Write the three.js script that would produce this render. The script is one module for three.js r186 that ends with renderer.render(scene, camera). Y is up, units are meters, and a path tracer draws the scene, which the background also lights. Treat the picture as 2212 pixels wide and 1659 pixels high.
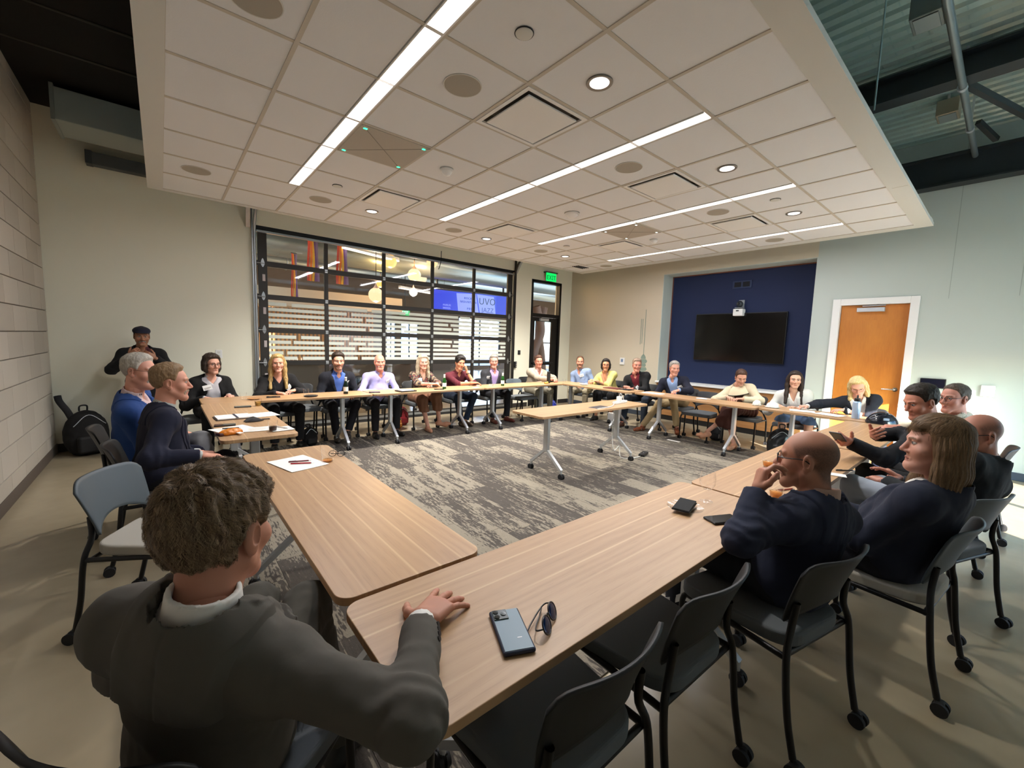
import * as THREE from 'three';
import { RectAreaLightUniformsLib } from 'three/addons/lights/RectAreaLightUniformsLib.js';
import { RoundedBoxGeometry } from 'three/addons/geometries/RoundedBoxGeometry.js';
import { mergeGeometries } from 'three/addons/utils/BufferGeometryUtils.js';
import { Sky } from 'three/addons/objects/Sky.js';

// ---------------------------------------------------------------- camera, sky, sun, area lights, exposure
const scene = new THREE.Scene();
const camera = new THREE.PerspectiveCamera(85.28, 2212 / 1659, 0.05, 200);
camera.position.set(-1.229, 1.495, 1.509);
camera.rotation.set(-0.0984, -0.6998, 0.0321, 'YXZ');
scene.add(camera);
const renderer = new THREE.WebGLRenderer({ antialias: true });
renderer.toneMapping = THREE.LinearToneMapping;
renderer.toneMappingExposure = 2.35;
renderer.shadowMap.enabled = true;
RectAreaLightUniformsLib.init();

const T = 0.6096, CEIL = 3.123, XW = 6.8, ZW = -5.8, XB = -2.25, ZB = 2.75, DECK = 4.36;
const STRIP = 17;              // luminance of the linear ceiling lights
const SKYGAIN = 1.0;
// sun: low, from outside the window wall, travelling towards +x, -z
const sunDir = new THREE.Vector3(1, -0.52, -1.5).normalize();
const sun = new THREE.DirectionalLight(0xfff8ee, 20);
sun.position.copy(sunDir).multiplyScalar(-14).add(new THREE.Vector3(5.5, 0.8, 1));
sun.target.position.set(5.5, 0.8, 1);
sun.castShadow = true;
Object.assign(sun.shadow.camera, { left: -8, right: 8, top: 8, bottom: -8, near: 0.5, far: 40 });
scene.add(sun, sun.target);
{
  const sky = new Sky(); sky.name = 'sky'; sky.scale.setScalar(1000);
  const u = sky.material.uniforms;
  u.turbidity.value = 3; u.rayleigh.value = 1.2; u.mieCoefficient.value = 0.004; u.mieDirectionalG.value = 0.8;
  u.sunPosition.value.copy(sunDir).multiplyScalar(-1);
  scene.add(sky);
}

// ---------------------------------------------------------------- helpers
let seed = 7;
function rnd() { seed = (seed * 1664525 + 1013904223) >>> 0; return seed / 4294967296; }
const R = (a, b) => a + (b - a) * rnd();
const V = (x, y, z) => new THREE.Vector3(x, y, z);
const usedNames = {};
function numbered(n) { const k = usedNames[n] = (usedNames[n] ?? -1) + 1; return k ? n + '_' + String(k).padStart(3, '0') : n; }
function shade(o) { o.castShadow = true; o.receiveShadow = true; return o; }
function mesh(name, geo, mat, parent) { const m = shade(new THREE.Mesh(geo, mat)); m.name = parent ? name : numbered(name); (parent || scene).add(m); return m; }
function thing(name, label, category, x = 0, y = 0, z = 0, turn = 0, group) {
  const g = new THREE.Group(); g.name = numbered(name); g.position.set(x, y, z); g.rotation.y = turn; scene.add(g);
  g.userData = { label, category }; if (group) g.userData.group = group; return g;
}
function tag(o, label, category, group) { Object.assign(o.userData, { label, category }); if (group) o.userData.group = group; return o; }
function struct(name, label) { const g = new THREE.Group(); g.name = name; g.userData.kind = 'structure'; if (label) g.userData.label = label; scene.add(g); return g; }
function structMesh(name, geo, mat) { const m = mesh(name, geo, mat); m.name = name; m.userData.kind = 'structure'; return m; }
// box between two corners
function bx(x0, y0, z0, x1, y1, z1) { const g = new THREE.BoxGeometry(Math.abs(x1 - x0), Math.abs(y1 - y0), Math.abs(z1 - z0)); g.translate((x0 + x1) / 2, (y0 + y1) / 2, (z0 + z1) / 2); return g; }
function rbx(x0, y0, z0, x1, y1, z1, r = 0.004, s = 2) { const g = new RoundedBoxGeometry(Math.abs(x1 - x0), Math.abs(y1 - y0), Math.abs(z1 - z0), s, r); g.translate((x0 + x1) / 2, (y0 + y1) / 2, (z0 + z1) / 2); return g; }
function cyl(r0, r1, h, x, y, z, n = 20) { const g = new THREE.CylinderGeometry(r1, r0, h, n); g.translate(x, y + h / 2, z); return g; }
function tube(pts, r, seg = 24, n = 8, closed = false) { return new THREE.TubeGeometry(new THREE.CatmullRomCurve3(pts.map(p => V(...p)), closed, 'centripetal'), seg, r, n, closed); }
function bar(a, b, w, h) { // rectangular bar from a to b
  const A = V(...a), B = V(...b), L = A.distanceTo(B); const g = new THREE.BoxGeometry(w, h, L);
  const m = new THREE.Matrix4().lookAt(A, B, Math.abs(B.clone().sub(A).normalize().y) > 0.98 ? V(1, 0, 0) : V(0, 1, 0)); m.setPosition(A.add(B).multiplyScalar(0.5)); g.applyMatrix4(m); return g;
}
function lathe(pts, n = 28) { return new THREE.LatheGeometry(pts.map(p => new THREE.Vector2(...p)), n); }
const merge = a => mergeGeometries(a.map(g => { const q = g.index ? g.toNonIndexed() : g.clone(); for (const k of Object.keys(q.attributes)) if (!['position', 'normal', 'uv'].includes(k)) q.deleteAttribute(k); return q; }));

// ---------------------------------------------------------------- textures
function hash(i, j, k = 0) { let h = (i * 374761393 + j * 668265263 + k * 2147483647) | 0; h = (h ^ (h >>> 13)) * 1274126177 | 0; return ((h ^ (h >>> 16)) >>> 0) / 4294967296; }
function vnoise(x, y, k = 0, px = 0, py = 0) { // value noise, optional period
  let i = Math.floor(x), j = Math.floor(y); const u = x - i, v = y - j; const s = u * u * (3 - 2 * u), t = v * v * (3 - 2 * v);
  const w = (a, p) => p ? ((a % p) + p) % p : a;
  const a = hash(w(i, px), w(j, py), k), b = hash(w(i + 1, px), w(j, py), k), c = hash(w(i, px), w(j + 1, py), k), d = hash(w(i + 1, px), w(j + 1, py), k);
  return a + (b - a) * s + (c - a) * t + (a - b - c + d) * s * t;
}
function fbm(x, y, k, oct, px, py) { let s = 0, a = 0.5, f = 1; for (let o = 0; o < oct; o++) { s += a * vnoise(x * f, y * f, k + o, px * f, py * f); f *= 2; a *= 0.5; } return s / (1 - Math.pow(0.5, oct)); }
function tex(w, h, fn, srgb = true) {
  const d = new Uint8Array(w * h * 4);
  for (let y = 0; y < h; y++) for (let x = 0; x < w; x++) { const c = fn(x / w, y / h, x, y); const i = (y * w + x) * 4; d[i] = Math.max(0, Math.min(255, c[0])); d[i + 1] = Math.max(0, Math.min(255, c[1])); d[i + 2] = Math.max(0, Math.min(255, c[2])); d[i + 3] = 255; }
  const t = new THREE.DataTexture(d, w, h); t.wrapS = t.wrapT = THREE.RepeatWrapping; t.magFilter = THREE.LinearFilter; t.minFilter = THREE.LinearMipmapLinearFilter; t.generateMipmaps = true;
  if (srgb) t.colorSpace = THREE.SRGBColorSpace; t.needsUpdate = true; return t;
}
const lerp3 = (a, b, t) => [a[0] + (b[0] - a[0]) * t, a[1] + (b[1] - a[1]) * t, a[2] + (b[2] - a[2]) * t];
const sstep = (a, b, x) => { const t = Math.max(0, Math.min(1, (x - a) / (b - a))); return t * t * (3 - 2 * t); };
// wood for the table tops: u along the grain, staves with pale joints and fine pores
function woodTex(k, base, dark, pale) {
  return tex(1024, 512, (u, v) => {
    const sv = v * 6 + 0.25 * Math.sin(6.28 * u) * 0.05; const st = Math.floor(sv), f = sv - st; const tone = hash(st, 3, k);
    const warp = (fbm(u * 3, v * 6, k + 5, 3, 3, 6) - 0.5) * 0.10;
    const arch = fbm(u * 4, (v + warp) * 34 + st * 7, k + 11, 2, 4, 0);
    const ring = 0.5 + 0.5 * Math.sin(((v + warp * (0.6 + tone)) * 90 + tone * 40) + 3 * Math.sin(u * 6.28 + tone * 9));
    const pore = fbm(u * 24, v * 260, k + 21, 2, 24, 260);
    let c = lerp3(base, dark, 0.30 * tone + 0.32 * ring * arch + 0.25 * sstep(0.6, 0.85, pore));
    const line = Math.exp(-Math.pow((f - 0.06) / 0.05, 2)) * sstep(0.3, 0.7, fbm(u * 2, st, k + 31, 2, 2, 0));
    c = lerp3(c, pale, 0.65 * line); return c;
  });
}
const fabricBump = tex(128, 128, (u, v, x, y) => { const a = ((x + y) % 8 < 4 ? 150 : 100) + 60 * hash(x, y, 3); return [a, a, a]; }, false);
fabricBump.repeat.set(40, 40);
const plasterBump = tex(256, 256, (u, v) => { const a = 110 + 90 * fbm(u * 40, v * 40, 4, 3, 40, 40); return [a, a, a]; }, false);
const std = (c, r = 0.8, o = {}) => new THREE.MeshStandardMaterial({ color: c, roughness: r, ...o });
const M = {};
M.tableA = new THREE.MeshPhysicalMaterial({ map: woodTex(1, [188, 152, 113], [150, 114, 80], [218, 186, 142]), roughness: 0.38, clearcoat: 0.15, clearcoatRoughness: 0.4 });
M.tableB = new THREE.MeshPhysicalMaterial({ map: woodTex(2, [184, 146, 106], [146, 108, 74], [216, 182, 138]), roughness: 0.38, clearcoat: 0.15, clearcoatRoughness: 0.4 });
M.edge = std(0xa98a68, 0.6);
M.silver = std(0xc4c8cc, 0.35, { metalness: 0.55 });
M.chrome = std(0xd0d3d6, 0.18, { metalness: 1 });
M.black = std(0x101012, 0.5);
M.blackMetal = std(0x0e0e10, 0.4, { metalness: 0.3 });
M.rubber = std(0x17171a, 0.75);
M.shell = std(0x4c565c, 0.5);
M.shellDark = std(0x1d1f22, 0.55);
M.cushion = std(0xa8a398, 0.95, { bumpMap: fabricBump, bumpScale: 0.0008 });
M.cushionGrey = std(0x5d6266, 0.95, { bumpMap: fabricBump, bumpScale: 0.0008 });
M.cream = std(0xedebd8, 0.92, { bumpMap: plasterBump, bumpScale: 0.0006 });
M.creamTV = std(0xcdc3ae, 0.92, { bumpMap: plasterBump, bumpScale: 0.0006 });
M.whitePaint = std(0xbcc5bf, 0.7);
M.drywall = std(0xd2d2cc, 0.9);
M.paper = std(0xf0ece4, 0.9);
M.white = std(0xe8e8e6, 0.6);
M.glassClear = new THREE.MeshPhysicalMaterial({ color: 0xffffff, roughness: 0.03, transmission: 1, thickness: 0, ior: 1.45 });
M.glassCup = new THREE.MeshPhysicalMaterial({ color: 0xffffff, roughness: 0.04, transmission: 1, thickness: 0, ior: 1.3 });
function liquid(c, r = 0.03) { return new THREE.MeshPhysicalMaterial({ color: c, roughness: r, transmission: 0.6, thickness: 0.03, ior: 1.33, attenuationColor: new THREE.Color(c), attenuationDistance: 0.06 }); }
function emis(c, i) { return new THREE.MeshStandardMaterial({ color: 0x111111, emissive: c, emissiveIntensity: i, roughness: 0.6 }); }
function rectLight(color, I, w, h, x, y, z, rx, ry = 0) { const l = new THREE.RectAreaLight(color, I, w, h); l.position.set(x, y, z); l.rotation.set(rx, ry, 0, 'YXZ'); scene.add(l); return l; }
const SHADE_Y = 1.6;
// ---------------------------------------------------------------- the room
// concrete floor
M.concrete = std(0xffffff, 0.26, { map: tex(512, 512, (u, v) => { const a = fbm(u * 4, v * 4, 60, 5, 4, 4), b = fbm(u * 40, v * 40, 70, 2, 40, 40); const c = lerp3([176, 162, 136], [142, 130, 108], 0.75 * a + 0.2 * b); return c; }) });
M.concrete.map.repeat.set(0.35, 0.35);
function planeUV(g, s = 1) { const p = g.attributes.position, n = g.attributes.normal, uv = g.attributes.uv; for (let i = 0; i < p.count; i++) { const ax = Math.abs(n.getX(i)), ay = Math.abs(n.getY(i)); if (ay > 0.7) uv.setXY(i, p.getX(i) * s, p.getZ(i) * s); else if (ax > 0.7) uv.setXY(i, p.getZ(i) * s, p.getY(i) * s); else uv.setXY(i, p.getX(i) * s, p.getY(i) * s); } return g; }
structMesh('floor', planeUV(bx(XB - 0.2, -0.15, ZW - 0.1, XW + 0.5, 0, ZB + 0.2)), M.concrete);
// carpet of separate planks laid along z
{
  const g = struct('carpet_floor', 'patterned plank carpet in charcoal and cream inside the table ring');
  const mats = [];
  for (let k = 0; k < 12; k++) {
    const bias = [0.62, 0.5, 0.3, 0.7, 0.42, 0.15, 0.58, 0.36, 0.66, 0.25, 0.48, 0.05][k];
    mats.push(std(0xffffff, 1, { bumpMap: fabricBump, bumpScale: 0.001, map: tex(128, 384, (u, v) => {
      const drift = (fbm(u * 2.2, v * 1.6, 200 + k, 3, 0, 0) - 0.5) * 1.3;
      const streak = fbm(u * 30, v * 34, 300 + k, 2, 0, 0), streak2 = fbm(u * 44, v * 20, 320 + k, 2, 0, 0), brush = fbm(u * 14, v * 5, 340 + k, 2, 0, 0);
      const t = 0.85 * sstep(0.36, 0.60, bias + drift + (streak - 0.5) * 0.9 + (streak2 - 0.5) * 0.8 + (brush - 0.5) * 0.9) + 0.08;
      const pile = 0.88 + 0.24 * hash(Math.floor(u * 128), Math.floor(v * 384), k);
      return lerp3([60 + 16 * streak2, 55 + 15 * streak2, 51 + 14 * streak2], [138, 130, 115], t).map(a => a * pile);
    }) }));
  }
  const w = 0.25, L = 1.0, x0 = -0.95, z0 = -4.72, z1 = 0.46; const geos = {};
  for (let i = 0; i < 27; i++) {
    let z = z0 - hash(i, 9) * 0.99; const x = x0 + i * w;
    const xe = z => 5.75;
    while (z < z1) {
      const a = Math.max(z, z0), b = Math.min(z + L, z1); z += L;
      if (b - a < 0.05) continue; if (x + w > xe(a)) continue;
      const gg = new THREE.BoxGeometry(w - 0.002, 0.008, b - a - 0.002);
      const uv = gg.attributes.uv; for (let q = 0; q < uv.count; q++) uv.setY(q, uv.getY(q) * (b - a));
      const m = mesh('carpet_plank', gg, mats[Math.floor(hash(i, Math.round(z * 3), 5) * 12)], g); m.position.set(x + w / 2, 0.004 + 0.0008 * hash(i, Math.round(z * 7), 8), (a + b) / 2);
    }
  }
}
// block wall on the left: separate blocks with recessed joints
{
  const g = struct('wall_left', 'taupe painted masonry block wall');
  mesh('joint_backing', bx(XB - 0.25, 0, ZW - 0.2, XB - 0.012, 4.5, ZB + 0.2), std(0x7d7468, 0.95), g);
  const mats = [0, 1, 2, 3].map(k => std([0xbfb7aa, 0xbbb3a6, 0xc3bbae, 0xb7afa2][k], 0.9, { bumpMap: plasterBump, bumpScale: 0.0015 }));
  const h = 0.2424, L = 0.485, geos = {};
  for (let r = 0; r < 18; r++) for (let z = ZW - (r % 2) * L / 2; z < -2.3; z += L) {
    const a = Math.max(z, ZW), b = Math.min(z + L, -2.3); if (b - a < 0.08) continue;
    const key = (b - a).toFixed(2); geos[key] ??= new RoundedBoxGeometry(0.03, h - 0.009, b - a - 0.007, 1, 0.003);
    const m = mesh('block', geos[key], mats[Math.floor(hash(r, Math.round(z * 9)) * 4)], g); m.position.set(XB - 0.015, h * r + h / 2, (a + b) / 2);
  }
  mesh('rear_blocks', bx(XB - 0.03, 0, -2.3, XB, 4.5, ZB + 0.2), mats[0], g);
}
structMesh('baseboard_left', rbx(XB, 0, ZW, XB + 0.012, 0.105, ZB), std(0x5b5148, 0.7));
// far wall with the roll-up door and the exit door (openings x -0.11..4.87 and 5.42..6.44)
{
  const g = struct('wall_back', 'cream painted wall around the glazed roll-up door');
  const z0 = ZW - 0.2, z1 = ZW;
  const add = (a, b, c, d) => mesh('wall_panel', bx(a, b, z0, c, d, z1), M.cream, g);
  add(XB - 0.2, 0, -0.13, 4.5); add(-0.13, 3.1, 4.89, 4.5); add(4.89, 0, 5.43, 4.5); add(5.43, 2.99, 6.43, 4.5); add(6.43, 0, XW + 0.5, 4.5);
}
structMesh('baseboard_back', merge([rbx(XB, 0, ZW, -0.16, 0.1, ZW + 0.012), rbx(4.92, 0, ZW, 5.4, 0.1, ZW + 0.012), rbx(6.45, 0, ZW, XW, 0.1, ZW + 0.012)]), std(0x2b2724, 0.6));
// screen wall: niche z -3.26..-0.59, y 0.80..3.0, depth 0.36; door opening z -0.30..0.60
const NZ0 = -3.26, NZ1 = -0.6, NY0 = 0.8, NY1 = 3.0, ND = 0.36, DZ0 = -0.285, DZ1 = 0.58, DH = 2.265;
{
  const g = struct('wall_right', 'painted wall with the recessed navy screen niche and a wood door');
  const add = (n, za, ya, zb, yb, m, xa = XW, xb = XW + 0.5) => mesh(n, bx(xa, ya, za, xb, yb, zb), m, g);
  add('wall_panel', ZW - 0.2, 0, NZ0, 4.5, M.creamTV); add('wall_panel', NZ0, NY1, NZ1, 4.5, M.creamTV);
  add('wall_panel', NZ1, 0, DZ0, 4.5, M.whitePaint); add('wall_panel', DZ0, DH, DZ1, 4.5, M.whitePaint); add('wall_panel', DZ1, 0, ZB + 0.2, 4.5, M.whitePaint);
  add('wall_panel', NZ0, 0, NZ1, NY0 - 0.03, M.creamTV, XW + 0.03, XW + 0.5);
  mesh('niche_back', bx(XW + ND, NY0, NZ0, XW + 0.5, NY1, NZ1), std(0x0c1f47, 0.75, { bumpMap: plasterBump, bumpScale: 0.0004 }), g);
  mesh('niche_side', bx(XW + 0.001, NY0, NZ0 - 0.002, XW + ND, NY1, NZ0 + 0.012), M.whitePaint, g);
  mesh('niche_side', bx(XW + 0.001, NY0, NZ1 - 0.012, XW + ND, NY1, NZ1 + 0.002), M.whitePaint, g);
  mesh('niche_top', bx(XW + 0.001, NY1 - 0.012, NZ0, XW + ND, NY1 + 0.002, NZ1), M.whitePaint, g);
  mesh('copper_trim', merge([bx(XW + ND - 0.012, NY0, NZ0 + 0.012, XW + ND, NY1, NZ0 + 0.03), bx(XW + ND - 0.012, NY1 - 0.03, NZ0, XW + ND, NY1 - 0.012, NZ1)]), std(0x7c4a34, 0.5), g);
  mesh('niche_sill', rbx(XW - 0.05, NY0 - 0.035, NZ0 - 0.02, XW + ND, NY0, NZ1 + 0.02, 0.005), M.white, g);
  // wall control joints
  for (const z of [0.35 + 0.55, 1.5]) mesh('control_joint', bx(XW - 0.0015, DH, z, XW, 4.4, z + 0.006), std(0x9fa7a2, 0.9), g);
}
M.cabWood = std(0xffffff, 0.55, { map: woodTex(5, [170, 122, 74], [140, 96, 56], [180, 132, 84]) }); M.cabWood.map.repeat.set(0.5, 1);
{
  const c = thing('wood_wainscot', 'tan wood panelling below the white sill of the navy niche', 'wall panel', XW, 0, (NZ0 + NZ1) / 2);
  const W = NZ1 - NZ0, n = 4; for (let i = 0; i < n; i++) mesh('panel', planeUV(rbx(-0.012, 0.1, -W / 2 + i * W / n + 0.003, 0.028, NY0 - 0.04, -W / 2 + (i + 1) * W / n - 0.003, 0.002)), M.cabWood, c);
  mesh('kick_plate', bx(0.0, 0, -W / 2, 0.028, 0.1, W / 2), M.black, c);
}
structMesh('baseboard_right', merge([rbx(XW - 0.012, 0, ZW, XW, 0.1, NZ0), rbx(XW - 0.012, 0, NZ1, XW, 0.1, DZ0 - 0.06), rbx(XW - 0.012, 0, DZ1 + 0.06, XW, 0.1, ZB)]), std(0x3c4552, 0.6));
// wood door
{
  const d = struct('door_1', 'honey coloured wood door in a white frame'); d.position.set(XW, 0, 0);
  M.doorWood = std(0xffffff, 0.42, { map: tex(512, 512, (u, v) => { const a = fbm(u * 7, v * 2.5, 90, 4, 7, 0), p = fbm(u * 120, v * 12, 95, 2, 120, 0); return lerp3([206, 134, 54], [170, 100, 36], 0.55 * a + 0.45 * p * a); }) });
  mesh('door_leaf', (() => { const g = rbx(0.05, 0.01, DZ0 + 0.045, 0.095, DH - 0.045, DZ1 - 0.045, 0.002); return planeUV(g, 1); })(), M.doorWood, d);
  mesh('door_frame', merge([rbx(-0.02, 0, DZ0 - 0.055, 0.12, DH + 0.055, DZ0 + 0.04, 0.004), rbx(-0.02, 0, DZ1 - 0.04, 0.12, DH + 0.055, DZ1 + 0.055, 0.004), rbx(-0.02, DH - 0.04, DZ0 + 0.04, 0.12, DH + 0.055, DZ1 - 0.04, 0.004)]), M.white, d);
  const cl = mesh('door_closer', rbx(-0.01, DH - 0.145, DZ0 + 0.24, 0.05, DH - 0.085, DZ0 + 0.56, 0.006), M.silver, d);
  mesh('closer_arm', bar([0.02, DH - 0.06, DZ0 + 0.3], [0.035, DH - 0.055, DZ0 + 0.56], 0.03, 0.012), M.silver, d);
  mesh('door_handle', merge([cyl(0.03, 0.03, 0.012, 0, 0, 0, 20).rotateZ(Math.PI / 2).translate(0.05, 1.0, DZ1 - 0.1), tube([[0.045, 1.0, DZ1 - 0.1], [0.0, 1.0, DZ1 - 0.1], [-0.008, 1.0, DZ1 - 0.13], [-0.008, 0.998, DZ1 - 0.24]], 0.011, 20, 8)]), M.chrome, d);
  mesh('corridor_back', bx(0.13, 0, DZ0 - 0.05, 0.2, DH, DZ1 + 0.05), M.black, d);
}
// window wall behind the photographer's right: glazed entry x 3.4..5.9 with its fabric shade drawn down to 1.34, frosted clerestory above
{
  const g = struct('wall_window', 'window wall with a glazed entry'); const z0 = ZB, z1 = ZB + 0.2;
  const add = (a, b, c, d) => mesh('wall_panel', bx(a, b, z0, c, d, z1), M.whitePaint, g);
  add(XB - 0.2, 0, 3.4, 3.2); add(3.4, 2.9, 5.9, 3.2); add(5.9, 0, XW + 0.5, 3.2); add(XB - 0.2, 3.2, 0.2, 4.5); add(6.6, 3.2, XW + 0.5, 4.5); add(0.2, 4.25, 6.6, 4.5);
}
{
  const w = struct('window_1', 'aluminium framed glazed entry with a half drawn fabric shade'); w.position.z = ZB + 0.1;
  const f = [[3.4, 0, 3.45, 2.9], [5.85, 0, 5.9, 2.9], [3.45, 2.85, 5.85, 2.9], [3.45, 0, 5.85, 0.06], [4.63, 0.06, 4.68, 2.85], [0.2, 3.2, 6.6, 3.25], [0.2, 4.2, 6.6, 4.25], [2.3, 3.25, 2.35, 4.2], [4.4, 3.25, 4.45, 4.2]];
  for (const [a, b, c, d] of f) mesh('window_frame', bx(a, b, -0.04, c, d, 0.04), M.silver, w);
  mesh('window_pane', bx(3.45, 0.06, -0.004, 4.63, 2.85, 0.004), M.glassClear, w); mesh('window_pane', bx(4.68, 0.06, -0.004, 5.85, 2.85, 0.004), M.glassClear, w);
  const frosted = new THREE.MeshPhysicalMaterial({ color: 0xd8e8ee, roughness: 1, transmission: 0.23, thickness: 0 });
  mesh('frosted_pane', bx(0.2, 3.25, -0.003, 6.6, 4.2, 0.003), frosted, w);
  mesh('roller_shade', bx(3.42, SHADE_Y, -0.062, 5.88, 2.88, -0.058), new THREE.MeshPhysicalMaterial({ color: 0xdcecf2, roughness: 1, transmission: 0.26, thickness: 0 }), w);
}
structMesh('terrace', bx(-4, -0.3, ZB + 0.25, 14, -0.02, 18), std(0xb6b4ae, 0.9));
// roof deck: real corrugation running along z
{
  const g = struct('roof_deck', 'galvanised corrugated roof deck');
  const s = new THREE.Shape(); const p = 0.15; let pts = []; const x0 = XB - 0.3, n = Math.ceil((XW + 0.9 - x0) / p);
  for (let i = 0; i <= n; i++) { const x = x0 + i * p; pts.push([x, 0.045], [x + p * 0.2, 0], [x + p * 0.75, 0], [x + p * 0.95, 0.045]); }
  s.moveTo(pts[0][0], 0.25); for (const q of pts) s.lineTo(q[0], q[1]); s.lineTo(pts[pts.length - 1][0], 0.25); s.closePath();
  const e = new THREE.ExtrudeGeometry(s, { depth: ZB - ZW + 0.6, bevelEnabled: false, steps: 1 }); e.translate(0, DECK, ZW - 0.3);
  mesh('deck_sheet', e, std(0xc2d6d0, 0.3, { metalness: 0.65 }), g);
  const per = []; for (let i = 0; i < n; i++) { const x = x0 + i * p + p * 0.47; if (x < 1.2) continue; for (let z = 0.4; z < ZB; z += 0.12) per.push(bx(x - 0.028, DECK - 0.002, z, x + 0.028, DECK, z + 0.012)); }
  const m = mesh('deck_slots', merge(per), std(0xb8d0cc, 0.3, { metalness: 0.8 }), g); m.userData.kind = 'stuff';
}
M.beam = std(0x1d2428, 0.6);
function ibeam(name, label, x, yb, yt, w, z0 = ZW, z1 = ZB) {
  const b = thing(name, label, 'beam', x, yb, (z0 + z1) / 2); const L = z1 - z0, h = yt - yb;
  mesh('web', bx(-0.012, 0.02, -L / 2, 0.012, h - 0.02, L / 2), M.beam, b); mesh('flange', bx(-w / 2, 0, -L / 2, w / 2, 0.02, L / 2), M.beam, b); mesh('flange', bx(-w / 2, h - 0.02, -L / 2, w / 2, h, L / 2), M.beam, b); return b;
}
ibeam('steel_beam', 'dark steel beam running beside the pale end wall, lowest of the roof beams', 6.62, 3.68, 4.06, 0.2);
ibeam('steel_beam', 'dark steel roof beam crossed by the middle of the grey conduit', 4.6, 4.05, 4.29, 0.2);
{ // bridging angles and conduit
  tag(mesh('bridging_angle', merge([bar([4.72, 4.12, 0.95], [6.5, 4.08, 1.55], 0.05, 0.06)]), M.beam), 'dark steel bridging angle slanting from the conduit between two roof beams', 'brace');
  tag(mesh('bridging_angle', bar([6.2, 4.24, 1.0], [6.5, 4.09, 1.15], 0.05, 0.05), M.beam), 'short dark steel angle dropping to the lowest beam near the end wall', 'brace');
  const c = thing('conduit', 'grey steel conduit pipe hung across the exposed roof deck', 'pipe', 0, 0, 0);
  mesh('pipe', tube([[1.2, 3.99, 0.98], [6.74, 3.99, 0.985]], 0.028, 2, 10), std(0x8b9598, 0.35, { metalness: 0.7 }), c);
  for (const x of [2.6, 4.6, 5.7]) mesh('pipe_clamp', merge([cyl(0.036, 0.036, 0.05, 0, 0, 0, 12).rotateZ(Math.PI / 2).translate(x, 3.99, 0.98), bx(x - 0.01, 4.01, 0.97, x + 0.01, 4.36, 0.99)]), M.silver, c);
  for (const [x, y, z] of [[3.3, 4.0, 0.86], [5.6, 4.15, 0.8]]) { const b = thing('junction_box', x < 4 ? 'square grey metal box under the deck at the top of the conduit' : 'small tan metal box under the deck near the end wall', 'box', x, y, z); mesh('box', rbx(-0.12, 0, -0.09, 0.12, 0.16, 0.09, 0.008), std(x < 4 ? 0x6e7879 : 0x9a8f7c, 0.5, { metalness: 0.4 }), b); mesh('cover', rbx(-0.1, -0.008, -0.07, 0.1, 0.0, 0.07, 0.003), std(0x7d8788, 0.5, { metalness: 0.4 }), b); mesh('hanger', bx(-0.1, 0.15, -0.01, -0.08, 4.36 - y, 0.01), M.silver, b); }
  tag(mesh('hanger_wire', tube([[2.9, 3.3, 0.68], [2.9, 4.38, 0.68]], 0.006, 1, 6), std(0x9fb2b4, 0.4, { metalness: 0.6 })), 'thin steel wire hanging from the deck at the cloud edge', 'wire');
}
// duct and bracket above the ceiling edge on the left
{
  const d = thing('air_duct', 'pale grey rectangular duct at the top of the cream wall, upper left', 'duct', -0.9, 3.62, -5.28);
  mesh('duct_body', rbx(-1.08, 0, -0.24, 1.2, 0.32, 0.3, 0.01), std(0x9fa8a2, 0.7), d); mesh('duct_flange', merge([bx(-1.1, -0.012, -0.26, -1.07, 0.34, 0.32)]), std(0x8e9791, 0.6), d);
  const b = thing('wall_bracket', 'dark grey steel bracket on the cream wall under the duct', 'bracket', -1.5, 3.44, -5.72);
  mesh('plate', rbx(-0.3, 0, -0.07, 0.7, 0.14, 0.05, 0.006), std(0x4d5254, 0.6), b); mesh('end_cap', rbx(-0.33, -0.005, -0.07, -0.27, 0.145, 0.07, 0.004), std(0x3c4042, 0.6), b);
  for (const [z, x1] of [[-4.33, -1.2], [-3.62, -1.2], [-2.6, -1.2]]) tag(mesh('ceiling_rod', tube([[XB, 4.0, z], [x1, 3.99, z + 0.04]], 0.012, 1, 6), std(0x3d3832, 0.6)), ['thin dark rod over the left gap, nearest the duct', 'thin dark rod over the left gap, middle one', 'thin dark rod over the left gap, nearest the camera'][[-4.33, -3.62, -2.6].indexOf(z)], 'rod');
  structMesh('trim_1', bx(XB - 0.1, 4.0, ZW, -0.6, 4.3, ZB), std(0x14110f, 0.9));
}
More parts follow.
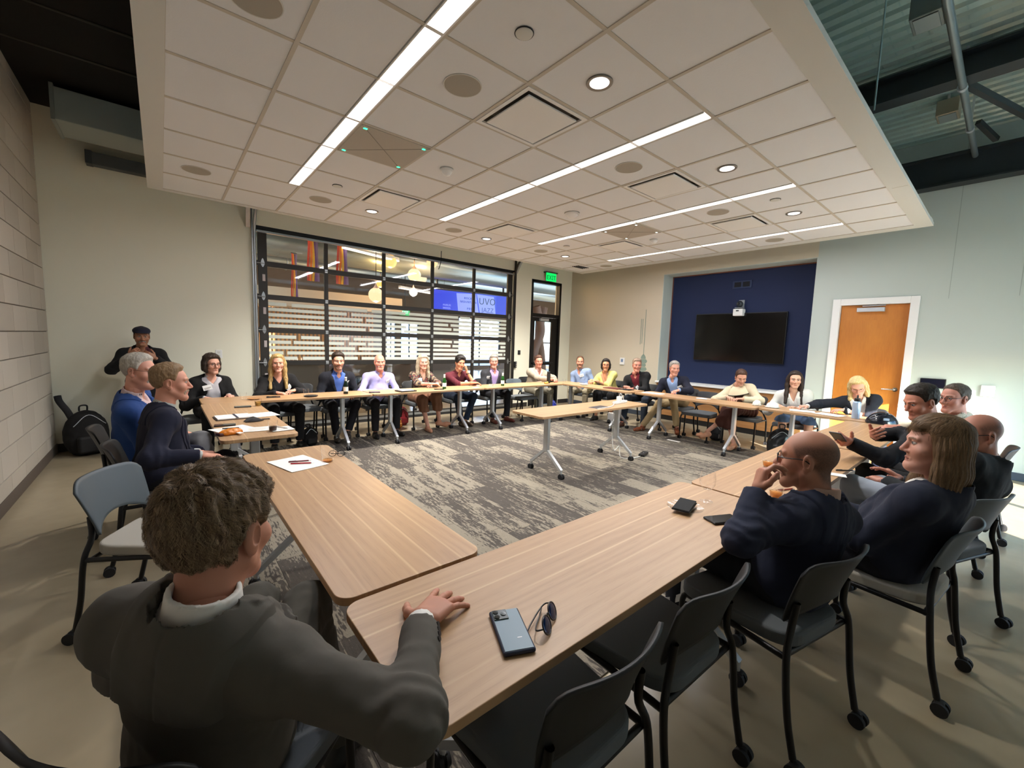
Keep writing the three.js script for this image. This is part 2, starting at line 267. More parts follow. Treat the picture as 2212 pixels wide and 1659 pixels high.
// ceiling cloud: tiles, grid, soffit border
const kx = k => k * T, jz = j => -j * T;
{
  const g = struct('ceiling', 'suspended ceiling cloud of white acoustic tiles'); const y = CEIL;
  M.tile = std(0xe2e4e6, 0.95, { bumpMap: tex(128, 128, (u, v, x, y) => { const a = 150 + 105 * hash(x, y, 2) * (hash(x >> 1, y >> 1, 4) > 0.6 ? 1 : 0.4); return [a, a, a]; }, false), bumpScale: 0.0012 });
  M.grid = std(0xc4bdb0, 0.7);
  const ks = [-1.9, -0.96, 0, 1, 2, 3, 4, 5, 6, 7, 8, 9, 9.95], js = [-0.95, 0, 1, 2, 3, 4, 5, 6, 7, 8.05];
  const skip = new Set(['1,1', '1,5', '4,1', '4,5', '7,1', '7,4']); const strips = [-1, 2, 5, 8];
  const mx0 = -1.283, mx1 = 6.236, mz0 = -4.98, mz1 = 0.731;
  for (let a = 0; a < ks.length - 1; a++) for (let b = 0; b < js.length - 1; b++) {
    let k0 = ks[a], k1 = ks[a + 1]; const j0 = js[b], j1 = js[b + 1]; if (skip.has(k0 + ',' + j0)) continue;
    if (strips.includes(Math.round(k0)) && j0 >= 0 && j1 <= 6) k1 -= 0.19;
    const w = (k1 - k0) * T - 0.02, d = (j1 - j0) * T - 0.02;
    const m = mesh('ceiling_tile', new THREE.BoxGeometry(w, 0.016, d), M.tile, g); m.position.set((k0 + k1) / 2 * T, y + 0.012 + 0.0015 * hash(a, b, 6), -(j0 + j1) / 2 * T);
  }
  for (let b = 0; b < js.length; b++) mesh('grid_rail', bx(ks[0] * T, y, jz(js[b]) - 0.012, ks[12] * T, y + 0.03, jz(js[b]) + 0.012), M.grid, g);
  for (let a = 0; a < ks.length; a++) mesh('grid_rail', bx(ks[a] * T - 0.012, y - 0.001, jz(js[9]), ks[a] * T + 0.012, y + 0.03, jz(js[0])), M.grid, g);
  const yb = y - 0.004, yt = y + 0.035;
  mesh('soffit_border', bx(mx0, yb, mz0, -1.9 * T + 0.01, yt, mz1), M.drywall, g); mesh('soffit_border', bx(9.95 * T - 0.01, yb, mz0, mx1, yt, mz1), M.drywall, g);
  mesh('soffit_border', bx(-1.9 * T, yb, jz(-0.95) - 0.01, 9.95 * T, yt, mz1), M.drywall, g); mesh('soffit_border', bx(-1.9 * T, yb, mz0, 9.95 * T, yt, jz(8.05) + 0.01), M.drywall, g);
  mesh('cloud_top', bx(mx0 + 0.3, y + 0.09, mz0 + 0.3, mx1 - 0.3, y + 0.11, mz1 - 0.4), M.drywall, g); mesh('edge_backing', merge([bx(mx0 + 0.1, yt, mz0, mx0 + 0.32, yt + 0.012, mz1), bx(mx1 - 0.32, yt, mz0, mx1 - 0.1, yt + 0.012, mz1), bx(mx0, yt, mz0, mx1, yt + 0.012, mz0 + 0.32), bx(mx0, yt, mz1 - 0.42, mx1, yt + 0.012, mz1 - 0.06)]), M.drywall, g);
  mesh('edge_seam', bx(mx0 + 5.6, yb - 0.001, 0.60, mx0 + 5.606, yb, 0.72), M.grid, g);
}
// linear lights
['brightest linear light strip, nearest the camera at top left', 'linear light strip, second from the camera', 'linear light strip, third from the camera', 'linear light strip nearest the screen wall'].forEach((lab, i) => {
  const k = i * 3; const x = (k - 0.1) * T, z0 = jz(0.03), z1 = jz(5.97), L = z0 - z1, w = 0.1;
  const t = thing('linear_light', 'long white ' + lab, 'light', x, CEIL, (z0 + z1) / 2, 0, 'linear ceiling lights');
  mesh('housing', merge([bx(-w / 2 - 0.008, -0.002, -L / 2, -w / 2, 0.06, L / 2), bx(w / 2, -0.002, -L / 2, w / 2 + 0.008, 0.06, L / 2), bx(-w / 2, 0.04, -L / 2, w / 2, 0.06, L / 2)]), M.white, t);
  mesh('diffuser', bx(-w / 2, 0.0, -L / 2, w / 2, 0.02, L / 2), emis(0xfff6ee, 1.0), t);
  rectLight(0xf3f6ff, STRIP, w, L, x, CEIL - 0.006, (z0 + z1) / 2, -Math.PI / 2);
});
// downlights
[[1.52, 0.49, 'round recessed downlight nearest the camera'], [4.51, 0.49, 'round recessed downlight in the middle of the right row'], [7.48, 0.49, 'round recessed downlight at the far end of the right row'], [1.51, 6.5, 'round downlight near the roll-up door, leftmost'], [4.58, 6.58, 'round downlight near the roll-up door, middle'], [7.52, 6.53, 'round downlight near the exit sign']].forEach(([k, j, lab]) => {
  const t = thing('downlight', lab, 'light', kx(k), CEIL, jz(j), 0, 'round downlights');
  mesh('trim_ring', lathe([[0.06, -0.002], [0.078, -0.008], [0.082, -0.004], [0.082, 0.003], [0.06, 0.003], [0.06, -0.002]], 28), std(0x8e8a84, 0.35, { metalness: 0.6 }), t);
  mesh('lens', lathe([[0, -0.003], [0.061, -0.003], [0.061, 0.003], [0, 0.003]], 24), emis(0xfff6ee, 1.1), t);
  const l = new THREE.SpotLight(0xfff8ee, j < 1 ? 6 : 19, 8, 1.15, 0.7, 2); l.position.set(kx(k), CEIL - 0.02, jz(j)); l.target.position.set(kx(k), 0, jz(j)); l.castShadow = true; l.shadow.radius = 3; scene.add(l, l.target);
});
// air diffusers
[[1, 1, 'square air diffuser nearest the camera'], [1, 5, 'square air diffuser near the left end of the second light strip'], [4, 1, 'square air diffuser right of the round speaker in mid ceiling'], [4, 5, 'square air diffuser near the left end of the third light strip'], [7, 1, 'square air diffuser toward the screen wall, right one'], [7, 4, 'square air diffuser toward the screen wall, left one']].forEach(([k, j, lab]) => {
  const t = thing('air_diffuser', 'white ' + lab, 'vent', kx(k + 0.5), CEIL, jz(j + 0.5), 0, 'square ceiling diffusers'); const a = T / 2 - 0.014;
  mesh('frame', merge([bx(-a, -0.004, -a, a, 0.01, -a + 0.03), bx(-a, -0.004, a - 0.03, a, 0.01, a), bx(-a, -0.004, -a + 0.03, -a + 0.03, 0.01, a - 0.03), bx(a - 0.03, -0.004, -a + 0.03, a, 0.01, a - 0.03)]), M.white, t);
  const b = a - 0.03; const sh = new THREE.Shape(); mesh('plenum', merge([bx(-b, 0.07, -b, b, 0.075, b), bx(-b, 0.01, -b, -b + 0.003, 0.07, b), bx(b - 0.003, 0.01, -b, b, 0.07, b), bx(-b, 0.01, -b, b, 0.07, -b + 0.003), bx(-b, 0.01, b - 0.003, b, 0.07, b)]), std(0x857f77, 0.7), t);
  mesh('plaque', rbx(-b + 0.028, -0.014, -b + 0.028, b - 0.028, -0.002, b - 0.028, 0.003), M.white, t);
});
[[9.08, 7.25]].forEach(([k, j]) => { const t = thing('air_diffuser', 'small slotted air grille in the ceiling corner by the exit sign', 'vent', kx(k), CEIL, jz(j)); mesh('frame', rbx(-0.2, -0.008, -0.12, 0.2, 0.004, 0.12, 0.003), M.white, t); for (let i = 0; i < 4; i++) mesh('slat', bx(-0.17, -0.02, -0.09 + i * 0.05, 0.17, -0.008, -0.085 + i * 0.05), M.beam, t); });
// speakers
[[0.52, 1.5, 'nearest the camera, beside the first diffuser'], [3.47, 1.48, 'in mid ceiling, between the second strip and a diffuser'], [6.45, 1.48, 'toward the screen wall on the right'], [9.45, 1.46, 'at the far right, beside the screen wall'], [-1.46, 6.48, 'in the far left corner over the cream wall'], [0.49, 6.51, 'near the left end of the first strip'], [3.54, 6.51, 'near the left end of the second strip'], [6.54, 6.58, 'near the left end of the third strip'], [9.57, 6.57, 'near the left end of the last strip'], [-1.33, 1.69, 'cut by the top edge of the picture']].forEach(([k, j, lab]) => {
  const t = thing('ceiling_speaker', 'round grey speaker grille ' + lab, 'speaker', kx(k), CEIL, jz(j), 0, 'round ceiling speakers');
  mesh('grille', lathe([[0, 0.0], [0.118, 0.0], [0.122, 0.008], [0, 0.008]], 36), std(0xa8a296, 0.85), t); mesh('rim', new THREE.TorusGeometry(0.12, 0.004, 6, 36).rotateX(Math.PI / 2).translate(0, 0.002, 0), M.drywall, t);
});
[[0.5, 0.5, 'small round white sensor in the ceiling tile nearest the camera'], [0.49, 5.49, 'small round sensor past the end of the first light strip'], [6.43, 0.47, 'small round sensor at the right end of the third strip'], [6.57, 5.6, 'small round sensor past the end of the third strip']].forEach(([k, j, lab]) => { const t = thing('ceiling_sensor', lab, 'sensor', kx(k), CEIL, jz(j), 0, 'small ceiling sensors'); mesh('cover', lathe([[0, -0.006], [0.045, -0.006], [0.05, 0.004], [0, 0.004]], 24), M.drywall, t); mesh('gap_ring', new THREE.TorusGeometry(0.049, 0.003, 6, 28).rotateX(Math.PI / 2), M.beam, t); });
[[1.52, 3.48, 'white dome smoke detector between the first and second strips', 0.06], [4.52, 3.56, 'wide white dome detector between the second and third strips', 0.09], [7.51, 3.52, 'white dome smoke detector between the third and last strips', 0.06]].forEach(([k, j, lab, r]) => { const t = thing('smoke_detector', lab, 'smoke detector', kx(k), CEIL, jz(j), 0, 'dome detectors'); mesh('base', lathe([[0, -0.02], [r, -0.02], [r * 1.05, 0.004], [0, 0.004]], 28), M.white, t); mesh('dome', lathe([[0, -0.062], [r * 0.5, -0.055], [r * 0.8, -0.03], [r * 0.85, -0.018]], 24), M.white, t); });
[[0.0, 3.0, 0x38ffa0, 'flat microphone panel with green corner lights beside the first strip'], [6.0, 3.0, 0xf2fff8, 'flat microphone panel with white corner lights beside the third strip']].forEach(([k, j, c, lab]) => {
  const t = thing('microphone_panel', lab, 'microphone array', kx(k + 0.5), CEIL, jz(j + 0.5)); const a = T / 2 - 0.012;
  mesh('panel', rbx(-a, -0.006, -a, a, 0.002, a, 0.002), std(0xb5aea2, 0.9), t); mesh('cross_seam', merge([bar([-a, -0.007, -a], [a, -0.007, a], 0.004, 0.002), bar([-a, -0.007, a], [a, -0.007, -a], 0.004, 0.002)]), std(0x8f887c, 0.9), t);
  for (const [x, z] of [[-1, -1], [1, -1], [1, 1], [-1, 1]]) mesh('status_light', bx(x * a * 0.86 - 0.014, -0.009, z * a * 0.86 - 0.01, x * a * 0.86 + 0.014, -0.005, z * a * 0.86 + 0.01), emis(c, 1.4), t);
});
// ---------------------------------------------------------------- tables
const TOP = 0.735;
function tableTopGeo(L, W, r, th) {
  const s = new THREE.Shape(); const a = L / 2, b = W / 2; s.moveTo(-a + r, -b); s.lineTo(a - r, -b); s.absarc(a - r, -b + r, r, -Math.PI / 2, 0); s.lineTo(a, b - r); s.absarc(a - r, b - r, r, 0, Math.PI / 2); s.lineTo(-a + r, b); s.absarc(-a + r, b - r, r, Math.PI / 2, Math.PI); s.lineTo(-a, -b + r); s.absarc(-a + r, -b + r, r, Math.PI, 1.5 * Math.PI);
  const g = new THREE.ExtrudeGeometry(s, { depth: th - 0.004, bevelEnabled: true, bevelThickness: 0.002, bevelSize: 0.002, bevelOffset: -0.002, bevelSegments: 2, curveSegments: 10 });
  const uv = g.attributes.uv, p = g.attributes.position; for (let i = 0; i < uv.count; i++) uv.setXY(i, p.getX(i) / 1.9 + 0.5, p.getY(i) / 0.51 + 0.5);
  g.rotateX(-Math.PI / 2); g.translate(0, TOP - th + 0.002, 0); return g;
}
function makeTable(label, mat, x, z, turn, L = 1.86) {
  const t = thing('folding_table', label, 'table', x, 0, z, turn, 'rolling wood topped tables');
  mesh('tabletop', tableTopGeo(L, 0.51, 0.05, 0.026), mat, t);
  mesh('top_frame', merge([bx(-L / 2 + 0.3, TOP - 0.05, -0.02, L / 2 - 0.3, TOP - 0.027, 0.02), bx(-L / 2 + 0.3, TOP - 0.045, -0.19, -L / 2 + 0.37, TOP - 0.027, 0.19), bx(L / 2 - 0.37, TOP - 0.045, -0.19, L / 2 - 0.3, TOP - 0.027, 0.19)]), M.silver, t);
  for (const s of [-1, 1]) {
    const xx = s * (L / 2 - 0.335);
    const leg = mesh('leg', merge([rbx(xx - 0.022, 0.27, -0.034, xx + 0.022, TOP - 0.045, 0.034, 0.006), bar([xx, 0.30, 0], [xx, 0.10, 0.245], 0.034, 0.03), bar([xx, 0.30, 0], [xx, 0.10, -0.245], 0.034, 0.03), cyl(0.013, 0.013, 0.05, xx, 0.06, 0.243, 10), cyl(0.013, 0.013, 0.05, xx, 0.06, -0.243, 10)]), M.silver, t);
    for (const q of [-1, 1]) mesh('caster', merge([cyl(0.032, 0.032, 0.016, 0, 0, 0, 18).rotateZ(Math.PI / 2).translate(xx + 0.022, 0.032, q * 0.25), cyl(0.032, 0.032, 0.016, 0, 0, 0, 18).rotateZ(Math.PI / 2).translate(xx - 0.006, 0.032, q * 0.25), rbx(xx - 0.016, 0.03, q * 0.25 - 0.02, xx + 0.016, 0.066, q * 0.25 + 0.02, 0.006)]), M.rubber, leg);
  }
  return t;
}
makeTable('front wood table with a blue phone and folded sunglasses on it', M.tableA, 0.085, 0.61, 0, 1.9);
makeTable('wood table with amber drinks, second along the near right side', M.tableB, 1.985, 0.64, 0.01, 1.86);
makeTable('wood table on the right where hands rest beside a dark helmet', M.tableA, 3.84, 0.63, 0, 1.78);
makeTable('wood table running away on the left with one white sheet and folded eyeglasses', M.tableB, -0.61, -0.61, Math.PI / 2, 1.89);
makeTable('wood table on the far left strewn with papers, a notebook and a dark face mask', M.tableA, -0.68, -3.01, Math.PI / 2, 1.98);
makeTable('wood table in front of the blonde woman in black by the roll-up door', M.tableB, 0.02, -4.26, 0, 1.88);
makeTable('wood table in front of the man in maroon and the woman in the patterned blouse', M.tableA, 1.91, -4.26, 0, 1.87);
makeTable('wood table in front of the man in the beige jacket, by the exit door', M.tableB, 3.79, -4.26, 0, 1.86);
makeTable('wood table in front of the woman in the yellow blazer', M.tableA, 4.98, -3.46, Math.PI / 2 - 0.02, 1.86);
makeTable('wood table in front of the woman in the cream cape collar', M.tableB, 5.02, -1.54, Math.PI / 2 - 0.02, 1.86);
makeTable('wood table with the pale blue water bottle by the wood door', M.tableA, 5.08, 0.34, Math.PI / 2 - 0.02, 1.86);
makeTable('free standing wood table alone in the middle of the carpet', M.tableB, 2.77, -1.81, 0, 1.99);

// ---------------------------------------------------------------- chairs (front of the chair faces local +z)
function shellGeo() { // curved plastic back with a scooped lower edge
  const nx = 22, ny = 14, P = [], I = []; const H0 = 0.51, H1 = 0.775;
  const pt = (i, j, off) => {
    const u = i / nx * 2 - 1, v = j / ny; const w = 0.188 + 0.036 * v; const ang = u * 0.62; const rad = w / Math.sin(0.62);
    const corner = Math.pow(Math.abs(u), 8) * 0.045; const low = H0 + 0.06 * (1 - u * u) * 1.0; const top = H1 - corner * 1.0; const y = low + (top - low) * v;
    const x = rad * Math.sin(ang) ; const z = -0.235 + (rad - rad * Math.cos(ang)) * 0.95 - 0.075 * Math.pow(v, 1.2) + off * Math.cos(ang);
    return [x - off * Math.sin(ang), y, z];
  };
  for (const off of [0, 0.012]) for (let j = 0; j <= ny; j++) for (let i = 0; i <= nx; i++) P.push(...pt(i, j, off));
  const S = (nx + 1) * (ny + 1), id = (l, i, j) => l * S + j * (nx + 1) + i;
  for (let j = 0; j < ny; j++) for (let i = 0; i < nx; i++) { I.push(id(0, i, j), id(0, i, j + 1), id(0, i + 1, j), id(0, i + 1, j), id(0, i, j + 1), id(0, i + 1, j + 1)); I.push(id(1, i, j), id(1, i + 1, j), id(1, i, j + 1), id(1, i + 1, j), id(1, i + 1, j + 1), id(1, i, j + 1)); }
  for (let i = 0; i < nx; i++) { I.push(id(0, i, 0), id(0, i + 1, 0), id(1, i, 0), id(1, i, 0), id(0, i + 1, 0), id(1, i + 1, 0)); I.push(id(0, i, ny), id(1, i, ny), id(0, i + 1, ny), id(1, i, ny), id(1, i + 1, ny), id(0, i + 1, ny)); }
  for (let j = 0; j < ny; j++) { I.push(id(0, 0, j), id(1, 0, j), id(0, 0, j + 1), id(1, 0, j), id(1, 0, j + 1), id(0, 0, j + 1)); I.push(id(0, nx, j), id(0, nx, j + 1), id(1, nx, j), id(1, nx, j), id(0, nx, j + 1), id(1, nx, j + 1)); }
  const g = new THREE.BufferGeometry(); g.setAttribute('position', new THREE.Float32BufferAttribute(P, 3)); g.setAttribute('uv', new THREE.Float32BufferAttribute(new Array(P.length / 3 * 2).fill(0), 2)); g.setIndex(I); g.computeVertexNormals(); return g;
}
function seatGeo(r = 0.0) { const s = new THREE.Shape(); const a = 0.225, f = 0.23, b = 0.2; s.moveTo(-a + 0.05, f); s.quadraticCurveTo(-a, f, -a, f - 0.06); s.lineTo(-0.19, -b + 0.08); s.quadraticCurveTo(-0.17, -b, -0.1, -b); s.lineTo(0.1, -b); s.quadraticCurveTo(0.17, -b, 0.19, -b + 0.08); s.lineTo(a, f - 0.06); s.quadraticCurveTo(a, f, a - 0.05, f); s.closePath(); const g = new THREE.ExtrudeGeometry(s, { depth: 0.03, bevelEnabled: true, bevelThickness: 0.012, bevelSize: 0.014, bevelSegments: 4, curveSegments: 8 }); g.rotateX(Math.PI / 2); g.translate(0, 0.45, 0); return g; }
const CH = { shell: shellGeo(), seat: seatGeo() };
function casterGeo(x, z) { return merge([cyl(0.028, 0.028, 0.016, 0, 0, 0, 18).rotateZ(Math.PI / 2).translate(x + 0.024, 0.028, z - 0.012), cyl(0.028, 0.028, 0.016, 0, 0, 0, 18).rotateZ(Math.PI / 2).translate(x - 0.008, 0.028, z - 0.012), cyl(0.009, 0.009, 0.04, x, 0.03, z, 8), rbx(x - 0.012, 0.02, z - 0.024, x + 0.012, 0.058, z + 0.006, 0.006)]); }
CH.rear = s => tube([[s * 0.225, 0.06, -0.27], [s * 0.228, 0.2, -0.24], [s * 0.222, 0.42, -0.215], [s * 0.188, 0.5, -0.205], [s * 0.18, 0.6, -0.212]], 0.0125, 26, 10);
CH.front = s => tube([[s * 0.228, 0.06, 0.235], [s * 0.228, 0.3, 0.225], [s * 0.222, 0.4, 0.215], [s * 0.19, 0.42, 0.17]], 0.0125, 24, 10);
CH.rail = merge([tube([[-0.222, 0.405, -0.21], [-0.222, 0.405, 0.2]], 0.012, 4, 8), tube([[0.222, 0.405, -0.21], [0.222, 0.405, 0.2]], 0.012, 4, 8), tube([[-0.22, 0.40, -0.2], [0.22, 0.40, -0.2]], 0.011, 4, 8)]);
CH.parts = [[-1, 'rear'], [1, 'rear'], [-1, 'front'], [1, 'front']].map(([s, k]) => [CH[k](s), casterGeo(s * 0.228, k === 'rear' ? -0.272 : 0.236)]);
function makeChair(label, x, z, turn, o = {}) {
  const c = thing('meeting_chair', label, 'chair', x, 0, z, turn, 'rolling meeting chairs');
  mesh('backrest', CH.shell, o.shell || M.shellDark, c); mesh('seat', CH.seat, o.seat || M.cushionGrey, c); mesh('seat_frame', CH.rail, M.blackMetal, c);
  for (const [l, w] of CH.parts) { const leg = mesh('leg', l, M.blackMetal, c); mesh('caster', w, M.rubber, leg); }
  return c;
}
const PI = Math.PI;
makeChair('empty grey chair with a pale seat left of the grey suited man', -1.25, -1.3, 1.05, { shell: M.shell, seat: M.cushion });
makeChair('empty dark chair pushed under the front table, nearest the camera', -0.42, 0.72, PI);
makeChair('empty dark chair pushed under the front table beside the bald man', 0.12, 0.73, PI - 0.03);
makeChair('chair under the bald man resting his chin on his hand', 0.70, 0.93, PI - 0.2);
makeChair('chair under the blonde woman with shoulder length hair, pale seat edge showing', 1.47, 1.2, PI - 0.1, { seat: M.cushion, shell: M.shell });
makeChair('chair under the bald man with glasses at the right edge, a bag beneath', 2.2, 1.28, PI - 0.35, { shell: M.shell });
makeChair('chair under the grey suited man in the foreground', -1.17, 0.36, PI / 2 + 0.75);
makeChair('chair under the man looking down at a phone', 3.2, 1.22, PI);
makeChair('chair under the man in glasses beyond the phone user', 4.1, 1.32, PI);
makeChair('chair under the sandy haired man seen in profile', -1.24, -2.12, PI / 2);
makeChair('chair under the man in the blue blazer', -1.37, -2.8, PI / 2);
makeChair('chair under the woman in the black cardigan', -0.85, -4.92, 0.15);
const backRow = [[-0.05, 'the blonde woman in black'], [0.33, null, 'empty black chair between the blonde woman and the bearded young man'], [0.76, 'the bearded young man in the navy suit'], [1.38, 'the white bearded man in lavender'], [2.13, 'the woman in the patterned blouse'], [2.84, 'the man in maroon'], [3.63, 'the man in the grey jacket'], [4.2, null, 'empty grey chair between the grey jacket and the beige jacket'], [4.78, 'the man in the beige jacket']];
for (const [x, who, lab] of backRow) makeChair(lab || 'chair under ' + who, x, who ? -4.92 : (x < 1 ? -5.15 : -4.62), x > 4.1 && x < 4.3 ? 0.1 : 0, lab && x > 1 ? { seat: M.cushionGrey, shell: M.shell } : {});
for (const [z, who, lab] of [[-4.35, 'the man in the light blue shirt'], [-3.7, 'the woman in yellow'], [-2.98, 'the man in the red shirt'], [-2.2, 'the grey haired man in the navy blazer'], [-1.68, null, 'empty dark chair between the navy blazer and the cream cape collar'], [-1.1, 'the woman in the cream cape collar'], [-0.42, 'the long haired woman in white'], [0.33, 'the blonde woman writing in glasses']]) makeChair(lab || 'chair under ' + who, who ? 5.82 : 5.55, z, -PI / 2);

// ---------------------------------------------------------------- roll-up glazed door
const FR = { stiles: [-0.02, 0.885, 1.868, 2.845, 3.82, 4.78], ys: [0.08, 0.575, 1.07, 1.57, 2.07, 2.56, 3.06] };
{
  const d = struct('door_2', 'dark framed glazed roll-up door with frosted stripes'); d.position.z = ZW - 0.03;
  M.alu = std(0x2f2c28, 0.5, { metalness: 0.3 }); M.galv = std(0xa9adb0, 0.35, { metalness: 0.8 });
  for (let i = 0; i < FR.ys.length; i++) { const y = FR.ys[i]; mesh('rail', rbx(-0.1, y - 0.038, -0.022, 4.86, y + 0.038, 0.022, 0.003), M.alu, d); mesh('section_joint', bx(-0.1, y - 0.002, 0.0215, 4.86, y + 0.002, 0.0235), M.black, d); }
  FR.stiles.forEach((x, i) => mesh('stile', rbx(x - (i % 5 ? 0.03 : 0.06), 0.02, -0.02, x + (i % 5 ? 0.03 : 0.06), 3.06, 0.0225, 0.003), M.alu, d));
  for (let r = 0; r < 6; r++) for (let c = 0; c < 5; c++) mesh('pane', bx(FR.stiles[c] + 0.03, FR.ys[r] + 0.035, -0.003, FR.stiles[c + 1] - 0.03, FR.ys[r + 1] - 0.035, 0.003), M.glassClear, d);
  const frost = new THREE.MeshPhysicalMaterial({ color: 0xdfe6dc, roughness: 1, transmission: 0.1, thickness: 0 });
  for (const r of [2, 3]) for (let c = 0; c < 5; c++) for (let k = 0; k < 5; k++) {
    const xa = FR.stiles[c] + 0.032, xb = FR.stiles[c + 1] - 0.032, y = FR.ys[r] + 0.045 + k * 0.083; let x = xa; const n = 1 + Math.floor(hash(r * 5 + k, c, 3) * 2.4);
    for (let q = 0; q < n; q++) { const w = (xb - xa) * (n === 1 ? 1 : (q === n - 1 ? 1 : 0.25 + 0.5 * hash(k, c, q + 4 + r))); const e = Math.min(x + w, xb); if (e - x > 0.05) mesh('frosted_strip', bx(x, y, 0.0032, e, y + 0.05, 0.0042), frost, d); x = e + 0.035 + 0.06 * hash(c, k, q + 17); if (x > xb) break; }
  }
  for (let i = 1; i < 5; i++) for (let r = 1; r < 6; r++) mesh('hinge', merge([rbx(FR.stiles[i] - 0.022, FR.ys[r] - 0.028, 0.022, FR.stiles[i] + 0.022, FR.ys[r] - 0.004, 0.03, 0.003), rbx(FR.stiles[i] - 0.022, FR.ys[r] + 0.004, 0.022, FR.stiles[i] + 0.022, FR.ys[r] + 0.028, 0.03, 0.003), cyl(0.006, 0.006, 0.044, 0, -0.022, 0, 8).rotateZ(PI / 2).translate(FR.stiles[i], FR.ys[r], 0.03)]), M.galv, d);
  for (const s of [0, 5]) for (let r = 1; r < 6; r++) { const x = FR.stiles[s]; const g = new THREE.Shape(); g.moveTo(-0.026, 0); g.quadraticCurveTo(-0.02, 0.05, 0, 0.075); g.quadraticCurveTo(0.02, 0.05, 0.026, 0); g.quadraticCurveTo(0.018, -0.045, 0, -0.055); g.quadraticCurveTo(-0.018, -0.045, -0.026, 0); const e = new THREE.ExtrudeGeometry(g, { depth: 0.006, bevelEnabled: false }); e.translate(x, FR.ys[r], 0.023); mesh('roller_bracket', merge([e, cyl(0.006, 0.006, 0.12, 0, 0, 0, 8).rotateZ(PI / 2).translate(x + (s ? 0.1 : 0.02), FR.ys[r], 0.04)]), M.galv, d); if (s === 0) mesh('end_plate', rbx(x - 0.008, FR.ys[r] - 0.26, 0.0225, x + 0.03, FR.ys[r] - 0.16, 0.026, 0.002), std(0xb8aeae, 0.5), d); }
  mesh('top_strut', rbx(-0.1, 3.0, 0.022, 4.86, 3.03, 0.075, 0.003), M.galv, d); mesh('top_seal', bx(-0.13, 3.062, -0.02, 4.9, 3.1, 0.03), M.black, d);
  const track = s => { const x = s < 0 ? -0.125 : 4.885; return tube([[x, 0, 0.055], [x, 2.5, 0.055], [x, 2.95, 0.058], [x, 3.12, 0.10], [x, 3.28, 0.22], [x, 3.38, 0.42], [x, 3.4, 0.9]], 0.022, 60, 8); };
  for (const s of [-1, 1]) { mesh('track', track(s), s < 0 ? M.galv : M.alu, d); mesh('track_angle', merge([bx(s < 0 ? -0.16 : 4.9, 0, 0.03, s < 0 ? -0.145 : 4.915, 3.5, 0.085)]), s < 0 ? M.galv : M.alu, d); }
  for (const s of [-1, 1]) { const x = s < 0 ? -0.2 : 4.95; mesh('track_brace', merge([bar([x, 3.05, 0.04], [x + s * 0.02, 3.45, 0.3], 0.05, 0.01), bar([x, 3.35, 0.04], [x, 3.35, 0.35], 0.04, 0.008)]), M.galv, d); }
  mesh('counterbalance', cyl(0.05, 0.05, 4.9, 0, 0, 0, 16).rotateZ(-PI / 2).translate(-0.1, 3.42, 0.12), M.galv, d);
  mesh('header_jamb', merge([bx(-0.17, 0, -0.1, -0.1, 3.12, -0.03), bx(4.86, 0, -0.1, 4.92, 3.12, -0.03)]), M.alu, d);
  mesh('astragal', bx(-0.1, 0.0, -0.02, 4.86, 0.045, 0.02), M.rubber, d);
  mesh('kick_strip', bx(-0.08, 0.05, 0.023, 4.84, 0.095, 0.027), M.galv, d);
}
tag(mesh('pull_cord', tube([[2.95, 3.2, ZW + 0.12], [2.95, 2.98, ZW + 0.1], [2.93, 2.86, ZW + 0.06]], 0.008, 10, 6), M.black), 'short black pull cord hanging in front of the roll-up door glass', 'cord');
// exit door with transom
{
  const d = struct('door_3', 'tall narrow glazed exit door in a black frame'); d.position.z = ZW - 0.05; const a = 5.43, b = 6.43;
  mesh('door_frame', merge([bx(a, 0, -0.06, a + 0.06, 2.99, 0.055), bx(b - 0.06, 0, -0.06, b, 2.99, 0.055), bx(a, 2.93, -0.06, b, 2.99, 0.055), bx(a, 2.13, -0.05, b, 2.21, 0.05)]), M.blackMetal, d);
  mesh('door_leaf', merge([bx(a + 0.065, 0.01, -0.025, a + 0.16, 2.12, 0.025), bx(b - 0.26, 0.01, -0.025, b - 0.065, 2.12, 0.025), bx(a + 0.16, 2.03, -0.025, b - 0.26, 2.12, 0.025), bx(a + 0.16, 0.01, -0.025, b - 0.26, 0.25, 0.025), bx(a + 0.16, 0.98, -0.025, b - 0.26, 1.06, 0.025)]), M.blackMetal, d);
  mesh('pane', bx(a + 0.16, 0.25, -0.004, b - 0.26, 0.98, 0.004), M.glassClear, d); mesh('pane', bx(a + 0.16, 1.06, -0.004, b - 0.26, 2.03, 0.004), M.glassClear, d); mesh('pane', bx(a + 0.06, 2.21, -0.004, b - 0.06, 2.93, 0.004), M.glassClear, d);
  mesh('door_closer', merge([rbx(a + 0.3, 2.04, 0.025, a + 0.58, 2.1, 0.08, 0.006), bar([a + 0.35, 2.12, 0.06], [a + 0.7, 2.12, 0.09], 0.02, 0.01)]), M.silver, d);
  mesh('push_bar', rbx(a + 0.1, 1.0, 0.03, b - 0.2, 1.045, 0.075, 0.01), M.blackMetal, d);
}
function canvasTex(w, h, fn) { const c = document.createElement('canvas'); c.width = w; c.height = h; const x = c.getContext('2d'); fn(x, w, h); const t = new THREE.CanvasTexture(c); t.colorSpace = THREE.SRGBColorSpace; return t; }
function litFace(map, i, c = 0x0a0a0a) { return new THREE.MeshStandardMaterial({ color: c, emissive: 0xffffff, emissiveMap: map, emissiveIntensity: i, roughness: 0.3 }); }
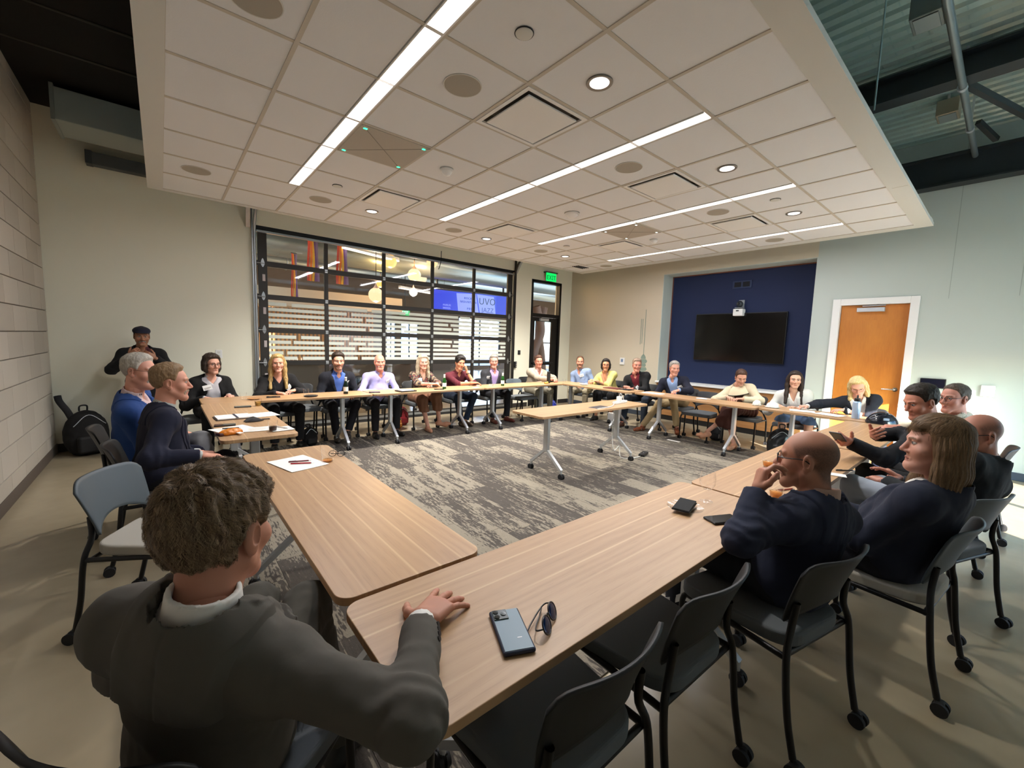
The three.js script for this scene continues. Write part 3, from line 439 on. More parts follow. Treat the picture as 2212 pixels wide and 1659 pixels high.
{
  const e = thing('exit_sign', 'green lit EXIT sign above the narrow glazed door', 'sign', 5.98, 2.985, ZW + 0.07);
  const m = canvasTex(256, 144, (x, w, h) => { x.fillStyle = '#0bd45a'; x.fillRect(0, 0, w, h); x.fillStyle = '#02602a'; x.font = 'bold 110px sans-serif'; x.textAlign = 'center'; x.textBaseline = 'middle'; x.fillText('EXIT', w / 2, h / 2 + 6); });
  mesh('canopy', rbx(-0.19, 0.19, -0.07, 0.19, 0.215, 0.04, 0.004), std(0x4c5852, 0.4), e); mesh('edge_lit_panel', rbx(-0.17, 0, -0.006, 0.17, 0.19, 0.004, 0.002), std(0x18a552, 0.3), e);
  const f = mesh('lettering', new THREE.PlaneGeometry(0.34, 0.19).translate(0, 0.095, 0.0055), litFace(m, 0.7), e);
}
{ // wall plates near the exit door
  let p = thing('card_reader', 'small black card reader on the cream wall beside the exit door', 'switch', 5.1, 1.28, ZW); mesh('case', rbx(-0.035, -0.05, 0, 0.035, 0.05, 0.02, 0.005), M.black, p); mesh('face', rbx(-0.024, -0.03, 0.02, 0.024, 0.03, 0.024, 0.003), std(0x2c3034, 0.3), p);
  p = thing('door_control', 'black push button control on the roll-up door jamb', 'switch', 4.98, 1.0, ZW); mesh('case', rbx(-0.03, -0.07, 0, 0.03, 0.07, 0.05, 0.006), M.black, p); for (const y of [-0.04, 0, 0.04]) mesh('button', cyl(0.011, 0.011, 0.01, 0, 0, 0, 14).rotateX(PI / 2).translate(0, y, 0.055), M.silver, p);
  p = thing('wall_outlet', 'pale outlet plate on the cream wall behind the woman in the black cardigan', 'outlet', -0.6, 1.2, ZW); mesh('plate', rbx(-0.04, -0.06, 0, 0.04, 0.06, 0.007, 0.003), M.white, p); mesh('socket', merge([rbx(-0.017, 0.008, 0.006, 0.017, 0.04, 0.009, 0.002), rbx(-0.017, -0.04, 0.006, 0.017, -0.008, 0.009, 0.002)]), M.drywall, p);
  p = thing('wall_outlet', 'white outlet on the block wall at the left picture edge', 'outlet', XB, 0.62, -3.5, PI / 2); mesh('plate', rbx(-0.04, -0.06, 0, 0.04, 0.06, 0.012, 0.004), M.white, p); mesh('socket', merge([rbx(-0.017, 0.008, 0.011, 0.017, 0.04, 0.014, 0.002), rbx(-0.017, -0.04, 0.011, 0.017, -0.008, 0.014, 0.002)]), M.drywall, p);
  p = thing('thermostat', 'small white thermostat on the beige wall above the woman in yellow', 'thermostat', XW, 1.16, -4.15, -PI / 2); mesh('case', rbx(-0.06, -0.08, 0, 0.06, 0.08, 0.025, 0.006), M.white, p); mesh('screen', rbx(-0.03, -0.02, 0.025, 0.03, 0.05, 0.027, 0.002), std(0x7a8fb0, 0.3), p);
  p = thing('touch_panel', 'black touch panel on the pale wall right of the wood door', 'screen', XW, 1.13, 0.86, -PI / 2); mesh('case', rbx(-0.125, -0.065, 0, 0.125, 0.065, 0.03, 0.006), M.black, p); mesh('glass_face', rbx(-0.115, -0.055, 0.03, 0.115, 0.055, 0.033, 0.002), std(0x0a0f22, 0.1), p);
  p = thing('wall_switch', 'white switch box on the pale wall above the sunlit patch', 'switch', XW, 1.08, 1.36, -PI / 2); mesh('plate', rbx(-0.06, -0.07, 0, 0.06, 0.07, 0.03, 0.006), M.white, p); for (const x of [-0.025, 0.025]) mesh('rocker', rbx(x - 0.012, -0.03, 0.028, x + 0.012, 0.03, 0.036, 0.003), M.drywall, p);
  p = thing('wall_decal', 'grey green totem shaped decal with thin vertical lines on the beige wall', 'wall decal', XW - 0.003, 0.95, -3.62, -PI / 2);
  const teal = std(0x84968a, 0.85); const hx = (y, w, h) => { const s = new THREE.Shape(); s.moveTo(-w / 2, 0); s.lineTo(-w * 0.36, h / 2); s.lineTo(w * 0.36, h / 2); s.lineTo(w / 2, 0); s.lineTo(w * 0.36, -h / 2); s.lineTo(-w * 0.36, -h / 2); s.closePath(); const e = new THREE.ExtrudeGeometry(s, { depth: 0.002, bevelEnabled: false }); e.translate(0, y, 0); return e; };
  [[0.0, 0.12, 0.05], [0.07, 0.2, 0.075], [0.155, 0.15, 0.075], [0.24, 0.2, 0.08], [0.31, 0.13, 0.045]].forEach(a => mesh('decal_piece', hx(...a), teal, p)); { const s = new THREE.Shape(); s.moveTo(-0.06, 0.335); s.lineTo(0, 0.4); s.lineTo(0.06, 0.335); s.closePath(); mesh('decal_piece', new THREE.ExtrudeGeometry(s, { depth: 0.002, bevelEnabled: false }), teal, p); }
  [[0, 0.38, 1.35], [-0.06, 0.62, 1.15], [-0.1, 0.6, 1.15]].forEach(([x, a, b]) => mesh('decal_line', bx(x - 0.006, a, 0, x + 0.006, b, 0.002), teal, p));
}
// niche equipment
{
  let t = thing('television', 'large black wall mounted television in the navy niche', 'television', XW + ND, 1.27, -1.85, -PI / 2);
  mesh('screen', rbx(-0.80, 0.012, 0.058, 0.80, 0.905, 0.062, 0.001), std(0x030304, 0.12), t); mesh('bezel', rbx(-0.81, 0, 0.02, 0.81, 0.92, 0.058, 0.006), M.black, t); mesh('mount', bx(-0.3, 0.2, 0, 0.3, 0.7, 0.02), M.black, t);
  t = thing('conference_camera', 'white conference camera on a bracket above the television', 'camera', XW + ND, 2.27, -1.83, -PI / 2);
  mesh('bracket', merge([rbx(-0.06, 0.0, 0, 0.06, 0.012, 0.16, 0.003), rbx(-0.05, 0.012, 0, 0.05, 0.16, 0.012, 0.003)]), std(0x8b9298, 0.4), t); mesh('base', rbx(-0.085, -0.14, 0.02, 0.085, -0.012, 0.16, 0.012), M.white, t);
  mesh('camera_head', new THREE.SphereGeometry(0.055, 20, 14).scale(1, 1.1, 0.9).translate(0.0, 0.08, 0.09), std(0x2b3136, 0.4), t); mesh('lens', cyl(0.024, 0.02, 0.03, 0, 0, 0, 18).rotateX(PI / 2).translate(0, 0.08, 0.155), M.black, t); mesh('emblem', rbx(-0.03, -0.06, 0.158, 0.02, -0.035, 0.163, 0.002), std(0x33393e, 0.5), t);
  t = thing('wall_vent', 'dark slotted vent high on the navy niche wall', 'vent', XW + ND, 2.72, -1.85, -PI / 2); mesh('frame', rbx(-0.17, -0.07, 0, 0.17, 0.07, 0.014, 0.003), std(0x13294f, 0.6), t); for (const x of [-0.075, 0.075]) mesh('opening', bx(x - 0.06, -0.045, 0.013, x + 0.06, 0.045, 0.0155), std(0x050a18, 0.8), t);
  t = thing('niche_light', 'small round light under the top of the navy niche', 'light', XW + 0.2, NY1 - 0.014, -1.9); mesh('trim', lathe([[0, -0.004], [0.03, -0.004], [0.034, 0.002], [0, 0.002]], 20), M.silver, t);
}
const GLOBES = [[3.16, 3.39, -8.5, 0.16, 0xffc873, 'highest at left, warm yellow, beside the door stile'], [3.81, 3.14, -8.5, 0.165, 0xffdca8, 'in the middle with a long pink stem'], [5.08, 3.4, -10.5, 0.145, 0xffd9b0, 'tucked right behind the middle one'], [2.6, 2.49, -8.0, 0.165, 0xffd2a0, 'lowest and largest, left of the group'], [5.04, 3.01, -11, 0.134, 0xfff0d8, 'whitest, lowest on the right'], [4.32, 3.54, -8.5, 0.146, 0xffcf98, 'highest on the right, half hidden by the door strut'], [3.74, 3.1, -10.5, 0.122, 0xffc060, 'small and deep yellow behind the stile']];
const BANNERS = [[0.9, 3.15, -8.0, 0.12, 'short narrow striped banner at the left of the lobby'], [1.26, 3.6, -8.0, 0.24, 'red and yellow striped banner left of the first stile'], [1.85, 3.6, -8.0, 0.26, 'red and yellow striped banner right of the first stile']];
// ---------------------------------------------------------------- the hall beyond the glass
{
  const zF = -17, yC = 4.6; const dark = std(0x4a4a48, 0.9);
  const hall = struct('hall_shell', 'large lobby seen through the roll-up door');
  mesh('hall_floor', planeUV(bx(-9, -0.15, zF, 18, 0, ZW - 0.2)), M.concrete, hall);
  mesh('hall_ceiling', bx(-9, yC, zF, 18, yC + 0.2, ZW - 0.2), std(0x55585a, 0.8), hall);
  mesh('hall_wall', bx(-9.2, 0, zF, -9, yC, ZW - 0.2), dark, hall); mesh('hall_wall', bx(18, 0, zF, 18.2, yC, ZW - 0.2), std(0x8b877c, 0.9), hall);
  // far wall with window openings
  const wins = [[6.7, 7.2, 0.6, 2.3], [7.4, 8.35, 0.6, 2.3], [10.6, 13.4, 0.2, 2.75], [14.6, 17.7, 0.1, 3.0]];
  let x = -9; const wm = std(0x5c4a3c, 0.8); for (const [a, b, y0, y1] of wins) { mesh('hall_wall', bx(x, 0, zF - 0.2, a, yC, zF), wm, hall); mesh('hall_wall', bx(a, 0, zF - 0.2, b, y0, zF), wm, hall); mesh('hall_wall', bx(a, y1, zF - 0.2, b, yC, zF), wm, hall); x = b; } mesh('hall_wall', bx(x, 0, zF - 0.2, 18, yC, zF), wm, hall);
  wins.forEach(([a, b, y0, y1], i) => { const w = struct('window_' + (i + 2), 'bright daylit lobby window'); mesh('window_frame', merge([bx(a, y0, zF - 0.1, a + 0.06, y1, zF - 0.02), bx(b - 0.06, y0, zF - 0.1, b, y1, zF - 0.02), bx(a, y1 - 0.06, zF - 0.1, b, y1, zF - 0.02), bx((a + b) / 2 - 0.03, y0, zF - 0.1, (a + b) / 2 + 0.03, y1, zF - 0.02), bx(a, (y0 + y1) / 2 - 0.03, zF - 0.1, b, (y0 + y1) / 2 + 0.03, zF - 0.02)]), M.blackMetal, w); mesh('pane', bx(a, y0, zF - 0.07, b, y1, zF - 0.06), M.glassClear, w); });
  structMesh('plaza', bx(-20, -0.4, zF - 40, 30, -0.1, zF - 0.3), std(0xb9bcc0, 0.9));
  const fac = thing('facade', 'pale building front across the plaza beyond the lobby windows', 'building', 8, 0, zF - 14); mesh('facade_wall', bx(-16, 0, -1, 16, 9, 0), std(0x9fb4cc, 0.8), fac); for (let i = 0; i < 12; i++) mesh('facade_window', bx(-14 + i * 2.4, 0.8, 0, -12.6 + i * 2.4, 2.6, 0.05), std(0x5d7fa6, 0.3), fac);
  // slatted wood screen
  const sc = thing('slat_screen', 'lobby screen of many thin upright wood slats', 'screen', 0, 0, -11.5); const sm = std(0x9a6a3c, 0.6); const geo = bx(-0.025, 0.2, -0.05, 0.025, 2.35, 0.05);
  for (let i = 0; i < 52; i++) { const xx = 0.2 + i * 0.105; if (xx > 3.95) break; const s = mesh('slat', geo, sm, sc); s.position.x = xx; }
  mesh('top_rail', bx(0.1, 2.35, -0.06, 4.0, 2.45, 0.06), sm, sc);
  const bar_ = thing('lobby_counter', 'pale lobby counter behind the roll-up door glass', 'counter', 1.2, 0, -8.3); mesh('counter_top', rbx(-1.8, 0.9, -0.35, 2.4, 0.96, 0.35, 0.01), std(0xb59a74, 0.6), bar_); mesh('counter_front', bx(-1.7, 0.0, -0.3, 2.3, 0.9, 0.28), std(0x6f675c, 0.8), bar_);
  // bulkhead band with downlights, ducts
  tag(mesh('bulkhead', bx(-9, 2.2, -10.4, 4.0, 2.62, -9.6), std(0x9d9285, 0.9)), 'pale dropped bulkhead across the lobby', 'bulkhead');
  const duct = (lab, pts, r) => { const t = thing('spiral_duct', lab, 'duct'); mesh('duct', tube(pts, r, 40, 16), std(0x8f9a9c, 0.35, { metalness: 0.7 }), t); mesh('duct_collar', new THREE.TorusGeometry(r + 0.01, 0.02, 6, 20).rotateY(PI / 2).translate(pts[1][0], pts[1][1], pts[1][2]), M.galv, t); };
  duct('round steel duct along the lobby ceiling, left', [[-8, 3.6, -9.2], [-2, 3.6, -9.2], [1, 3.5, -9.1], [6, 3.5, -9.1], [14, 3.5, -9.1]], 0.28); duct('round steel duct far back under the lobby ceiling', [[-8, 3.9, -14], [2, 3.9, -14], [9, 3.9, -14], [16, 3.9, -14]], 0.25);
  for (const [xx, zz] of [[0, -7.2], [4.5, -7.2], [9, -7.2]]) tag(mesh('lobby_beam', bx(xx - 0.1, 4.1, -16.5, xx + 0.1, 4.55, -6.2), M.beam), 'dark lobby ceiling beam, ' + ['left', 'middle', 'right'][[0, 4.5, 9].indexOf(xx)] + ' one', 'beam');
  // strip lights
  [[0.5, 3.55, -7.8, 1.2, 'lobby light bar behind the top left panes'], [2.6, 3.4, -8.2, 1.6, 'lobby light bar left of the globes'], [4.7, 3.95, -8.3, 1.8, 'lobby light bar behind the globes'], [6.3, 3.95, -8.2, 1.6, 'lobby light bar above the blue screen'], [6.6, 3.3, -13.2, 2.6, 'lobby light bar far back above the ducts']].forEach(([x, y, z, L, lab]) => { const t = thing('light_bar', 'white ' + lab, 'light', x, y, z, 0.35); mesh('diffuser', rbx(-L / 2, 0, -0.05, L / 2, 0.03, 0.05, 0.008), emis(0xfff0da, 1.2), t); mesh('housing', rbx(-L / 2, 0.03, -0.05, L / 2, 0.1, 0.05, 0.005), M.white, t); mesh('hanger', merge([bx(-L / 2 + 0.1, 0.1, -0.004, -L / 2 + 0.108, yC - y, 0.004), bx(L / 2 - 0.108, 0.1, -0.004, L / 2 - 0.1, yC - y, 0.004)]), M.blackMetal, t); rectLight(0xffe6c8, 5.5, L, 0.1, x, y - 0.02, z, -PI / 2); });
  // globes
  const globeR = 0.19;
  GLOBES.forEach(([x, y, z, r, c, lab]) => { const t = thing('globe_pendant', 'glowing round glass pendant ' + lab, 'light', x, y, z, 0, 'lobby globe pendants'); mesh('globe', new THREE.SphereGeometry(r, 24, 18), emis(c, 0.62), t); mesh('stem', lathe([[r * 0.5, r * 0.84], [r * 0.26, r * 1.12], [0.014, r * 1.5], [0.012, r * 2.2], [0.0, r * 2.2]], 18), std(0xd9b9a8, 0.4), t); mesh('cord', bx(-0.006, r * 2.1, -0.006, 0.006, yC - y, 0.006), M.black, t); const l = new THREE.PointLight(c, 1.6, 12, 2); l.position.set(x, y - r - 0.03, z); l.castShadow = true; scene.add(l); });
  // colour banners
  BANNERS.forEach(([x, y, z, w, lab]) => { const t = thing('hanging_banner', lab, 'banner', x, y, z, 0.2, 'rainbow striped banners'); const cs = [0xc8402a, 0xd9731f, 0xdfae2a, 0x6a3f86, 0x7d6a9c]; cs.forEach((c, i) => mesh('stripe', (() => { const g = new THREE.PlaneGeometry(w / 5, 0.95, 2, 12); const p = g.attributes.position; for (let k = 0; k < p.count; k++) p.setZ(k, 0.03 * Math.sin(p.getY(k) * 5 + i)); g.translate((i - 2) * w / 5, -0.48, 0); g.computeVertexNormals(); return g; })(), std(c, 0.8, { side: THREE.DoubleSide, emissive: c, emissiveIntensity: 0 }), t)); mesh('rod', bx(-w / 2, 0, -0.008, w / 2, 0.016, 0.008), M.black, t); });
  // blue screens
  const scr = thing('lobby_screen', 'wide glowing blue lobby display reading UVO JAZZ', 'screen', 6.3, 2.3, -9.5, -0.1);
  const m = canvasTex(1024, 300, (c, w, h) => { c.fillStyle = '#2a3fd8'; c.fillRect(0, 0, w, h); c.fillStyle = '#8f9cf5'; c.beginPath(); c.moveTo(300, 20); c.lineTo(560, 8); c.lineTo(610, 300); c.lineTo(330, 300); c.fill(); c.beginPath(); c.moveTo(575, 8); c.lineTo(815, 20); c.lineTo(850, 300); c.lineTo(625, 300); c.fill(); c.fillStyle = '#0b16c8'; c.fillRect(850, 0, 174, 300); c.fillStyle = '#2638a8'; c.font = 'bold 40px sans-serif'; c.fillText('ROCKY', 400, 90); c.fillText('MOUNTAIN', 350, 140); c.fillText('PBS', 440, 230); c.fillStyle = '#10183c'; c.font = '120px sans-serif'; c.fillText('UVO', 600, 140); c.fillStyle = '#22308c'; c.font = '90px sans-serif'; c.fillText('JAZZ', 640, 250); c.fillStyle = '#9aa6ff'; c.font = 'bold 30px sans-serif'; c.fillText('PUBLIC', 130, 200); c.fillText('MEDIA', 130, 240); });
  mesh('housing', rbx(-1.36, 0, -0.08, 1.36, 0.72, 0, 0.01), M.black, scr); const f = mesh('display', new THREE.PlaneGeometry(2.68, 0.68).translate(0, 0.36, 0.003), litFace(m, 0.5), scr); mesh('support', merge([bx(-1.2, 0.7, -0.06, -1.15, 2.3, -0.02), bx(1.15, 0.7, -0.06, 1.2, 2.3, -0.02)]), M.black, scr);
  const es = thing('exit_sign', 'dim green exit sign across the lobby, behind the glass', 'sign', 5.95, 2.4, -13.5); mesh('panel', rbx(-0.2, 0, -0.02, 0.2, 0.24, 0.02, 0.005), emis(0x2f9a52, 0.7), es); mesh('lettering', new THREE.PlaneGeometry(0.36, 0.2).translate(0, 0.12, 0.021), litFace(canvasTex(128, 64, (c, w, h) => { c.fillStyle = '#3aa65a'; c.fillRect(0, 0, w, h); c.fillStyle = '#d8ffe0'; c.font = 'bold 44px sans-serif'; c.textAlign = 'center'; c.fillText('EXIT', 64, 48); }), 0.8), es); mesh('hanger', bx(-0.01, 0.24, -0.01, 0.01, yC - 2.4, 0.01), M.black, es);
  // brown curving columns outside the exit door
  [[[9.6, 0, -10.2], [9.7, 1.2, -10.2], [10.0, 2.0, -10.2], [9.7, 2.9, -10.2]], [[10.6, 0, -10.6], [10.45, 1.0, -10.6], [10.1, 1.9, -10.4], [10.3, 2.9, -10.4]]].forEach((p, i) => { const t = thing('curved_column', 'brown curving column beyond the exit door glass, ' + (i ? 'right one' : 'left one'), 'column'); mesh('trunk', tube(p, 0.16, 30, 12), std(0x5a3a28, 0.7), t); mesh('foot', cyl(0.24, 0.18, 0.12, p[0][0], 0, p[0][2], 16), std(0x4a3022, 0.7), t); });
  // far lobby light
  rectLight(0xdfeaff, 2.6, 6, 3, 12, 4.4, -12, -PI / 2);
  // chairs in the lobby, backs to the glass
  makeChair('dark lobby chair outside the roll-up door, behind the lavender shirt', 1.75, -6.7, PI); makeChair('dark lobby chair outside the roll-up door, behind the maroon shirt', 3.0, -6.8, PI + 0.2);
}
// ---------------------------------------------------------------- signed distance modelling
function smin(a, b, k) { const h = Math.max(k - Math.abs(a - b), 0) / k; return Math.min(a, b) - h * h * k * 0.25; }
function cap(a, b, ra, rb = ra) { // tapered capsule
  const ax = a.x, ay = a.y, az = a.z, dx = b.x - ax, dy = b.y - ay, dz = b.z - az, il = 1 / Math.max(1e-9, dx * dx + dy * dy + dz * dz);
  return (x, y, z) => { const px = x - ax, py = y - ay, pz = z - az; let t = (px * dx + py * dy + pz * dz) * il; t = t < 0 ? 0 : t > 1 ? 1 : t; const qx = px - dx * t, qy = py - dy * t, qz = pz - dz * t; return Math.sqrt(qx * qx + qy * qy + qz * qz) - (ra + (rb - ra) * t); };
}
function ell(c, r, L, U, F) { // ellipsoid with optional frame
  const rx = r[0], ry = r[1], rz = r[2], m = Math.min(rx, ry, rz);
  return (x, y, z) => { let a = x - c.x, b = y - c.y, d = z - c.z; if (L) { const p = a * L.x + b * L.y + d * L.z, q = a * U.x + b * U.y + d * U.z, s = a * F.x + b * F.y + d * F.z; a = p; b = q; d = s; } a /= rx; b /= ry; d /= rz; const k0 = Math.sqrt(a * a + b * b + d * d); if (k0 < 1e-4) return -m; const e = a / rx, f = b / ry, g = d / rz; return k0 * (k0 - 1) / Math.sqrt(e * e + f * f + g * g); };
}
function union(list, k) { return (x, y, z) => { let d = 1e9; for (let i = 0; i < list.length; i++) { const e = list[i](x, y, z); d = d > 1e8 ? e : smin(d, e, k); } return d; }; }
function fastNoise(x, y, z) { return Math.sin(x * 1.7 + 1.3 * Math.sin(y * 1.3 + z)) * Math.sin(y * 1.9 + 1.1 * Math.sin(z * 1.5 + x)) * 0.5 + Math.sin(z * 2.3 + 1.2 * Math.sin(x * 2.1 - y)) * 0.5; }
// surface nets on a box, skipping blocks far from the surface
function nets(f, b0, b1, h) {
  const B = 6; const nx = Math.ceil((b1[0] - b0[0]) / h) + 1, ny = Math.ceil((b1[1] - b0[1]) / h) + 1, nz = Math.ceil((b1[2] - b0[2]) / h) + 1;
  const D = new Float32Array(nx * ny * nz).fill(1); const id = (i, j, k) => (k * ny + j) * nx + i; const rad = B * h * 0.87 * 1.45 + h * 2;
  const act = [];
  for (let K = 0; K < nz; K += B) for (let J = 0; J < ny; J += B) for (let I = 0; I < nx; I += B) {
    const c = f(b0[0] + (I + B / 2) * h, b0[1] + (J + B / 2) * h, b0[2] + (K + B / 2) * h); const full = Math.abs(c) < rad; if (full) act.push([I, J, K]);
    const ie = Math.min(I + B, nx), je = Math.min(J + B, ny), ke = Math.min(K + B, nz);
    for (let k = K; k < ke; k++) for (let j = J; j < je; j++) for (let i = I; i < ie; i++) D[id(i, j, k)] = full ? f(b0[0] + i * h, b0[1] + j * h, b0[2] + k * h) : c;
  }
  const vid = new Int32Array(nx * ny * nz).fill(-1), P = [], Q = [];
  const E = [[0, 1], [2, 3], [4, 5], [6, 7], [0, 2], [1, 3], [4, 6], [5, 7], [0, 4], [1, 5], [2, 6], [3, 7]]; const v = new Array(8);
  const cells = [];
  for (const [I, J, K] of act) for (let k = Math.max(0, K - 1); k < Math.min(K + B, nz - 1); k++) for (let j = Math.max(0, J - 1); j < Math.min(J + B, ny - 1); j++) for (let i = Math.max(0, I - 1); i < Math.min(I + B, nx - 1); i++) {
    const c = id(i, j, k); if (vid[c] !== -1) continue; let m = 0;
    for (let n = 0; n < 8; n++) { v[n] = D[c + (n & 1) + ((n >> 1) & 1) * nx + (n >> 2) * nx * ny]; if (v[n] < 0) m++; }
    if (m === 0 || m === 8) { vid[c] = -2; continue; } let sx = 0, sy = 0, sz = 0, q = 0;
    for (const [a, b] of E) if ((v[a] < 0) !== (v[b] < 0)) { const t = v[a] / (v[a] - v[b]); sx += (a & 1) + ((b & 1) - (a & 1)) * t; sy += ((a >> 1) & 1) + (((b >> 1) & 1) - ((a >> 1) & 1)) * t; sz += (a >> 2) + ((b >> 2) - (a >> 2)) * t; q++; }
    vid[c] = P.length / 3; P.push(b0[0] + (i + sx / q) * h, b0[1] + (j + sy / q) * h, b0[2] + (k + sz / q) * h); cells.push(i, j, k);
  }
  for (let n = 0; n < cells.length; n += 3) {
    const i = cells[n], j = cells[n + 1], k = cells[n + 2], c = id(i, j, k), s = D[c] < 0;
    const quad = (a, b, d, e, flip) => { if (a < 0 || b < 0 || d < 0 || e < 0) return; if (flip) Q.push(a, d, b, a, e, d); else Q.push(a, b, d, a, d, e); };
    if (j > 0 && k > 0 && s !== (D[c + 1] < 0)) quad(vid[c], vid[c - nx], vid[c - nx - nx * ny], vid[c - nx * ny], s);
    if (i > 0 && k > 0 && s !== (D[c + nx] < 0)) quad(vid[c], vid[c - nx * ny], vid[c - 1 - nx * ny], vid[c - 1], s);
    if (i > 0 && j > 0 && s !== (D[c + nx * ny] < 0)) quad(vid[c], vid[c - 1], vid[c - 1 - nx], vid[c - nx], s);
  }
  const g = new THREE.BufferGeometry(); g.setAttribute('position', new THREE.Float32BufferAttribute(P, 3)); g.setIndex(Q); g.computeVertexNormals();
  // make sure the normals look outward
  let dot = 0; const nn = g.attributes.normal; for (let n = 0; n < P.length / 3; n += Math.max(1, Math.floor(P.length / 300))) { const e = h * 0.8; dot += f(P[3 * n] + nn.getX(n) * e, P[3 * n + 1] + nn.getY(n) * e, P[3 * n + 2] + nn.getZ(n) * e); }
  if (dot < 0) { const ix = g.index.array; for (let n = 0; n < ix.length; n += 3) { const t = ix[n + 1]; ix[n + 1] = ix[n + 2]; ix[n + 2] = t; } g.computeVertexNormals(); }
  const uv = new Float32Array(P.length / 3 * 2); for (let n = 0; n < P.length / 3; n++) { uv[2 * n] = (P[3 * n] + P[3 * n + 2]) * 1; uv[2 * n + 1] = P[3 * n + 1]; } g.setAttribute('uv', new THREE.BufferAttribute(uv, 2));
  return g;
}
function paint(g, fn) { const p = g.attributes.position, c = new Float32Array(p.count * 3); for (let i = 0; i < p.count; i++) { const q = fn(p.getX(i), p.getY(i), p.getZ(i)); c[3 * i] = q[0]; c[3 * i + 1] = q[1]; c[3 * i + 2] = q[2]; } g.setAttribute('color', new THREE.BufferAttribute(c, 3)); return g; }
function rgb(hex) { const c = new THREE.Color(hex); return [c.r, c.g, c.b]; }
const mixc = (a, b, t) => [a[0] + (b[0] - a[0]) * t, a[1] + (b[1] - a[1]) * t, a[2] + (b[2] - a[2]) * t];
function boxOf(pts, m) { const lo = [1e9, 1e9, 1e9], hi = [-1e9, -1e9, -1e9]; for (const p of pts) { lo[0] = Math.min(lo[0], p.x); lo[1] = Math.min(lo[1], p.y); lo[2] = Math.min(lo[2], p.z); hi[0] = Math.max(hi[0], p.x); hi[1] = Math.max(hi[1], p.y); hi[2] = Math.max(hi[2], p.z); } return [lo.map(a => a - m), hi.map(a => a + m)]; }
function cleanGeo(g) { return g; }

const MS = {
  skin: new THREE.MeshPhysicalMaterial({ vertexColors: true, roughness: 0.55, sheen: 0.2, sheenRoughness: 0.5 }),
  hair: new THREE.MeshStandardMaterial({ vertexColors: true, roughness: 0.62 }), tuft: new THREE.MeshStandardMaterial({ vertexColors: true, roughness: 0.6, side: THREE.DoubleSide }),
};
const clothCache = {};
function cloth(hex, rough = 0.95) { return clothCache[hex + '_' + rough] ??= new THREE.MeshPhysicalMaterial({ color: hex, roughness: rough, sheen: 0.15, sheenRoughness: 0.6, bumpMap: clothBump, bumpScale: 0.00025 }); }
const clothBump = tex(128, 128, (u, v, x, y) => { const a = 110 + 50 * (((x >> 1) + (y >> 1)) % 4 < 2 ? 1 : 0) + 60 * hash(x, y, 9); return [a, a, a]; }, false); clothBump.repeat.set(48, 48);

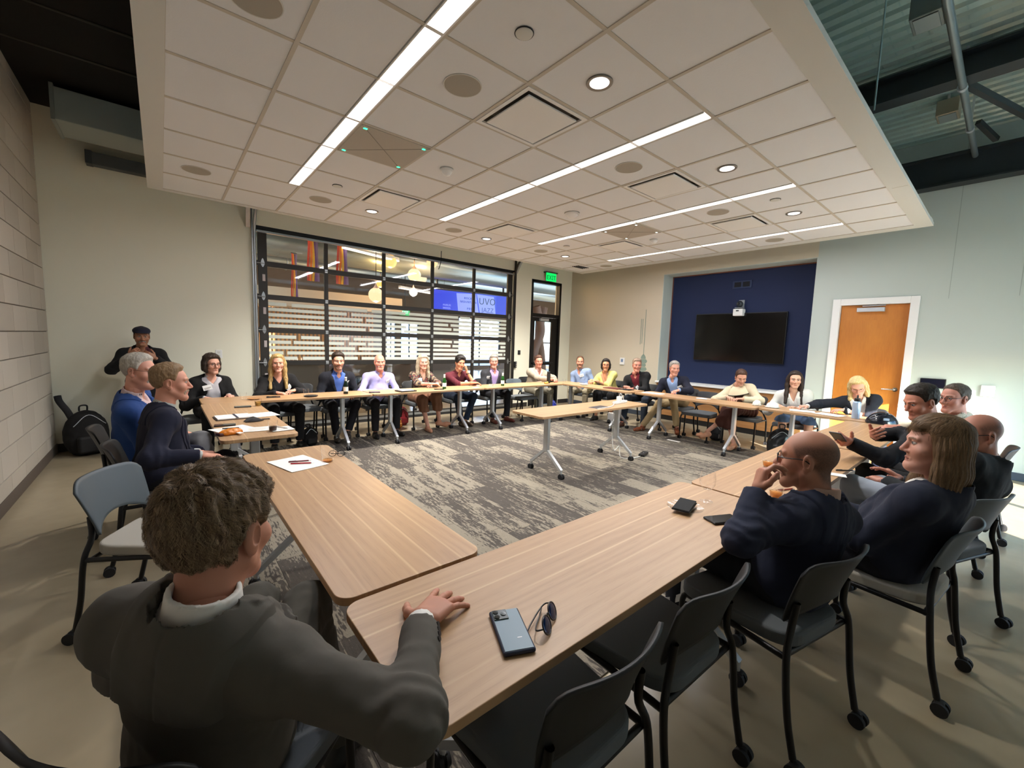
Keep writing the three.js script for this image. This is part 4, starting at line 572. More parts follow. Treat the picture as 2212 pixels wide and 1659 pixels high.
// ---------------------------------------------------------------- head in its own frame: +y up, +z towards the face, origin between the ears
function headSDF(o, neckA, neckB) {
  const j = o.jaw ?? 1, nz = o.nose ?? 1, fat = o.full ?? 0;
  const L = [ell(V(0, 0.036, -0.012), [0.074, 0.088, 0.094]), ell(V(0, -0.035, 0.024), [0.058 * j + 0.006 * fat, 0.076, 0.066]), ell(V(0, 0.03, 0.04), [0.06, 0.05, 0.045]),
    cap(V(0.05 * j, -0.05, 0.002), V(0.014, -0.1, 0.068), 0.019), cap(V(-0.05 * j, -0.05, 0.002), V(-0.014, -0.1, 0.068), 0.019), cap(V(0.012, -0.1, 0.072), V(-0.012, -0.1, 0.072), 0.018),
    ell(V(0.041, -0.022, 0.058), [0.027 + 0.005 * fat, 0.026, 0.026]), ell(V(-0.041, -0.022, 0.058), [0.027 + 0.005 * fat, 0.026, 0.026]), cap(V(neckA.x, neckA.y, neckA.z), neckB, o.neck ?? 0.055, (o.neck ?? 0.055) * 1.12)];
  if (fat) L.push(ell(V(0, -0.10, 0.035), [0.045, 0.03, 0.05]));
  const base = union(L, 0.022);
  const brow = union([cap(V(-0.044, 0.030, 0.074), V(-0.012, 0.027, 0.088), 0.009), cap(V(0.044, 0.030, 0.074), V(0.012, 0.027, 0.088), 0.009)], 0.01);
  const nose = union([cap(V(0, 0.018, 0.084), V(0, -0.026, 0.108 * (0.94 + 0.06 * nz)), 0.0085, 0.0125 * nz), ell(V(0.0125, -0.033, 0.094), [0.0095, 0.008, 0.012]), ell(V(-0.0125, -0.033, 0.094), [0.0095, 0.008, 0.012])], 0.008);
  const lips = union([cap(V(-0.021, -0.0645, 0.080), V(0, -0.0615, 0.0895), 0.006), cap(V(0.021, -0.0645, 0.080), V(0, -0.0615, 0.0895), 0.006), cap(V(-0.017, -0.073, 0.080), V(0.017, -0.073, 0.080), 0.0068), cap(V(-0.01, -0.073, 0.085), V(0.01, -0.073, 0.085), 0.0065)], 0.006);
  const slit = cap(V(-0.019, -0.068, 0.087), V(0.019, -0.068, 0.087), 0.0018); const slit2 = cap(V(-0.01, -0.067, 0.096), V(0.01, -0.067, 0.096), 0.003);
  const sock = [ell(V(0.031, 0.010, 0.097), [0.018, 0.013, 0.016]), ell(V(-0.031, 0.010, 0.097), [0.018, 0.013, 0.016])], ball = [ell(V(0.031, 0.009, 0.0745), [0.013, 0.0125, 0.0128]), ell(V(-0.031, 0.009, 0.0745), [0.013, 0.0125, 0.0128])];
  const lid = [cap(V(0.045, 0.012, 0.076), V(0.018, 0.0125, 0.080), 0.0048), cap(V(-0.045, 0.012, 0.076), V(-0.018, 0.0125, 0.080), 0.0048), cap(V(0.031, 0.0175, 0.0855), V(0.031, 0.0175, 0.0845), 0.0045), cap(V(-0.031, 0.0175, 0.0855), V(-0.031, 0.0175, 0.0845), 0.0045)].slice(2);
  const ears = [1, -1].map(s => { const L = V(0.25 * s, 0, 1).normalize(), U = V(0, 1, -0.18).normalize(), F = V(s, 0, -0.25).normalize(); const out = ell(V(0.076 * s, 0.002, -0.012), [0.019, 0.033, 0.0085], L, U, F), lobe = ell(V(0.071 * s, -0.027, -0.004), [0.011, 0.012, 0.0075], L, U, F), con = ell(V(0.083 * s, 0.004, -0.008), [0.010, 0.019, 0.006], L, U, F); return (x, y, z) => { let d = smin(out(x, y, z), lobe(x, y, z), 0.008); return Math.max(d, -con(x, y, z)); }; });
  return (x, y, z) => {
    let d = base(x, y, z);
    if (z > 0.03) { d = smin(d, brow(x, y, z), 0.012); for (const s of sock) { const e = -s(x, y, z); const k = 0.010, h = Math.max(k - Math.abs(d - e), 0) / k; d = Math.max(d, e) + h * h * k * 0.25; } d = smin(d, nose(x, y, z), 0.010); d = smin(d, lips(x, y, z), 0.006); d = Math.max(d, -slit(x, y, z)); d = Math.max(d, -slit2(x, y, z)); d = Math.min(d, ball[0](x, y, z), ball[1](x, y, z)); d = smin(d, lid[0](x, y, z), 0.005); d = smin(d, lid[1](x, y, z), 0.005); }
    if (Math.abs(x) > 0.045) { d = smin(d, ears[x > 0 ? 0 : 1](x, y, z), 0.006); }
    return d;
  };
}
function headPaint(o, skin) {
  const red = mixc(skin, [0.55, 0.16, 0.12], 0.28), lip = mixc(skin, o.lip ? rgb(o.lip) : [0.42, 0.12, 0.1], 0.55), brow = rgb(o.browCol ?? o.hairCol ?? 0x4a3a2c), iris = rgb(o.eye ?? 0x3a4a52), stub = o.stubble ? rgb(o.stubble) : null, scalp = o.scalp ? rgb(o.scalp) : null;
  return (x, y, z) => {
    let c = skin; { 
      const ax = Math.abs(x); if (z > 0.02) { const ch = Math.exp(-(Math.pow((ax - 0.042) / 0.022, 2) + Math.pow((y + 0.028) / 0.022, 2))); c = mixc(c, red, 0.55 * ch); const nt = Math.exp(-(x * x + (y + 0.028) * (y + 0.028)) / 0.0005) * (z > 0.09 ? 1 : 0); c = mixc(c, red, 0.6 * nt); }
      if (scalp && z < 0.05) { const m = sstep(-0.005, 0.03, (y - hairline(z)) * 0.76 + 0.03 * sstep(-0.02, -0.07, z)) * sstep(0.095, 0.055, y + 0.3 * Math.max(0, z)) * (1 - sstep(0.04, 0.02, Math.hypot(y - 0.002, z + 0.008)) * sstep(0.06, 0.07, Math.abs(x))); c = mixc(c, scalp, (o.scalpAmt ?? 0.55) * m * (0.8 + 0.4 * hash(Math.round(x * 900), Math.round(y * 900), Math.round(z * 900)))); }
      if (z > 0.02 && stub && y < -0.04 && !(ax < 0.02 && y > -0.08 && y < -0.057)) c = mixc(c, stub, 0.55 * sstep(-0.035, -0.055, y)); if (z > 0.02 && stub && ax < 0.026 && y < -0.042 && y > -0.058) c = mixc(c, stub, 0.6);
      if (ax < 0.019 && y < -0.059 + 0.15 * (0.019 - ax) * 0.5 && y > -0.079 + 0.2 * ax && z > 0.076) c = lip;
      const ex = (ax - 0.031) / 0.0128, ey = (y - 0.0095) / 0.0068; const r2 = ex * ex + ey * ey; if (r2 < 1 && z > 0.068) { const px = (ax - 0.031 + (o.gaze ?? 0) * (x > 0 ? 1 : -1)) / 0.0062, py = (y - 0.0095) / 0.0065; c = px * px + py * py < 1 ? (px * px + py * py < 0.25 ? [0.01, 0.01, 0.01] : iris) : [0.42, 0.39, 0.36]; } else if (r2 < 1.75 && z > 0.066 && y > 0.006) c = mixc(skin, [0.05, 0.03, 0.02], 0.55);
      const bt = (ax - 0.03) / 0.019, bd = y - (0.0315 - 0.004 * bt * bt + 0.002 * bt); if (Math.abs(bt) < 1 && Math.abs(bd) < 0.0042 && z > 0.06) c = mixc(skin, brow, 0.75);
    } return c;
  };
}
// hair: cranium shell whose thickness falls below the skin at the hairline
const HL = [[-0.11, -0.092], [-0.06, -0.052], [-0.03, -0.03], [-0.005, -0.022], [0.016, -0.022], [0.03, 0.006], [0.045, 0.05], [0.06, 0.062], [0.075, 0.068], [0.1, 0.08]];
function hairline(z) { if (z <= HL[0][0]) return HL[0][1]; for (let i = 1; i < HL.length; i++) if (z < HL[i][0]) { const t = (z - HL[i - 1][0]) / (HL[i][0] - HL[i - 1][0]); return HL[i - 1][1] + (HL[i][1] - HL[i - 1][1]) * t; } return HL[HL.length - 1][1]; }
function hairSDF(o) {
  const t0 = o.t ?? 0.012, top = o.top ?? 0.006, c0 = 0.004 + (o.recede ?? 0), sl = 0.86; const kind = o.kind; const C = V(0, 0.036, -0.012); const wav = o.wav ?? 0.0015, fr = o.freq ?? 1;
  const ex = [];
  const strand = (pts, r0, r1) => { for (let i = 0; i < pts.length - 1; i++) ex.push(cap(V(...pts[i]), V(...pts[i + 1]), r0 + (r1 - r0) * i / (pts.length - 1), r0 + (r1 - r0) * (i + 1) / (pts.length - 1))); };
  if (kind === 'long' || kind === 'verylong') { const e = kind === 'verylong' ? 1.0 : 0.62; for (const s of [-1, 1]) { strand([[s * 0.062, 0.07, 0.012], [s * 0.082, 0.0, 0.0], [s * 0.088, -0.09, 0.004], [s * 0.095, -0.12 - 0.1 * e, 0.03 * e], [s * 0.1, -0.14 - 0.2 * e, 0.06 * e]], 0.024, 0.020); strand([[s * 0.068, 0.03, -0.03], [s * 0.078, -0.08, -0.03], [s * 0.086, -0.14 - 0.16 * e, 0.0]], 0.034, 0.026); strand([[s * 0.06, 0.02, -0.06], [s * 0.068, -0.1, -0.06], [s * 0.075, -0.14 - 0.14 * e, -0.045]], 0.035, 0.025); } strand([[0, 0.02, -0.085], [0, -0.1, -0.088], [0, -0.14 - 0.14 * e, -0.095]], 0.045, 0.035); }
  if (kind === 'bob') { for (const s of [-1, 1]) { strand([[s * 0.06, 0.07, 0.02], [s * 0.080, 0.01, 0.008], [s * 0.080, -0.05, 0.006], [s * 0.07, -0.085, 0.012]], 0.022, 0.016); strand([[s * 0.055, 0.02, -0.06], [s * 0.066, -0.06, -0.05]], 0.038, 0.03); } strand([[0, 0.02, -0.085], [0, -0.075, -0.08]], 0.042, 0.035); }
  if (kind === 'bun') { ex.push(ell(V(0, 0.0, -0.115), [0.035, 0.035, 0.03])); strand([[0, -0.01, -0.12], [0.03, -0.1, -0.1], [0.06, -0.17, -0.05]], 0.022, 0.012); }
  if (o.fringe) { ex.push(cap(V(-0.055, 0.062, 0.058), V(0.035, 0.085, 0.064), 0.016)); ex.push(cap(V(-0.066, 0.02, 0.05), V(-0.05, 0.07, 0.055), 0.014)); }
  const U = ex.length ? union(ex, 0.03) : null;
  return (x, y, z) => {
    const ax = Math.abs(x); let f = (y - hairline(z) - (o.recede ?? 0) * sstep(0.02, 0.05, z)) * 0.76 + (o.nape ?? 0.012) * sstep(-0.02, -0.07, z); // >0 inside the hair
    if (o.temple) f -= o.temple * sstep(0.03, 0.06, ax) * sstep(0.02, 0.06, z);
    let t = t0 * (0.5 + 0.5 * sstep(-0.03, 0.06, y)) + top * sstep(0.04, 0.11, y); let m = sstep(0, o.edge ?? 0.035, f) * sstep(-0.1, -0.085, y + 0.02); if (o.bald !== undefined) m *= sstep(o.bald + 0.025, o.bald - 0.01, y + 0.25 * Math.max(0, z));
    // keep the ears clear
    if (!U) m *= 1 - sstep(0.045, 0.02, Math.hypot(y - 0.002, z + 0.008)) * sstep(0.05, 0.065, ax);
    const az = Math.atan2(x, z); const qx = x + 0.012 * fastNoise(x * 45, y * 45, z * 45), qz = z + 0.012 * fastNoise(z * 45 + 2, x * 45, y * 45); const n = (fastNoise(qx * 70 * fr, y * 55 * fr, qz * 70 * fr) * 1.3 + fastNoise(qx * 150 * fr, y * 100 * fr, qz * 150 * fr) * 0.7) * wav;
    const th = -0.006 + (t + 0.006 + n) * m; const rx = 0.074 + th, ry = 0.088 + th, rz = 0.094 + th; const a = x / rx, b = (y - C.y) / ry, c = (z - C.z) / rz; const k0 = Math.sqrt(a * a + b * b + c * c) + 1e-6, k1 = Math.sqrt(a * a / rx / rx + b * b / ry / ry + c * c / rz / rz) / 1; let d = k0 * (k0 - 1) / Math.max(k1, 1e-3);
    if (U) d = smin(d, U(x, y, z) + Math.sin(az * 40 + y * 8) * wav * 1.2, 0.02);
    return d;
  };
}
// fine tufts lying over the hair surface, tapered ribbons that follow the combing direction
function tufts(geo, f, skinF, o) {
  const P = geo.attributes.position, n = o.n ?? 1200, pos = [], idx = [], col = []; const A = rgb(o.hairCol), B = rgb(o.hairCol2 ?? o.hairCol); const crown = V(0.012, 0.125, -0.05); const long = ['long', 'verylong', 'bob'].includes(o.kind); const lock = o.curl ?? 0.25;
  let tries = 0, made = 0; const e = 0.0025; const N3 = V(), D = V(), p = V(), side = V();
  const grad = q => { const a = f(q.x + e, q.y, q.z) - f(q.x - e, q.y, q.z), b = f(q.x, q.y + e, q.z) - f(q.x, q.y - e, q.z), c = f(q.x, q.y, q.z + e) - f(q.x, q.y, q.z - e); N3.set(a, b, c).normalize(); };
  while (made < n && tries++ < n * 6) {
    const i = Math.floor(rnd() * P.count); p.set(P.getX(i), P.getY(i), P.getZ(i)); if (skinF(p.x, p.y, p.z) < 0.0012) continue; made++;
    const L = (o.len ?? 0.03) * R(0.6, 1.3) * (long ? 1.7 : 1), w = (o.tw ?? 0.0016) * R(0.6, 1.3), S = 4, ph = rnd() * 6.28, m = rnd(), br = R(0.75, 1.3); const base = pos.length / 3; let lift = 0.0004;
    for (let s = 0; s <= S; s++) {
      grad(p); D.copy(p).sub(crown); if (p.z > 0.02 && p.y > 0.06 && !long) D.set(p.x * 0.6 + 0.02, 0.02, -0.05 + 0.03 * Math.sin(ph)); if (long && p.y < 0.06) D.set(p.x * 0.15, -1, 0.05); D.addScaledVector(N3, -D.dot(N3)).normalize(); side.crossVectors(D, N3).normalize(); D.addScaledVector(side, lock * Math.sin(ph + s * 1.3)).normalize();
      const k = w * (1 - s / S * 0.85); pos.push(p.x - side.x * k, p.y - side.y * k, p.z - side.z * k, p.x + side.x * k, p.y + side.y * k, p.z + side.z * k); const c = mixc(A, B, m); for (let q = 0; q < 2; q++) col.push(c[0] * br, c[1] * br, c[2] * br);
      if (s < S) { const b = base + 2 * s; idx.push(b, b + 1, b + 2, b + 1, b + 3, b + 2); }
      p.addScaledVector(D, L / S); lift += (o.lift ?? 0.0007); const d = f(p.x, p.y, p.z); p.addScaledVector(N3, Math.max(-0.006, Math.min(0.006, lift - d)));
    }
  }
  const g = new THREE.BufferGeometry(); g.setAttribute('position', new THREE.Float32BufferAttribute(pos, 3)); g.setAttribute('color', new THREE.Float32BufferAttribute(col, 3)); g.setAttribute('uv', new THREE.Float32BufferAttribute(new Float32Array(pos.length / 3 * 2), 2)); g.setIndex(idx); g.computeVertexNormals(); return g;
}
function hairPaint(o) { const a = rgb(o.hairCol), b = rgb(o.hairCol2 ?? o.hairCol), f = o.freq ?? 1; return (x, y, z) => { const az = Math.atan2(x, z + 0.01); const n = 0.5 + 0.5 * Math.sin(az * 34 * f + 4 * fastNoise(x * 22, y * 12, z * 22) + y * 20); const q = 0.75 + 0.4 * (0.5 + 0.5 * fastNoise(x * 90, y * 40, z * 90)); const c = mixc(a, b, n); return [c[0] * q, c[1] * q, c[2] * q]; }; }
// ---------------------------------------------------------------- hand in its own frame: +z along the fingers, -y where the palm faces, thumb towards tx
function handSDF(o) { const tx = o.tx, curl = o.curl ?? 0.35, sp = o.spread ?? 0.05, S = o.scale ?? 1; const L = [];
  const palm = [cap(V(-0.024 * tx, 0, 0.03), V(-0.030 * tx, 0.001, 0.085), 0.0135, 0.0115), cap(V(-0.008 * tx, 0.001, 0.025), V(-0.010 * tx, 0.003, 0.09), 0.0145, 0.012), cap(V(0.010 * tx, 0.001, 0.025), V(0.011 * tx, 0.003, 0.092), 0.0145, 0.012), cap(V(0.024 * tx, 0, 0.03), V(0.030 * tx, 0.001, 0.088), 0.0145, 0.0115), cap(V(0, 0, -0.03), V(0, 0, 0.02), 0.025, 0.021)];
  const U = union(palm, 0.014); const fl = [[0.030, 0.088, 0.044, 0.026, 0.020, 0.0088], [0.011, 0.092, 0.048, 0.030, 0.021, 0.009], [-0.010, 0.090, 0.045, 0.028, 0.021, 0.0088], [-0.029, 0.084, 0.035, 0.021, 0.018, 0.0078]];
  fl.forEach(([x, z, a, b, c, r], i) => { const c1 = curl * (0.7 + 0.18 * i), y0 = 0.001; let ang = -0.1 - c1 * 0.7, sx = (x * tx) + 0, dx = (x > 0 ? 1 : -1) * tx * sp * (Math.abs(x) > 0.02 ? 1 : 0.35); let p = V(sx, y0, z - 0.006); const seg = (l, ra, rb) => { const q = V(p.x + dx * l, p.y + Math.sin(ang) * l, p.z + Math.cos(ang) * l); L.push(cap(p, q, ra, rb)); p = q; }; seg(a, r * 1.08, r); ang -= c1 * 1.1; seg(b, r, r * 0.92); ang -= c1 * 0.75; seg(c, r * 0.92, r * 0.78); });
  const ta = o.thumb ?? 0.9; let p = V(0.026 * tx, -0.004, 0.022), q = V((0.026 + 0.036 * Math.sin(ta)) * tx, -0.012, 0.022 + 0.036 * Math.cos(ta)); L.push(cap(p, q, 0.0145, 0.0115)); let r = V(q.x + 0.03 * Math.sin(ta * 0.65) * tx, q.y - 0.006, q.z + 0.03 * Math.cos(ta * 0.65)); L.push(cap(q, r, 0.0112, 0.0098)); L.push(cap(r, V(r.x + 0.022 * Math.sin(ta * 0.5) * tx, r.y - 0.003, r.z + 0.022 * Math.cos(ta * 0.5)), 0.0098, 0.0082));
  return (x, y, z) => { x /= S; y /= S; z /= S; let d = U(x, y, z); for (let i = 0; i < 12; i++) { d = i % 3 === 0 ? smin(d, L[i](x, y, z), 0.006) : smin(d, L[i](x, y, z), 0.003); } for (let i = 12; i < 15; i++) d = smin(d, L[i](x, y, z), 0.008); return d * S; };
}
function ik(S, W, a, b, hint) { const d = W.clone().sub(S); let L = d.length(); const mx = (a + b) * 0.998; if (L > mx) { W.copy(S).addScaledVector(d, mx / L); L = mx; } const dir = W.clone().sub(S).normalize(); const x = (a * a - b * b + L * L) / (2 * L), h = Math.sqrt(Math.max(0, a * a - x * x)); const n = hint.clone().addScaledVector(dir, -hint.dot(dir)).normalize(); return S.clone().addScaledVector(dir, x).addScaledVector(n, h); }
// ---------------------------------------------------------------- people
const dirY = (a, p = 0) => V(Math.sin(a) * Math.cos(p), -Math.sin(p), Math.cos(a) * Math.cos(p));
function frameFromHead(o) { const F = dirY(o.hy, o.hp ?? 0); let Lf = V(0, 1, 0).cross(F).normalize(); let U = F.clone().cross(Lf).normalize(); if (o.ht) { const q = new THREE.Quaternion().setFromAxisAngle(F, o.ht); Lf.applyQuaternion(q); U.applyQuaternion(q); } return { L: Lf, U, F }; }
function cutEnd(f, P, D) { return (x, y, z) => Math.max(f(x, y, z), (x - P.x) * D.x + (y - P.y) * D.y + (z - P.z) * D.z); }
function person(o) {
  const s = o.s ?? 1, fem = !!o.female, wd = (o.w ?? (fem ? 0.88 : 1)) * s; const a = o.face;
  const root = thing('person', o.label, 'person', o.hip[0], 0, o.hip[1]); const org = V(o.hip[0], 0, o.hip[1]);
  const hc = o.h ?? 0.004, bc = o.bc ?? 0.011;
  const local = g => { g.translate(-org.x, 0, -org.z); return g; };
  const Hc = V(...o.head), HF = frameFromHead(o), hs = o.hs ?? (fem ? 0.95 : 1) * s;
  const Pc = o.stand ? V(o.hip[0], 0.93 * s, o.hip[1]) : V(o.hip[0], 0.555, o.hip[1]);
  const Fh = dirY(a); const N = Hc.clone().addScaledVector(HF.U, -0.115 * hs).addScaledVector(HF.F, -0.035 * hs).add(V(0, -0.065 * s, 0)).addScaledVector(Fh, -0.005);
  if (o.neckShift) N.add(V(...o.neckShift));
  const U = N.clone().sub(Pc).normalize(), H = N.distanceTo(Pc); let Lt = V(0, 1, 0).cross(Fh).normalize(); if (o.shrug) Lt.add(V(0, o.shrug, 0)).normalize(); Lt.addScaledVector(U, -Lt.dot(U)).normalize(); const F = Lt.clone().cross(U).normalize(); const bel = o.belly ?? 0.25;
  const at = (u, v, f, base = N) => base.clone().addScaledVector(Lt, u).addScaledVector(U, v).addScaledVector(F, f);
  const SH = [1, -1].map(k => at(k * 0.172 * wd, -0.062 * s, -0.005));
  const torso = off => [ell(at(0, 0.0, 0, Pc), [0.172 * wd + off, 0.13 * s + off, 0.13 * s + off], Lt, U, F), ell(at(0, H * 0.32, 0.012 + 0.03 * bel, Pc), [(0.148 + 0.025 * bel) * wd + off, 0.17 * s + off, (0.108 + 0.055 * bel) * s + off], Lt, U, F), ell(at(0, H * 0.66, 0.004, Pc), [0.166 * wd + off, 0.19 * s + off, 0.112 * s + off], Lt, U, F), ...(fem ? [ell(at(0.06 * s, H * 0.62, 0.075, Pc), [0.062 + off, 0.062 + off, 0.055 + off], Lt, U, F), ell(at(-0.06 * s, H * 0.62, 0.075, Pc), [0.062 + off, 0.062 + off, 0.055 + off], Lt, U, F)] : []), cap(SH[0], SH[1], 0.060 * s + off), cap(at(0, -0.014 + (o.cu ?? 0), -0.015), SH[0], 0.05 * s + off, 0.05 * s + off), cap(at(0, -0.014 + (o.cu ?? 0), -0.015), SH[1], 0.05 * s + off, 0.05 * s + off)];
  // arms
  const ua = 0.285 * s, fa = 0.25 * s; const arms = [1, -1].map((k, i) => {
    const A = (k > 0 ? o.L : o.R) || {}; const lap = at(k * 0.10, 0, 0.30, Pc); lap.y = 0.66; const W = A.w ? V(...A.w) : lap; const hint = A.hint ? V(...A.hint) : Lt.clone().multiplyScalar(k * 0.5).add(V(0, -0.7, 0)).addScaledVector(F, -0.35);
    const E = A.e ? V(...A.e) : ik(SH[i], W, ua, fa, hint); const fd = W.clone().sub(E).normalize(); const D = A.dir ? V(...A.dir).normalize() : fd.clone(); const n = A.n ? V(...A.n) : V(0, -1, 0); n.addScaledVector(D, -n.dot(D)).normalize(); return { k, S: SH[i], E, W, fd, D, n, A };
  });
  // legs
  const lg = [1, -1].map(k => { const G = (k > 0 ? o.LL : o.RL) || {}; const hp = at(k * 0.088 * wd, -0.03, 0.02, Pc); if (o.stand) { const K = V(hp.x, 0.5 * s, hp.z).addScaledVector(Fh, 0.02), An = V(hp.x, 0.09, hp.z).addScaledVector(Fh, -0.02); return { hp, K, An, fd: Fh.clone(), k }; }
    const kd = dirY(a + (G.turn ?? k * 0.18)); const K = G.knee ? V(...G.knee) : hp.clone().addScaledVector(kd, 0.42 * s); if (!G.knee) K.y = G.ky ?? 0.53; const An = G.ankle ? V(...G.ankle) : V(K.x, 0.09, K.z).addScaledVector(kd, G.foot ?? 0.0); return { hp, K, An, fd: G.fd ? V(...G.fd).normalize() : kd, k }; });
  const out = o.outfit, short = out.sleeve === 'short' || out.sleeve === 'rolled', skirt = o.legs.type === 'skirt';
  // continuous skin: core, neck, arms, legs, then head and hands on finer grids
  const core = [...torso(-0.022), cap(at(0, 0.05, 0.01), at(0, -0.05, -0.01), 0.05 * s)];
  for (const m of arms) core.push(cap(m.S, m.E, 0.04 * s, 0.034 * s), cap(m.E, m.W.clone().addScaledVector(m.fd, 0.005), 0.036 * s, (fem ? 0.022 : 0.026) * s));
  for (const l of lg) core.push(cap(l.hp, l.K, skirt ? 0.07 : 0.05, skirt ? 0.05 : 0.04), cap(l.K, l.An, skirt ? 0.048 : 0.035, 0.03)); 
  if (skirt) for (const l of lg) core.push(cap(l.K.clone().lerp(l.An, 0.18).addScaledVector(l.fd, -0.018), l.K.clone().lerp(l.An, 0.4).addScaledVector(l.fd, -0.015), 0.045, 0.042));
  const pts = [Pc, N, ...SH, ...arms.flatMap(m => [m.E, m.W]), ...lg.flatMap(l => [l.K, l.An])];
  const skin = rgb(o.skin ?? 0xd29a7c); const bb = boxOf(pts, 0.2);
  const gs = [paint(nets(union(core, 0.03), bb[0], bb[1], o.cc ?? 0.014), () => skin)];
  const HM = new THREE.Matrix4().makeBasis(HF.L, HF.U, HF.F).setPosition(Hc); const HI = HM.clone().invert(); const scl = new THREE.Matrix4().makeScale(hs, hs, hs);
  const nb = N.clone().addScaledVector(U, -0.02).applyMatrix4(HI).multiplyScalar(1 / hs); const na = V(0, -0.05, -0.024); const hd = { ...(o.face_ || {}), neck: (fem ? 0.044 : 0.054) }; hd.hairCol ??= o.hair?.hairCol;
  const hf = headSDF(hd, na, nb); const lo = [-0.11, Math.min(-0.16, nb.y - 0.05), Math.min(-0.13, nb.z - 0.07)], hi = [0.11, 0.14, Math.max(0.135, nb.z + 0.07)]; lo[0] = Math.min(lo[0], nb.x - 0.07); hi[0] = Math.max(hi[0], nb.x + 0.07);
  gs.push(paint(nets(hf, lo, hi, hc), headPaint(hd, skin)).applyMatrix4(scl).applyMatrix4(HM));
  for (const m of arms) { if (m.A.hide) continue; const Y = m.n.clone().negate(), X = Y.clone().cross(m.D); const HMx = new THREE.Matrix4().makeBasis(X, Y, m.D).setPosition(m.W); const k = fem ? 0.9 : 1; const f = handSDF({ tx: m.k > 0 ? -1 : 1, curl: m.A.curl, spread: m.A.spread, thumb: m.A.thumb, scale: k * s * (m.A.hs ?? 1) }); const q = m.A.hs ?? 1; const kn = mixc(skin, [0.55, 0.2, 0.15], 0.2); gs.push(paint(nets(f, [-0.1 * q, -0.13 * q, -0.07], [0.1 * q, 0.05 * q, 0.21 * q], o.hcell ?? 0.0042), (x, y, z) => (z > 0.085 && z < 0.1) || z > 0.15 ? kn : skin).applyMatrix4(HMx)); }
  const body = mesh('body', local(mergeGeometries(gs)), MS.skin, root); body.userData.label = 'face, hands and body';
  // ---- clothes
  const v3 = (x, y, z) => { const dx = x - N.x, dy = y - N.y, dz = z - N.z; return [dx * Lt.x + dy * Lt.y + dz * Lt.z, dx * U.x + dy * U.y + dz * U.z, dx * F.x + dy * F.y + dz * F.z]; };
  const sleeves = (off, end, len = 1) => arms.flatMap(m => { const e = m.W.clone().addScaledVector(m.fd, end); const up = cap(m.S, m.E, 0.055 * s + off, 0.047 * s + off); if (len < 1) { const D = m.fd, P = m.E.clone().addScaledVector(D, (len - 0.5) * 2 * fa * 0.5); return [up, cutEnd(cap(m.E, P, 0.045 * s + off, 0.043 * s + off), P, D)]; } return [up, cutEnd(cap(m.E, e, 0.046 * s + off, (fem ? 0.031 : 0.037) * s + off), e.clone().addScaledVector(m.fd, -0.002), m.fd)]; });
  const fold = (amp, fr) => (x, y, z) => amp * fastNoise(x * fr, y * fr * 0.8, z * fr) ;
  const armFold = (x, y, z) => { let w = 0; for (const m of arms) { const dx = x - m.E.x, dy = y - m.E.y, dz = z - m.E.z, r = Math.sqrt(dx * dx + dy * dy + dz * dz); if (r < 0.17) { const t = dx * m.fd.x + dy * m.fd.y + dz * m.fd.z; w += 0.0045 * (1 - r / 0.17) * Math.sin(t * 130 + 2.5 * fastNoise(x * 18, y * 18, z * 18)); } } return w; };
  const neckRing = (r0, v0, v1, th, gap, slope = 0.12) => (x, y, z) => { const [u, v, f] = v3(x, y, z); const vm = (v0 + v1) / 2, vh = (v1 - v0) / 2; const tilt = -0.32 * f; const q = Math.hypot(u, f + 0.006 - 0.1 * v); let d = Math.max(Math.abs(q - (r0 - slope * (v - v0))) - th, Math.abs(v - vm - tilt) - vh); if (gap) d = Math.max(d, -(Math.max(Math.abs(u) - gap * (1 + 10 * Math.max(0, vm + 0.02 - v)), -f - 0.0))); return d; };
  const fn = fold(0.0035, 22), fn2 = fold(0.0018, 60);
  const isJ = out.type === 'jacket' || out.type === 'cardigan';
  const shirtL = union([...torso(0), ...(isJ ? [] : sleeves(0, out.sleeve === 'short' ? 0 : -0.012, out.sleeve === 'short' ? 0.62 : out.sleeve === 'rolled' ? 0.8 : 1))], 0.045);
  const cuffs = isJ && !out.noCuff ? union(arms.map(m => { const e = m.W.clone().addScaledVector(m.fd, 0.010); return cutEnd(cap(m.W.clone().addScaledVector(m.fd, -0.035), e, 0.036 * s, (fem ? 0.029 : 0.035) * s), e.clone().addScaledVector(m.fd, -0.002), m.fd); }), 0.02) : null;
  const coll = out.collar === 'none' ? null : neckRing(0.066 * (fem ? 0.9 : 1) * s, -0.012 + (o.cu ?? 0), 0.058 + (o.cu ?? 0), 0.0055, out.collarGap ?? 0.016);
  const cu = o.cu ?? 0; const vneck = out.v ?? (out.collar === 'none' ? 0.07 : 0.05), vw = out.vw ?? 0.045;
  const shirt = (x, y, z) => { let d = shirtL(x, y, z) + fn(x, y, z) * (isJ ? 0.5 : 1.3) + (isJ ? 0 : armFold(x, y, z) + fn2(x, y, z)); const [u, v, f] = v3(x, y, z); if (Math.abs(u) < 0.15 && f < 0.16) d = Math.max(d, v - 0.02 - cu); if (f > 0 && v > -vneck - 0.03) { const w = Math.max(Math.abs(u) - vw * (1 + v / vneck), -(v + vneck)); d = Math.max(d, -Math.max(w, -f)); } if (cuffs) d = Math.min(d, cuffs(x, y, z)); if (coll) d = smin(d, coll(x, y, z), 0.006); return d; };
  const tb = boxOf([Pc, N, ...SH, ...arms.flatMap(m => [m.E, m.W])], 0.21); tb[1][1] = N.y + 0.11;
  const shirtMat = out.pattern ? new THREE.MeshPhysicalMaterial({ vertexColors: true, roughness: 0.9 }) : cloth(out.shirt ?? 0xdddddd, out.shine ?? 0.9); let sg = nets(shirt, tb[0], tb[1], isJ ? bc * 0.9 : bc * 0.85); if (out.pattern) sg = paint(sg, out.pattern);
  mesh(out.shirtName ?? 'shirt', local(sg), shirtMat, root);
  let outer = shirt;
